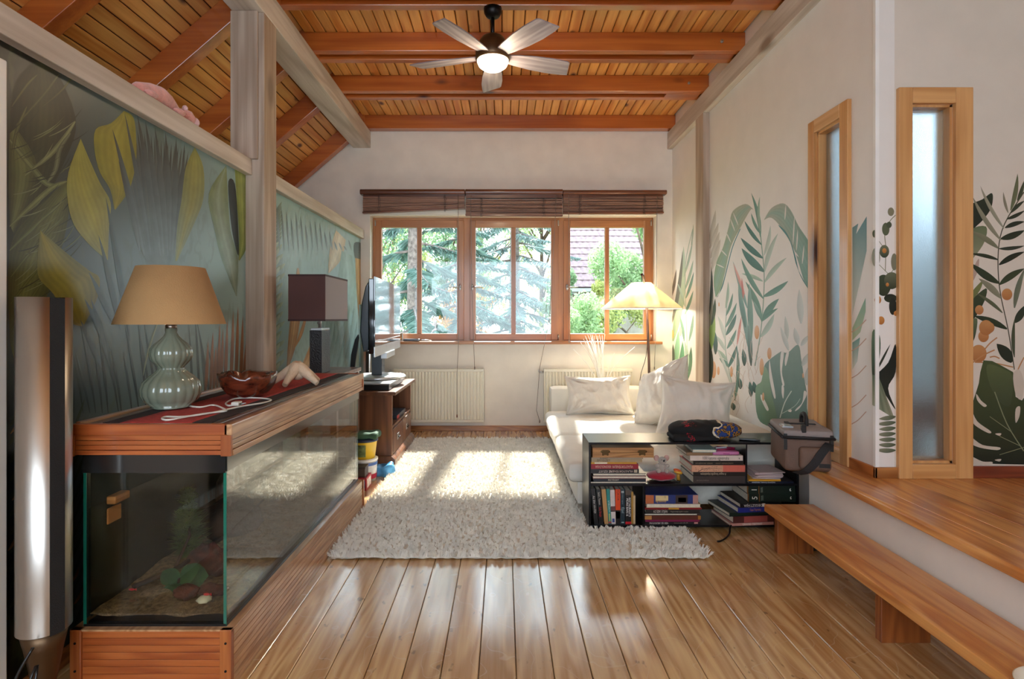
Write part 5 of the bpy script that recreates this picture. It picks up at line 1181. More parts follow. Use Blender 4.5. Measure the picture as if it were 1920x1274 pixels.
# lower middle stack
zt3 = stack(FLOOR_B, [
    flat('black book with upside-down white title lowest in the lower middle stack', 1208, 1312, 989, 993.6, '#1a1414', titles=(('VÉR ÉS ARANYAK', .8, .26, '#d8d0c6', True, .5, .02, .34), ('egy nagy család története', .45, .66, '#9b9086', True, .5, .02, .36)), patches=((.90, .965, .2, .85, '#c98a86'),)),
    flat('thin magenta book in the lower middle stack', 1210, 1312, 985.3, 988.8, '#7d1a48'),
    flat('wine-brown book with golden ends in the lower middle stack', 1208, 1314, 976.8, 985, '#5d2a1c', patches=((.0, .13, .08, .92, '#b87f45'), (.95, 1, .08, .92, '#a86a2c'))),
    flat('thin dark book with pale edge in the lower middle stack', 1207, 1308, 973.2, 976.6, '#2b2320', out='pages'),
    flat('black cookbook with white title in the lower middle stack', 1211, 1312, 965.8, 973, '#211d1a', titles=(('AZ ÍZEK ÚTJÁN', .72, .27, '#d9d0c6', False, .5, .02, .26), ('Magyarország legjobb receptjei', .35, .62, '#9a8e80', False, .5, .02, .42))),
    flat('thin red book with yellow label in the lower middle stack', 1208.5, 1316, 962.2, 965.6, '#7f1a1c', patches=((.42, .6, .1, .9, '#c08a2c'),)),
    flat('cream book with pages outward in the lower middle stack', 1212, 1314, 955, 962, '#cdb795', out='pages'),
    flat('blue book with collage spine on top of the lower middle stack', 1210.5, 1309, 937, 954, '#24346f', d=.215, titles=(('Nagy szakácskönyv', .30, .29, '#caa24e', False, .3, .02, .24), ('1', .3, .37, '#3a2a20', False, .75)), patches=((.0, .155, .03, .97, '#b9663c'), (.19, .43, .35, .92, '#d6c08c'), (.57, .80, .03, .97, '#3b2b26'), (.62, .77, .2, .7, '#b59a9a'), (.90, 1, .03, .97, '#b88a80')))])
# lower right stack
def flat2(label, pxa, pxb, pya, pyb, c, d=.24, dy=-.03, **k): return flat(label, pxa, pxb, pya, pyb, c, d, dy, **k)
zt4 = stack(FLOOR_B, [
    flat2('pink magazine with pale lettering lowest in the lower right stack', 1370, 1455, 994, 999, '#b98478', titles=(('GRAND TESTINO', .8, .5, '#e3d6cc', False),), yaw=.10),
    flat2('book with dark red photo spine in the lower right stack', 1375, 1460, 981, 993.5, '#4a2220', patches=((.25, .8, .05, .95, '#9b4a44'),), yaw=.12),
    flat2('dark green book in the lower right stack', 1368, 1458, 972.5, 979.5, '#17261f', yaw=.16),
    flat2('blue book with orange title in the lower right stack', 1384, 1466, 963, 972.3, '#242a78', titles=(('Capa Töprénky', .5, .42, '#c07a3a', False, .5, .02, .3),), yaw=.12),
    flat2('black book with upside-down white title in the lower right stack', 1388, 1470, 954.5, 962.3, '#171314', titles=(('IDEGSZTÁJIA', .75, .32, '#d9d2cc', True, .5, .02, .5),), patches=((.53, .6, .12, .88, '#d9d2cc'),), yaw=.10),
    flat('dark green volume with a large white numeral five', 1402, 1492, 933, 948, '#12211a', d=.23, patches=((.0, .02, 0, 1, '#7a4e22'), (.235, .25, 0, 1, '#7a4e22'))),
    flat('dark green volume with a large white numeral one, topmost', 1401, 1491, 917.3, 932.6, '#12211a', d=.23, patches=((.0, .02, 0, 1, '#7a4e22'), (.235, .25, 0, 1, '#7a4e22')))])
for lab, num in (('dark green volume with a large white numeral five', '5'), ('dark green volume with a large white numeral one, topmost', '1')):
    o = [q for q in bpy.data.objects if q.get('label') == lab][0]; t_ = 15.2*S_/F; w_ = 90*S_/F
    tx = text(o, num, .043, (.15*w_, -.0012, .5*t_), cov('#e6e2d8'), rot=-PI/2)
    for s_ in (.58, .38): text(o, 'MAGYAR LEXIKON'[:7] if s_ > .5 else 'LEXIKON', .007, ((.29+(.58-s_)*.12)*w_, -.0012, .5*t_), cov('#8f9a8a'), rot=-PI/2)
    MB().ellip((.90*w_, -.001, .5*t_), (.0055, .0006, .008), 12, 6).build('emblem', cov('#e6e2d8'), o, local=True); MB().ellip((.912*w_, -.0014, .5*t_+.001), (.0045, .0006, .0045), 12, 6).build('emblem_notch', cov('#12211a'), o, local=True)
st_ = thing('bookmark_strap', 'black strap hanging from the lower right stack to the floor', 'strap', (PX(1350, 3.2), 3.2, 0))
MB().tube(smooth_path([(PX(1371, 3.232), 3.232, .036), (PX(1369, 3.215), 3.215, .030), (PX(1368, 3.195), 3.195, .008), (PX(1365, 3.16), 3.16, .006), (PX(1360, 3.12), 3.12, .006), (PX(1351, 3.085), 3.085, .006), (PX(1345, 3.08), 3.08, .006)]), .005, 6).build('strap', M['black'], st_)

# ---- things on top of the bookcase
sk = thing('folded_scarf', 'folded black cloth with red, blue and gold embroidered print on the bookcase', 'cloth', (PX(1322, 3.36), 3.36, BT))
m, nt, p = newmat('embroidered_black_cloth'); v = coords(nt, (1, 1, 1), False); s_x = N(nt, 'ShaderNodeSeparateXYZ'); nt.links.new(v, s_x.inputs[0])
n1 = noise_n(nt, v, 16, 1, .4); n2 = noise_n(nt, v, 42, 2)
blk = lin('#08080a'); wf = ramp_n(nt, n2, [(.44, lin('#1d3a78')[:3]), (.5, lin('#0d1633')[:3]), (.56, lin('#c08a2e')[:3]), (.62, lin('#1a0f0c')[:3])])
xb = math_n(nt, 'ADD', s_x.outputs[0], math_n(nt, 'MULTIPLY', math_n(nt, 'SUBTRACT', n1, .5), .16))
gold = ramp_n(nt, math_n(nt, 'ADD', xb, .5), [(.555, (0, 0, 0)), (.556, (1, 1, 1))])
line = ramp_n(nt, math_n(nt, 'ADD', xb, .5), [(.543, (0, 0, 0)), (.546, (1, 1, 1)), (.555, (1, 1, 1)), (.558, (0, 0, 0))])
red = ramp_n(nt, math_n(nt, 'ADD', xb, .5), [(.36, (0, 0, 0)), (.365, (1, 1, 1)), (.40, (1, 1, 1)), (.405, (0, 0, 0))])
rl = ramp_n(nt, math_n(nt, 'ABSOLUTE', math_n(nt, 'SUBTRACT', n2, .5)), [(.02, (1, 1, 1)), (.05, (0, 0, 0))])
c_ = mix_n(nt, math_n(nt, 'MULTIPLY', red, rl), blk, lin('#a3142a')); c_ = mix_n(nt, gold, c_, wf); c_ = mix_n(nt, line, c_, lin('#d9cdb2'))
nt.links.new(c_, p.inputs['Base Color']); p.inputs['Roughness'].default_value = .85
mb = MB(); n_ = 40; vs = []
for i_ in range(n_+1):
    for k_ in range(25):
        u = -1+2*i_/n_; a = 2*PI*k_/24
        hw = (1-abs(u)**5)**.5 if abs(u) < 1 else 0
        ry = .088*hw*(1+.10*mnoise.noise(Vector((u*3, math.cos(a)*2, math.sin(a)*2)))); rz = .053*hw*(1.0-.18*u*u)*(1+.22*mnoise.noise(Vector((u*4+7, math.cos(a)*1.6, math.sin(a)*1.6))))
        ca, sa_ = math.cos(a), math.sin(a); yy = math.copysign(abs(ca)**.75, ca)*ry; zz_ = math.copysign(abs(sa_)**.8, sa_)*rz
        fold = .012*math.exp(-((a-PI*1.02+.25*u)/.16)**2)*hw
        vs.append((u*.212, yy+fold, max(-.05, zz_)))
mb.add([(x+PX(1321, 3.36), y+3.36, z+BT+.052) for x, y, z in vs], [(i_*25+k_, (i_+1)*25+k_, (i_+1)*25+k_+1, i_*25+k_+1) for i_ in range(n_) for k_ in range(24)], True)
mb.build('rolled_cloth', m, sk)
soft_box((PX(1300, 3.33), 3.345, BT+.018), (.26, .16, .032), .014, 12, .006, 9, 4).build('lower_fold', m, sk)
ws = thing('wallet', 'flat black wallet lying beside the folded cloth on the bookcase', 'wallet', (PX(1408, 3.30), 3.32, BT))
soft_box((PX(1406, 3.30), 3.325, BT+.008), (.10, .08, .015), .006, 6, R=Matrix.Rotation(-.35, 3, 'Z')).build('wallet_body', M['black'], ws)
MB().cbox((PX(1414, 3.30), 3.285, BT+.006), (.05, .012, .01), Matrix.Rotation(-.2, 3, 'Z')).build('wallet_strap', M['black'], ws)

# ---- camera bag on the platform
bgx, bgy = 1.555, 3.03
bag = thing('camera_bag', 'taupe and black camera bag with handle standing on the platform corner', 'bag', (bgx, bgy, ZP+.001), (0, 0, math.radians(-14)))
TP = plain('taupe_nylon', '#6b5347', .75, var=.06, bump=.3, bscale=200); TG = plain('grey_nylon', '#8b8280', .7, var=.06, bump=.3, bscale=200); BK = plain('black_webbing', '#141214', .7, bump=.4, bscale=250)
soft_box((0, 0, .085), (.22, .33, .168), .025, 12, .006, 7, 1).build('bag_body', TP, bag, local=True)
soft_box((0, 0, .190), (.235, .345, .045), .02, 12, .006, 7, 2).build('bag_lid', TG, bag, local=True)
MB().tube([(-.117, -.172, .172), (.117, -.172, .172), (.117, .172, .172), (-.117, .172, .172), (-.117, -.172, .172)], .008, 8).build('lid_piping', BK, bag, local=True)
soft_box((.02, -.178, .075), (.13, .045, .11), .02, 10, .004, 8, 3).build('front_pocket', TP, bag, local=True)
MB().tube(smooth_path([(.02, -.05, .205), (.02, -.045, .25), (.02, 0, .268), (.02, .045, .25), (.02, .05, .205)]), .011, 8).build('handle', BK, bag, local=True)
MB().box(-.05, .075, -.012, .012, .212, .216).box(-.07, -.05, -.03, .03, .21, .219).build('lid_strap', BK, bag, local=True)
MB().box(-.105, -.055, -.11, -.03, .205, .216).build('card_window', plain('id_window', '#b6bcc4', .15, coat=.5), bag, local=True)
MB().box(-.03, -.008, -.17, -.14, .17, .235).build('buckle', M['black'], bag, local=True, bevel=.003)
mb = MB(); sp = smooth_path([(.095, -.172, .15), (.075, -.192, .135), (.045, -.206, .10), (.02, -.209, .06), (-.02, -.206, .015), (-.06, -.19, -.002)], 4); vs = []
for q in sp: vs += [(q.x-.019, q.y, q.z+.006), (q.x+.019, q.y, q.z-.006), (q.x+.019, q.y-.005, q.z-.006), (q.x-.019, q.y-.005, q.z+.006)]
mb.add(vs, [(k*4+m_, k*4+(m_+1) % 4, (k+1)*4+(m_+1) % 4, (k+1)*4+m_) for k in range(len(sp)-1) for m_ in range(4)]).build('side_strap', BK, bag, local=True)
for x in (-.105, .105): MB().box(x-.008, x+.008, -.174, -.168, .11, .19).build('lid_clip', M['black'], bag, local=True)
MB().box(.04, .09, -.2035, -.2005, .035, .055).build('label_patch', M['black'], bag, local=True)

# ================================================================== step bench
STT = .236
sb = thing('step_bench', 'long varnished pine step standing in front of the platform', 'step', (1.48, 1.9, 0))
pl_ = []
for k, (x0, x1) in enumerate(((1.348, 1.43), (1.4305, 1.515), (1.5155, 1.603))):
    MB().box(x0, x1, .55, 2.985, STT-.036, STT).build('tread_plank', M['step'], sb, bevel=.003)
for y in (2.93, 2.125, 1.3, .65):
    MB().box(1.392, 1.575, y, y+.036, 0, STT-.036).build('support', wood('step_support_%d' % int(y*100), '#7d3f18', '#a8602c', 'Z', 1, .4, coat=.2), sb, bevel=.002)
ch = thing('tape_roll', 'small dark tape roll on the floor behind the step support', 'roll', (PX(1521, 2.98), 3.0, 0))
MB().lathe([(.018, 0), (.032, 0), (.032, .045), (.018, .045), (.018, 0)], (PX(1521, 3.0), 3.0, 0), 24).build('tape', M['black'], ch)
MB().lathe([(.014, 0), (.018, 0), (.018, .045), (.014, .045), (.014, 0)], (PX(1521, 3.0), 3.0, 0), 20).build('core', M['steel'], ch)
bo_ = thing('dish', 'white round dish on the near end of the step bench at the lower right corner', 'dish', (1.405, 1.445, STT))
MB().lathe([(0, 0), (.055, 0), (.085, .014), (.098, .032), (.094, .035), (.08, .02), (.05, .008), (0, .007)], (1.405, 1.445, STT), 36).build('dish_body', M['white_enamel'], bo_)
# ================================================================== murals (flat print on the walls)
class Print:
    def __init__(s, fn, off): s.fn = fn; s.v = []; s.f = []; s.c = []; s.k = 0; s.off = off
    def lay(s): s.k += 1; return s.off+s.k*5e-6
    def poly(s, pts, c0, c1=None, ax=1, smooth=True):
        """closed outline in photo-measured wall points; colour runs c0 (top/left) to c1"""
        if smooth: pts = s.cr(pts, True)
        d = s.lay(); n = len(s.v); c0 = lin(c0); c1 = lin(c1) if c1 else c0
        lo = min(p[ax] for p in pts); hi = max(p[ax] for p in pts)
        for p in pts:
            t = (p[ax]-lo)/max(1e-6, hi-lo); s.v.append(s.fn(p[0], p[1], d)); s.c.append(tuple(a+(b-a)*t for a, b in zip(c0, c1)))
        s.f.append(tuple(range(n, n+len(pts))))
    def cr(s, P, closed=False, n=4):
        out = []; m = len(P)
        for i in range(m if closed else m-1):
            g = (lambda k: P[k % m]) if closed else (lambda k: P[max(0, min(m-1, k))])
            p0, p1, p2, p3 = g(i-1), g(i), g(i+1), g(i+2)
            for k in range(n):
                t = k/n; out.append(tuple(.5*((2*b)+(c-a)*t+(2*a-5*b+4*c-d)*t*t+(3*b-a-3*c+d)*t**3) for a, b, c, d in zip(p0, p1, p2, p3)))
        if not closed: out.append(tuple(P[-1]))
        return out
    def strip(s, A, B, c0, c1, cm=None, stripes=0, cols=6, dark=.7):
        """leaf between two edge lines from tip to base; stripes = number of vein stripes"""
        A, B = s.cr(A), s.cr(B); m = max(len(A), len(B)); rs = lambda L: [L[min(len(L)-1, round(i*(len(L)-1)/(m-1)))] for i in range(m)]
        A, B = rs(A), rs(B); cols = max(cols, stripes*2); d = s.lay(); n = len(s.v); c0, c1 = lin(c0), lin(c1); cm_ = lin(cm) if cm else None
        for i in range(m):
            t = i/(m-1)
            for j in range(cols+1):
                u = j/cols; p = (A[i][0]+(B[i][0]-A[i][0])*u, A[i][1]+(B[i][1]-A[i][1])*u); s.v.append(s.fn(p[0], p[1], d))
                c = [a+(b-a)*t for a, b in zip(c0, c1)]
                if cm_: q = (1-abs(2*u-1))**1.5*.8; c = [a+(b-a)*q for a, b in zip(c, cm_)]
                if stripes and j % 2: c = [a*dark for a in c]
                s.c.append(tuple(c[:3])+(1,))
        w = cols+1
        for i in range(m-1):
            for j in range(cols): s.f.append((n+i*w+j, n+i*w+j+1, n+(i+1)*w+j+1, n+(i+1)*w+j))
    def lens(s, p0, p1, w, c0, c1=None, bend=0, vein=None, n=9):
        """slim leaf from base p0 to tip p1"""
        dx, dy = p1[0]-p0[0], p1[1]-p0[1]; L = math.hypot(dx, dy); nx_, ny_ = -dy/L, dx/L; A = []; B = []; Cn = []
        for i in range(n+1):
            t = i/n; o = bend*L*4*t*(1-t)*.25; ww = w*math.sin(PI*min(1, .04+.96*t))**.8*(1-.25*t)
            c = (p0[0]+dx*t+nx_*o, p0[1]+dy*t+ny_*o); Cn.append(c); A.append((c[0]+nx_*ww, c[1]+ny_*ww)); B.append((c[0]-nx_*ww, c[1]-ny_*ww))
        d = s.lay(); k = len(s.v); c0 = lin(c0); c1 = lin(c1) if c1 else c0
        for i in range(n+1):
            t = i/n; c = [a+(b-a)*t for a, b in zip(c0, c1)]
            for q, (p, f) in enumerate(((A[i], 1.0), (Cn[i], .88), (B[i], .78))): s.v.append(s.fn(p[0], p[1], d)); s.c.append((c[0]*f, c[1]*f, c[2]*f, 1))
        for i in range(n):
            for j in range(2): s.f.append((k+i*3+j, k+i*3+j+1, k+(i+1)*3+j+1, k+(i+1)*3+j))
    def line(s, pts, w, c, taper=False):
        pts = s.cr(pts); A = []; B = []
        for i, p in enumerate(pts):
            q0, q1 = pts[max(0, i-1)], pts[min(len(pts)-1, i+1)]; dx, dy = q1[0]-q0[0], q1[1]-q0[1]; L = (math.hypot(dx, dy) or 1)/max(.12, math.sin(PI*(i+.3)/(len(pts)-.4))**.6 if taper else 1)
            A.append((p[0]-dy/L*w, p[1]+dx/L*w)); B.append((p[0]+dy/L*w, p[1]-dx/L*w))
        d = s.lay(); k = len(s.v); c = lin(c)
        for a, b in zip(A, B): s.v += [s.fn(a[0], a[1], d), s.fn(b[0], b[1], d)]; s.c += [c, c]
        for i in range(len(pts)-1): s.f.append((k+2*i, k+2*i+1, k+2*i+3, k+2*i+2))
    def oval(s, x, y, rx, ry, c0, c1=None): s.poly([(x+rx*math.cos(a*PI/6), y+ry*math.sin(a*PI/6)) for a in range(12)], c0, c1)
    def build(s, name, parent, mat):
        me = bpy.data.meshes.new(name); me.from_pydata(s.v, [], s.f); ca = me.color_attributes.new('col', 'FLOAT_COLOR', 'POINT')
        ca.data.foreach_set('color', np.array(s.c, np.float32).ravel()); me.materials.append(mat); me.update()
        o = bpy.data.objects.new(name, me); C.objects.link(o); o.parent = parent; return tag(o, kind='stuff')
def wallL(px, py, d): Y = (-XL)*F/(CX-px); return (XL+d, Y, PZ(py, Y))
def wallR(px, py, d): Y = XR*F/(px-CX); return (XR-d, Y, PZ(py, Y))
def wallF(px, py, d): return (PX(px, YF), YF-d, PZ(py, YF))
# ---- left: jungle photo print, near panel
P = Print(wallL, .00012)
P.strip([(60, 118), (24, 170), (18, 330), (18, 470)], [(96, 112), (142, 222), (118, 310), (40, 470)], '#262014', '#35361d', '#454526', 11, dark=.8)
P.strip([(135, 330), (60, 400), (18, 470), (18, 640)], [(136, 342), (122, 440), (86, 560), (30, 690)], '#4d5026', '#3d401c', '#6d6f38', 12, dark=.78)
P.strip([(18, 250), (16, 330), (18, 420)], [(30, 240), (70, 320), (26, 440)], '#565a30', '#3c3e20', '#7a7f4a', 7, dark=.8)
for pts, w_, c_ in (([(18, 262), (36, 285), (58, 312), (88, 345), (112, 347)], 4, '#7d8352'), ([(46, 330), (92, 292), (118, 262), (141, 228)], 3.2, '#8b9060'), ([(88, 344), (104, 318), (112, 280), (132, 250)], 3, '#777a58'), ([(18, 425), (60, 385), (98, 352), (126, 340)], 3.4, '#80854f'),
                   ([(18, 470), (70, 420), (124, 372)], 2.6, '#71763f'), ([(20, 520), (60, 470), (118, 410)], 2.2, '#6a6e38'), ([(20, 570), (58, 520), (100, 470)], 2.2, '#62662f'), ([(20, 620), (46, 580), (84, 520)], 2.2, '#5d602c'), ([(22, 200), (50, 160), (70, 140)], 1.6, '#5f6238'), ([(30, 235), (80, 180), (110, 140)], 1.8, '#5a5d36'), ([(80, 200), (120, 165), (150, 120)], 1.4, '#55562f'), ([(22, 300), (30, 250), (50, 200)], 2.2, '#666a3c')):
    P.line(pts, w_*1.5, tuple(v*.5 for v in lin(c_)[:3]), True); P.line(pts, w_*.6, tuple(v*.8 for v in lin(c_)[:3]), True)
for k in range(60):
    a, b = rnd.uniform(18, 120), rnd.uniform(240, 560); P.lens((a, b), (a+rnd.uniform(25, 60), b-rnd.uniform(15, 50)), rnd.uniform(.5, 1.4), rnd.choice(('#6d7248', '#34371f', '#7a7e58', '#2a2b18')), None, .2)
for k in range(26):   # grey palm blades behind
    t = k/25; x1 = 206+t*160; y1 = 232+abs(t-.25)*40+t*26; P.lens((286+t*26, 520), (x1, y1), 5.2, '#7b8f93', '#4b4a3a' if k % 2 else '#37382c', .05*(t-.5))
P.strip([(232, 208), (208, 231), (179, 243), (177, 282), (187, 323), (206, 355), (214, 392)], [(232, 208), (250, 221), (255, 260), (255, 302), (250, 330), (240, 360), (216, 394)], '#8e8626', '#7e7c2c', '#a09634', 6, dark=.86)
for x0, y0, x1, y1, w in ((270, 480, 210, 241, 6), (282, 480, 233, 210, 5), (262, 470, 222, 300, 5), (300, 480, 257, 215, 7), (306, 480, 272, 226, 6), (314, 480, 290, 238, 6), (318, 470, 310, 248, 6), (322, 470, 330, 258, 6), (326, 480, 346, 268, 5)):
    P.lens((x0, y0), (x1, y1), w, '#74868a', '#3d3d30', .03)
P.strip([(151, 260), (128, 323), (126, 372), (138, 421), (169, 461), (201, 488)], [(151, 260), (165, 294), (187, 343), (207, 380), (204, 425), (202, 488)], '#8d8830', '#8a8a52', '#a19a3c', 8, dark=.88)
P.strip([(365, 276), (348, 315), (340, 376), (332, 425), (328, 490)], [(365, 276), (381, 315), (381, 372), (365, 417), (332, 490)], '#8d8a2e', '#7f8f74', '#98944a', 5, dark=.85)
P.strip([(424, 310), (391, 364), (401, 425), (414, 482), (442, 555)], [(424, 310), (427, 364), (432, 433), (446, 486), (444, 556)], '#78854a', '#6d8577', '#93a088', 4, dark=.9)
P.strip([(440, 318), (444, 380), (448, 440), (447, 488)], [(464, 330), (464, 400), (463, 460), (449, 489)], '#8b9a45', '#5b7432', '#a3b060', 4, dark=.85)
P.poly([(428, 340), (440, 345), (446, 420), (447, 480), (436, 440), (430, 390)], '#1c211c', '#20302c')
P.strip([(75, 432), (70, 487), (73, 522), (100, 552), (131, 603), (151, 612)], [(75, 432), (121, 472), (166, 507), (186, 522), (181, 562), (156, 612)], '#6d6c36', '#7a6c1e', '#948a2e', 7, dark=.82)
for x0, y0, x1, y1, w in ((220, 590, 184, 440, 5), (235, 600, 198, 370, 6), (214, 610, 166, 510, 6), (226, 620, 190, 470, 6), (244, 640, 208, 430, 5), (205, 660, 158, 560, 6), (190, 690, 150, 600, 6), (210, 700, 170, 560, 6)):
    P.lens((x0, y0), (x1, y1), w, '#5c7078', '#4a564c', .04)
for k in range(22):
    x = 140+k*13; P.lens((x+rnd.uniform(-4, 4), 775), (x-20+rnd.uniform(-14, 14), rnd.uniform(590, 660)), 2.6, '#1d2a22', '#5c6f70', .05)
P.lens((268, 705), (300, 595), 2.2, '#7d8a72', '#9aa68c', -.12)
for x, y in ((390, 640), (399, 622), (405, 648), (412, 606), (418, 615), (426, 598), (437, 582), (446, 574), (455, 590), (461, 640)):
    P.lens((x-6, 745), (x, y), 3.6, '#5b3a1c', '#a4714a', .02)
for k in range(14):
    y = 740+k*34; P.lens((18, y+60), (40+rnd.uniform(0, 10), y), 6, '#2b3320', '#3b3a20', .2)
    P.lens((134, y+70), (158, y+8), 3, '#1b2a1c', '#33422a', .1)
for x, y in ((27, 780), (34, 850), (30, 905), (140, 1060), (146, 1100), (22, 1000)): P.lens((x-8, y+34), (x+8, y), 3, '#8a6136', '#5e3c1e', .3)
# far panel
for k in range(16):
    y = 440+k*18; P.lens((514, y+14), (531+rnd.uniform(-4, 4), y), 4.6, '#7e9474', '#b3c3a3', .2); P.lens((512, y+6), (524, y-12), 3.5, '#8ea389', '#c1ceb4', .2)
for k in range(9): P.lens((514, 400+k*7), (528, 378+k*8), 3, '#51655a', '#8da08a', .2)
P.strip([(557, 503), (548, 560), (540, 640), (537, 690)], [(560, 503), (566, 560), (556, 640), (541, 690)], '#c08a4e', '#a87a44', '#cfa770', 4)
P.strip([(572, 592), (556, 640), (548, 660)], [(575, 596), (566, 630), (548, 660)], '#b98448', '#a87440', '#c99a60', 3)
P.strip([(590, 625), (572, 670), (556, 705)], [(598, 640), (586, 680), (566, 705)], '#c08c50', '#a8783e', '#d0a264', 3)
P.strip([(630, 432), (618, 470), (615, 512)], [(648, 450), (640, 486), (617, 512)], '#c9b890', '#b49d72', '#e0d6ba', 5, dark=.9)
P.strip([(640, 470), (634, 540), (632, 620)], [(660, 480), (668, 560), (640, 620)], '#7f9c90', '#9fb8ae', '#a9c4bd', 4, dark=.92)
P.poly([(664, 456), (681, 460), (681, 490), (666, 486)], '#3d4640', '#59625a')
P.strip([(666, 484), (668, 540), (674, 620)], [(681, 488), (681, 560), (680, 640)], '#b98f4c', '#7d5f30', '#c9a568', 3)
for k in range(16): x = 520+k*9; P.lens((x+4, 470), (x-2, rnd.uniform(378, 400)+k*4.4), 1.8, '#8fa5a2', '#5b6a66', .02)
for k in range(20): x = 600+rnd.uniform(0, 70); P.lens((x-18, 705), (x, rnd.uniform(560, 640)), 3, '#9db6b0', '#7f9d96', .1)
P.build('mural_print', wl, vcol_mat('jungle_print', .36, .42, .2, 11))
# ---- right: watercolour leaves
G1, G2, G3, DK = '#6f9a8c', '#a9c2b2', '#4d7d76', '#2f4a44'
WH = '#e6e2dd'
Q = Print(wallR, .00012)
c2 = lambda pts: [(1320+x/2.77, 340+y/2.77) for x, y in pts]
def c1(x, y): return (1320+x/2.77, 340+y/2.77)
for x0, y0, x1, y1 in ((25, 330, 60, 150), (30, 350, 75, 215), (35, 400, 80, 262), (40, 430, 85, 300), (40, 460, 78, 320)): Q.lens(c1(x0, y0), c1(x1, y1), 5, '#d6cfc4', '#c9c3b8', .1)
Q.strip(c2([(255, 145), (215, 118), (150, 155), (130, 230), (100, 340), (65, 420), (50, 520), (60, 600)]), c2([(255, 148), (240, 152), (190, 240), (140, 340), (110, 470), (90, 550), (70, 592), (62, 602)]), '#b8b4a6', '#79a37a', '#8fb0a4', 6, dark=.9)
for a, b in (((160, 260), (135, 190)), ((140, 320), (112, 260)), ((120, 390), (82, 350)), ((105, 450), (62, 430)), ((178, 230), (150, 160))): Q.lens(c1(*a), c1(*b), 1.3, WH, WH)
Q.strip(c2([(185, 250), (150, 330), (125, 420), (100, 520), (72, 600)]), c2([(192, 245), (150, 345), (118, 470), (95, 555), (64, 606)]), '#5f9296', '#3f7570', None, 0)
Q.strip(c2([(312, 200), (350, 140), (410, 115), (450, 150), (490, 230), (530, 290), (555, 330)]), c2([(312, 202), (350, 190), (400, 240), (460, 340), (490, 420), (520, 520), (555, 578)]), '#b9b6a8', '#6f9f92', '#8fb3a8', 6, dark=.9)
Q.strip(c2([(385, 225), (430, 270), (470, 370), (500, 490), (555, 580)]), c2([(390, 235), (440, 300), (462, 365), (485, 450), (553, 580)]), '#5a8f90', '#4a7c7c')
for a, b in (((462, 330), (470, 180)), ((480, 360), (487, 250)), ((510, 430), (520, 330)), ((470, 365), (492, 395)), ((420, 200), (425, 120))): Q.lens(c1(*a), c1(*b), 1.4, WH, WH)
# tall palm frond
Q.line([c1(265, 960), c1(295, 780), c1(310, 600), c1(312, 470), c1(300, 340), c1(290, 250)], 1.0, '#8aa596')
for s0, t0, cc, w in (((298, 330), (210, 205), G3, 4), ((305, 400), (190, 293), G3, 6), ((312, 470), (195, 348), G3, 8), ((305, 520), (195, 480), G2, 4), ((308, 610), (193, 400), G1, 5), ((300, 725), (215, 520), G1, 6),
                   ((312, 385), (345, 230), '#c3d0c6', 4), ((315, 470), (385, 270), '#bccdc2', 5), ((315, 525), (430, 397), '#b3c8bb', 5), ((308, 600), (438, 518), G1, 6), ((305, 720), (390, 610), G1, 7), ((298, 730), (385, 660), G1, 4), ((295, 810), (365, 690), '#b9ccc0', 6),
                   ((293, 290), (245, 60), G1, 4), ((292, 260), (290, 80), '#9db8a6', 3), ((290, 270), (245, 165), G1, 3)):
    Q.lens(c1(*s0), c1(*t0), w, cc, cc, rnd.choice((-.18, .18)))
# heliconia straps
for s0, t0, cc, w in (((240, 900), (175, 500), '#7fa5a0', 5), ((225, 660), (150, 415), '#86aba6', 4), ((245, 830), (235, 530), G1, 6), ((215, 760), (178, 545), G3, 5), ((300, 720), (255, 620), G1, 4), ((245, 960), (232, 720), DK, 5)): Q.lens(c1(*s0), c1(*t0), w, cc, '#8fb2aa')
Q.lens(c1(212, 590), c1(152, 425), 3, '#d99a92', '#e3b4ac'); Q.lens(c1(205, 610), c1(196, 500), 2, '#cf7f7a'); Q.lens(c1(172, 850), c1(195, 700), 2.6, '#d99a92', '#cf8a84')
# small frond
Q.line([c1(165, 1130), c1(125, 960), c1(110, 820), c1(125, 560)], .8, '#9bb1a4')
for s0, t0, cc, w in (((112, 760), (170, 630), G1, 4), ((115, 800), (168, 690), G3, 5), ((115, 700), (150, 580), G1, 3), ((112, 660), (125, 520), G2, 3), ((120, 870), (168, 770), G1, 4), ((125, 970), (172, 850), G3, 4), ((108, 820), (72, 700), '#ccd6cd', 4), ((110, 880), (60, 800), '#c3d0c6', 4), ((118, 930), (62, 872), G2, 4), ((128, 965), (80, 920), G1, 5), ((150, 1120), (110, 1090), G1, 5), ((160, 1140), (172, 860), '#5f8a80', 4), ((140, 1060), (60, 860), '#d0d8cf', 3)): Q.lens(c1(*s0), c1(*t0), w, cc, cc, .15)
for x, y, h in ((210, 960, 90), (190, 1080, 60), (245, 1120, 80), (265, 1100, 60), (60, 900, 130), (155, 1190, 40), (430, 830, 130)): Q.lens(c1(x, y), c1(x-8, y-h), 5, DK if x != 430 else '#c9d3cc', G3 if x != 430 else '#d3dad4', .1)
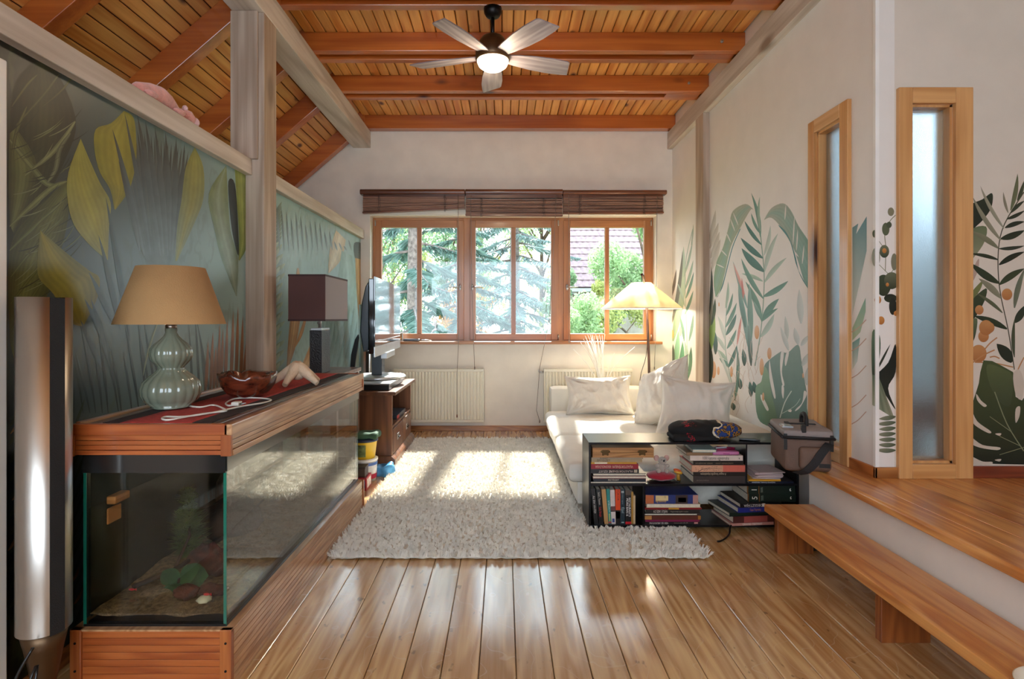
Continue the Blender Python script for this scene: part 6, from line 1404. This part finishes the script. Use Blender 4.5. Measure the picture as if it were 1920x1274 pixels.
# monstera
Q.poly(c2([(268, 1078), (298, 1040), (312, 965), (335, 932), (400, 885), (414, 890), (440, 888), (490, 850), (506, 930), (520, 1020), (535, 1110), (535, 1180), (545, 1250), (480, 1274), (350, 1274), (280, 1230)]), '#7f9a92', '#5f7d74')
Q.poly(c2([(268, 1078), (298, 1040), (312, 965), (336, 1000), (350, 1100), (380, 1240), (340, 1274), (280, 1225)]), '#8fae92', '#5d8068')
for pts in ([(340, 930), (350, 990), (372, 1115), (362, 1120), (340, 1020)], [(400, 890), (415, 895), (405, 990), (418, 1055), (408, 1058), (396, 980)], [(300, 1110), (335, 1180), (325, 1190), (296, 1130)], [(405, 1060), (416, 1075), (412, 1130), (404, 1100)], [(520, 1090), (534, 1110), (500, 1175), (474, 1195), (480, 1182), (510, 1150)], [(440, 1186), (455, 1188), (452, 1200), (438, 1196)], [(430, 890), (442, 892), (425, 960), (420, 930)]): Q.poly(c2(pts), WH)
Q.line([c1(395, 1230), c1(420, 1150), c1(455, 1090)], .9, '#cfd8d0'); Q.line([c1(400, 1210), c1(470, 1170), c1(500, 1130)], .6, '#b5c4bb')
for s0, t0, w in (((505, 740), (495, 560), 7), ((490, 850), (470, 760), 6), ((440, 880), (398, 756), 5), ((505, 855), (545, 800), 5), ((510, 960), (550, 890), 6), ((535, 1060), (545, 960), 7)): Q.lens(c1(*s0), c1(*t0), w, '#cdd6d3', '#d9ded9')
for x, y, rx, ry in ((50, 980, 5, 16), (275, 785, 4.6, 13), (340, 895, 4, 11), (300, 965, 4, 16), (75, 985, 2.5, 8), (25, 1000, 2.5, 9), (548, 680, 2, 6), (308, 1120, 2, 8), (82, 1080, 3, 9), (143, 990, 2.6, 10), (128, 1110, 3, 10), (78, 640, 1.2, 4), (515, 1010, 1.6, 5)): Q.oval(1320+x/2.77, 340+y/2.77, rx, ry, '#dfb896', '#d29a68')
for k in range(26):
    x = rnd.uniform(150, 275); y = rnd.uniform(860, 1240); Q.line([c1(x, y), c1(x+rnd.uniform(-20, 20), y-50), c1(x+rnd.uniform(-40, 40), y-rnd.uniform(80, 120))], .32, '#c9b3a4')
# left of the little post
for a, b, w, cc in (((1262, 640), (1282, 462), 9, '#8fae8a'), ((1259, 610), (1280, 470), 4, '#6d6f66'), ((1258, 560), (1268, 505), 3, '#7a7068'), ((1262, 700), (1272, 620), 6, '#8ebf9a'), ((1270, 735), (1280, 640), 7, '#5f9a78'), ((1288, 715), (1296, 650), 5, '#5a8068'), ((1259, 700), (1262, 645), 4, '#57604f'), ((1261, 735), (1266, 690), 4, '#6b6f60'), ((1284, 545), (1300, 488), 3, '#9db8a6'), ((1282, 520), (1299, 450), 2.4, '#a8bcae'), ((1286, 560), (1301, 510), 3, G1), ((1284, 590), (1300, 545), 3, G1), ((1284, 575), (1270, 530), 2.5, '#a6c0b2'), ((1283, 640), (1274, 590), 3, G1), ((1292, 640), (1300, 590), 3, '#7fa393'), ((1290, 690), (1284, 640), 4, G2), ((1296, 460), (1300, 420), 1.6, '#b0c0b3')): Q.lens(a, b, w, cc, '#c4d4c2' if w > 8 else cc, .1)
Q.line([(1290, 700), (1287, 600), (1285, 500), (1299, 430)], .6, '#9bb1a4'); Q.oval(1261, 627, 2.4, 8, '#e0a04a'); Q.oval(1276, 622, 2.6, 9, '#dfc3a8')
for a, b, w, cc in (((1330, 665), (1334, 560), 8, '#8fae5c'), ((1331, 720), (1330, 640), 6, '#37402e'), ((1334, 610), (1341, 560), 4, '#4d5f4a'), ((1329, 620), (1336, 530), 3, '#8d8a78'), ((1330, 590), (1334, 500), 3, '#3d463c')): Q.lens(a, b, w, cc, cc, .1)
# strip between the frosted window and the corner
k1 = lambda x, y: (1590+x/2.55, 380+y/2.55)
Q.poly([k1(*p) for p in ((22, 120), (50, 100), (40, 150), (90, 66), (90, 230), (68, 330), (22, 540), (23, 330))], '#5c8c92', '#c9cec2', smooth=False)
Q.poly([k1(*p) for p in ((22, 600), (85, 455), (85, 520), (60, 620), (22, 660))], '#7fa692', '#a9b995', smooth=False); Q.poly([k1(*p) for p in ((22, 670), (58, 645), (45, 760), (22, 800))], '#5f9088', '#cfd3c8', smooth=False)
for y in (600, 690, 820, 960, 1040): Q.line([k1(18, y+20), k1(50, y), k1(88, y-40)], .9, '#c2a08e')
Q.build('mural_print', wall_right, vcol_mat('watercolour_print', .6, .4, .05, 14))
# wall facing the room
S = Print(wallF, .00012)
f3 = lambda x, y: (1630+x/2.275, 320+y/2.275)
D1, D2 = '#33402c', '#56603f'
S.line([f3(68, 430), f3(70, 330), f3(66, 270), f3(85, 220), f3(112, 190)], .8, '#8a8a70'); S.line([f3(68, 340), f3(30, 285)], .6, '#8a8a70'); S.line([f3(80, 440), f3(40, 400)], .6, '#8a8a70'); S.line([f3(90, 440), f3(112, 410)], .6, '#8a8a70')
for x, y, rx, ry, cc in ((92, 176, 6, 8, '#7c7a62'), (70, 250, 7, 12, '#5a6148'), (84, 232, 5, 6, '#4c5440'), (22, 270, 4, 7, '#4f553e'), (64, 345, 9, 12, '#6f735a'), (28, 370, 8, 18, '#8a8975'), (106, 390, 6, 16, '#7c7b66'), (60, 490, 14, 20, '#3c4630'), (95, 470, 14, 16, '#6d7058'), (90, 545, 12, 8, '#1d2219'), (100, 580, 7, 16, '#1d2219')): S.oval(1630+x/2.275, 320+y/2.275, rx, ry, cc, '#2f3826' if rx > 8 else cc)
for x, y, r in ((64, 342, 4), (77, 487, 3), (36, 552, 6.5), (50, 640, 6.5), (113, 610, 4)): S.oval(1630+x/2.275, 320+y/2.275, r, r*1.2, '#c98a48', '#a9672c')
S.poly([f3(*p) for p in ((12, 690), (44, 705), (46, 780), (26, 870), (12, 880))], '#5c7258', '#1f2b20'); S.poly([f3(*p) for p in ((112, 740), (112, 860), (80, 930), (112, 1020), (70, 960), (30, 900), (20, 880), (80, 820))], '#141a16', '#1b241c')
S.lens(f3(28, 860), f3(90, 740), 2.4, '#2c3324'); S.strip([f3(12, 870), f3(12, 1000)], [f3(40, 880), f3(108, 1060)], '#5a6a52', '#9a9a80', '#727f66', 3)
for k in range(7): S.lens(f3(112, 1050+k*24), f3(28-k*1+rnd.uniform(0, 14), 1060+k*22), 5, '#4f5d48', '#8f9078', -.1)
g4 = lambda x, y: (1800+x/2.16, 300+y/2.16)
S.poly([g4(*p) for p in ((40, 190), (90, 160), (130, 135), (128, 190), (100, 235), (70, 265), (40, 285))], '#26301f', '#1a2218'); S.poly([g4(*p) for p in ((40, 290), (105, 270), (100, 330), (60, 390), (40, 400))], '#5d6b4c', '#8b8b70'); S.poly([g4(*p) for p in ((40, 580), (105, 520), (100, 570), (60, 640), (40, 650))], '#3a472c', '#222c1c'); S.poly([g4(*p) for p in ((40, 660), (70, 645), (60, 720), (40, 740))], '#5d6b4c', '#2c3a26')
for pts, cc in (([(40, 470), (75, 400), (72, 450), (46, 500)], '#b39a8c'), ([(40, 545), (90, 490), (80, 530), (44, 570)], '#6d7444')): S.poly([g4(*p) for p in pts], cc)
S.line([g4(220, 850), g4(195, 690), g4(160, 520), g4(155, 370), g4(180, 260), g4(259, 130)], 1.0, '#4d4a38')
for s0, t0, cc, w in (((165, 325), (50, 148), '#8d8a74', 5), ((178, 278), (82, 105), '#9a957f', 4), ((155, 358), (42, 288), '#7c7b62', 6), ((155, 405), (40, 380), '#2d3522', 4), ((158, 500), (42, 418), '#303b26', 8), ((165, 560), (75, 480), '#8a8770', 7), ((172, 620), (65, 540), '#5a5f44', 4), ((190, 685), (52, 632), '#2e3a26', 7), ((195, 215), (175, 130), '#8b8670', 3), ((205, 205), (233, 55), '#6c7050', 5), ((232, 165), (259, 85), '#454c34', 4), ((205, 215), (262, 165), '#343c28', 4), ((190, 240), (262, 205), '#2a3220', 4), ((182, 275), (262, 250), '#262e1e', 5), ((165, 320), (262, 285), '#2a3422', 7), ((158, 360), (262, 348), '#30382a', 4), ((158, 425), (262, 372), '#20281a', 6), ((160, 505), (262, 440), '#39452c', 7), ((220, 600), (262, 440), '#6f7560', 6), ((222, 660), (262, 590), '#2c3626', 8), ((220, 800), (222, 640), '#4a523c', 4), ((210, 820), (148, 745), '#222c1e', 12)): S.lens(g4(*s0), g4(*t0), w, cc, cc, rnd.choice((-.15, .15)))
for x, y, r in ((78, 608, 8), (95, 715, 10), (75, 785, 15), (105, 680, 13), (190, 545, 10), (120, 680, 9)): S.oval(1800+x/2.16, 300+y/2.16, r, r*1.1, '#c08a55', '#a5693a')
for a, b in (((40, 830), (140, 770)), ((60, 820), (215, 840)), ((90, 780), (150, 720)), ((215, 900), (259, 800)), ((120, 800), (160, 805))): S.line([g4(*a), g4((a[0]+b[0])/2, (a[1]+b[1])/2-6), g4(*b)], 1.2, '#b58052')
S.poly([g4(*p) for p in ((95, 812), (130, 815), (170, 835), (215, 860), (225, 960), (250, 975), (262, 960), (262, 1235), (130, 1232), (60, 1228), (40, 1190), (36, 1130), (50, 1060), (42, 1010), (62, 950), (76, 905), (82, 860))], '#46522f', '#151d15', smooth=False)
S.poly([g4(*p) for p in ((110, 830), (180, 850), (212, 880), (205, 990), (165, 985), (120, 910))], '#55613c', '#3a4630')
for pts in ([(66, 948), (85, 975), (108, 995), (95, 1000), (70, 975)], [(44, 1010), (70, 1060), (124, 1100), (112, 1106), (60, 1075), (38, 1040)], [(40, 1120), (90, 1155), (160, 1165), (150, 1176), (80, 1166), (38, 1145)], [(225, 1010), (243, 1000), (240, 1040), (225, 1065)], [(142, 1110), (166, 1108), (160, 1118)], [(40, 1200), (90, 1222), (130, 1224), (120, 1236), (50, 1234)], [(140, 1216), (166, 1212), (160, 1222)], [(215, 870), (240, 850), (258, 900), (250, 970), (225, 950)]): S.poly([g4(*p) for p in pts], '#c9bdae')
S.line([g4(140, 940), g4(190, 1070), g4(258, 1180)], 1.0, '#7f8568')
for a, b in (((205, 1100), (120, 1040)), ((245, 1160), (160, 1120)), ((258, 1165), (160, 1195))): S.line([g4(*a), g4(*b)], .6, '#7f8568')
S.build('mural_print', wall_ret, bpy.data.materials['watercolour_print'])

# ================================================================== garden beyond the window
structure(MB().box(-40, 40, YB+.4, 60, -1.9, -1.8).build('ground', plain('lawn', '#5d6f3a', .95, var=.3, vscale=2)), 'grassy garden ground outside the window', 'ground')
M['bark'] = plain('spruce_bark', '#6d6460', .95, var=.25, vscale=18, bump=1, bscale=30)
M['bark2'] = plain('shrub_bark', '#5b4a3c', .95, var=.25, vscale=18)
M['spruce'] = translucent('blue_spruce_needles', '#58776e', .3)
M['spruce_hazy'] = translucent('hazy_spruce_needles', '#788f8c', .35)  # haze put into the needle colour
M['leaf_y'] = translucent('yellow_green_leaves', '#a9b06a', .5)
M['leaf_g'] = translucent('fresh_green_leaves', '#93ae7e', .5)
M['leaf_d'] = translucent('mid_green_leaves', '#6f8c66', .5)
M['leaf_o'] = translucent('orange_leaves', '#c9924a', .5)
def leaf_cloud(centres, radii, n, size, seed, flat=1.0):
    g = np.random.default_rng(seed); k = g.integers(0, len(centres), n); d = g.normal(size=(n, 3)); d /= np.linalg.norm(d, axis=1)[:, None]
    r = (g.random(n)**.45)[:, None]; c = np.array(centres)[k]+d*r*np.array(radii)[k][:, None]*np.array([1, 1, flat])
    a = g.normal(size=(n, 3)); a /= np.linalg.norm(a, axis=1)[:, None]; b = np.cross(a, g.normal(size=(n, 3))); b /= np.linalg.norm(b, axis=1)[:, None]
    s_ = (size*(.6+.8*g.random(n)))[:, None]; V = np.empty((n*4, 3)); V[0::4] = c-a*s_; V[1::4] = c+b*s_*.5; V[2::4] = c+a*s_; V[3::4] = c-b*s_*.5
    return V, np.arange(n*4).reshape(n, 4)
def broad_tree(label, x, y, h, cr, mat, n, seed, size=.07, z0=-1.8, group=None, low=.25, nm='tree'):
    g = random.Random(seed); t = thing(nm, label, 'tree' if nm == 'tree' else 'shrub', (x, y, z0), group=group)
    mb = MB(); mb.tube([(0, 0, 0), (.06*g.uniform(-1, 1), 0, h*.3), (.1*g.uniform(-1, 1), .05, h*.6), (0, 0, h*.9)], [.012*h, .010*h, .007*h, .003*h], 8); mb.build('trunk', M['bark2'], t, local=True)
    cs_ = []; rs_ = []
    for k in range(22):
        zz = h*(low+(1-low)*g.random()**.8); q = cr*(1-.45*abs(zz/h-.55)); a = g.random()*2*PI; rr = q*g.random()**.6; p = (rr*math.cos(a), rr*math.sin(a), zz); cs_.append(p); rs_.append(cr*g.uniform(.18, .40))
        if k < 12: MB().tube([(0, 0, zz*.7), (p[0]*.5, p[1]*.5, zz*.86), p], [.005*h, .0035*h, .0015*h], 6).build('branch', M['bark2'], t, local=True)
    V, T = leaf_cloud(cs_, rs_, int(n*3.4), size*.62, seed); tag(np_obj('crown', V, T, mat, t), kind='stuff'); return t
def spruce(label, x, y, h, cr, mat, seed, nb=46, z0=-1.8, group=None, tr=.13, dens=190, zlow=.12, lean=0):
    g = np.random.default_rng(seed); t = thing('spruce', label, 'tree', (x, y, z0), group=group)
    MB().tube([(0, 0, 0), (lean*.3, 0, h*.3), (lean*.6, 0, h*.6), (lean, 0, h)], [tr*1.15, tr, tr*.7, .01], 14).build('trunk', M['bark'], t, local=True)
    VV = []; TT = []; m = 0; br = []
    for k in range(nb):
        zz = h*(zlow+(1-zlow)*(k/nb)); L = cr*(1-zz/h)**.75*g.uniform(.75, 1.1)+.15; a = k*2.4+g.random(); dr = np.array([math.cos(a), math.sin(a), 0]); pts = [np.array([lean*zz/h, 0, zz])+dr*L*u+np.array([0, 0, -.38*L*u**1.5+.14*L*u**3]) for u in np.linspace(0, 1, 6)]
        MB().tube([tuple(p) for p in pts], [.030, .024, .018, .012, .008, .004], 5).build('branch', M['bark'], t, local=True)
        side = np.array([-dr[1], dr[0], 0])
        ns = int(dens*L*1.5)
        u = .12+.88*g.random(ns)**.8; base = np.array([np.interp(u, np.linspace(0, 1, 6), [p[i] for p in pts]) for i in range(3)]).T
        sgn = np.where(g.random(ns) > .5, 1, -1)[:, None]; ln = (.10+.22*L*(1-u)*.8+.05)[:, None]*(.6+.6*g.random((ns, 1)))
        d = side*sgn*(.5+.5*g.random((ns, 1)))+dr*(.35+.5*g.random((ns, 1)))+np.array([0, 0, -1])*(.2+.7*g.random((ns, 1))); d /= np.linalg.norm(d, axis=1)[:, None]
        q = np.cross(d, g.normal(size=(ns, 3))); q /= np.linalg.norm(q, axis=1)[:, None]; tip = base+d*ln; w_ = .012+.008*g.random((ns, 1))
        V = np.empty((ns*4, 3)); V[0::4] = base-q*w_*.5; V[1::4] = (base+tip)/2+q*w_; V[2::4] = tip; V[3::4] = (base+tip)/2-q*w_; VV.append(V); TT.append(np.arange(ns*4).reshape(ns, 4)+m); m += ns*4
    tag(np_obj('needles', np.concatenate(VV), np.concatenate(TT), mat, t), kind='stuff'); return t
spruce('tall spruce with thick grey trunk and drooping branches outside the left casement', PX(775, 10.5), 10.5, 8.6, 2.3, M['spruce'], 3, 52, tr=.125, dens=150)
spruce('blue spruce with dense drooping sprays between the left and middle casements', PX(845, 9.6)-.05, 12.2, 7.4, 2.0, M['spruce'], 8, 60, tr=.10, dens=150)
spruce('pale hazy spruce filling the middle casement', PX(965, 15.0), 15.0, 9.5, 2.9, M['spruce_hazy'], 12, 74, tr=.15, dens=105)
spruce('low blue spruce top rising at the foot of the left casement', PX(815, 8.6), 8.7, 3.0, 1.1, M['spruce'], 21, 30, tr=.06, dens=230)
for a in ((PX(735, 19), 19.5, 8.4, 2.6, 'leaf_y', 5200, 31, 'yellowish green leafy tree far behind the trunk of the tall spruce'), (PX(830, 16), 17.0, 6.4, 1.7, 'leaf_d', 4200, 32, 'mid green leafy tree behind the blue spruce in the left casement'),
          (PX(900, 22), 22, 9.5, 2.7, 'leaf_g', 4600, 33, 'fresh green leafy tree behind the hazy spruce, left of it'), (PX(1015, 21), 21, 9.0, 2.6, 'leaf_y', 4400, 34, 'yellowish leafy tree behind the hazy spruce, right of it'),
          (PX(1216, 12.5), 12.5, 6.6, 1.5, 'leaf_g', 11000, 36, 'bright green leafy tree outside the right pane of the right casement'), (PX(700, 15), 15.0, 6.5, 1.6, 'leaf_d', 3200, 37, 'mid green leafy tree at the left edge of the window view')):
    broad_tree(a[7], a[0], a[1], a[2], a[3], M[a[4]], a[5], a[6], group='leafy trees in the garden')
for a in ((PX(1100, 10), 10.2, 3.5, .95, 'leaf_g', 6000, 41, 'green flowering shrub before the tiled roof in the right casement'), (PX(1150, 11), 11.6, 3.6, .9, 'leaf_y', 4600, 42, 'yellow green shrub between the flowering shrub and the leafy tree'), (PX(1075, 12), 12.0, 3.9, .9, 'leaf_d', 4200, 43, 'mid green shrub seen through the mullion left of the right casement'), (PX(860, 13), 13.4, 3.6, 1.0, 'leaf_o', 1800, 44, 'autumn orange shrub behind the blue spruce')):
    broad_tree(a[7], a[0], a[1], a[2], a[3], M[a[4]], a[5], a[6], .055, group='shrubs in the garden', low=.1, nm='shrub')
# neighbour's house with tiled roof
M['tile'] = plain('roof_tile', '#857073', .8, var=.15, vscale=9); M['tile_d'] = plain('roof_underlay', '#6d5c60', .9)
hx0, hx1, hy0, hy1, hz0, hz1 = PX(1066, 17), 6.2, 16.6, 20.2, 2.1, 6.1
hs = thing('house', 'neighbouring house with a pinkish tiled roof beyond the garden', 'house', ((hx0+hx1)/2, 18.4, -1.8))
MB().box(hx0+.25, hx1, hy0+.35, 23.4, -1.8, 2.3).build('house_wall', plain('house_render', '#8d8478', .9), hs)
MB().prism([(hy0, hz0-.06), (hy1, hz1-.06), (hy1+3.6, hz0-.06), (hy1+3.6, hz0-.16), (hy1, hz1-.16), (hy0, hz0-.16)], 'x', hx0, hx1).build('roof_deck', M['tile_d'], hs)
rp = math.atan2(hz1-hz0, hy1-hy0); rl_ = math.hypot(hz1-hz0, hy1-hy0); rows, ncol = 19, 15; tw = (hx1-hx0)/ncol*.62; first = None
for r in range(rows):
    for k in range(ncol):
        if first is None:
            first = MB().add([(0, 0, 0), (tw*.5, -.01, .012), (tw, 0, 0), (0, rl_/rows*1.25, -.03), (tw*.5, rl_/rows*1.25, -.018), (tw, rl_/rows*1.25, -.03), (0, 0, .03), (tw*.5, -.01, .046), (tw, 0, .03), (0, rl_/rows*1.25, .0), (tw*.5, rl_/rows*1.25, .012), (tw, rl_/rows*1.25, .0)], [(6, 7, 10, 9), (7, 8, 11, 10), (0, 1, 7, 6), (1, 2, 8, 7), (0, 6, 9, 3), (2, 5, 11, 8)]).build('roof_tile', M['tile'], hs, local=True); b = first
        else: b = first.copy(); C.objects.link(b)
        v = r/rows; b.location = (hx0-hs.location.x+k*tw+(tw*.5 if r % 2 else 0), hy0+(hy1-hy0)*v-hs.location.y, hz0+(hz1-hz0)*v-.03+1.8+.02); b.rotation_euler = (rp, 0, 0)
MB().prism([(hy0+.02, hz0+.05), (hy1, hz1+.05), (hy1, hz1-.02), (hy0+.02, hz0-.02)], 'x', hx0+ncol*tw+tw*.5, hx1).build('roof_field', M['tile'], hs)
MB().box(hx0-.02, hx1, hy0-.10, hy0, hz0-.14, hz0-.04).build('gutter', M['steel'], hs)

# ---- lettering becomes plain mesh
bpy.context.view_layer.update()
dg = bpy.context.evaluated_depsgraph_get()
for o in [q for q in bpy.data.objects if q.type == 'FONT']:
    me = bpy.data.meshes.new_from_object(o.evaluated_get(dg)); n = o.name.split('.')[0]; mo = bpy.data.objects.new('lettering', me); C.objects.link(mo)
    mo.parent = o.parent; mo.location = o.location; mo.rotation_euler = o.rotation_euler; mo.scale = o.scale
    if not me.materials: me.materials.append(o.data.materials[0])
    bpy.data.objects.remove(o)
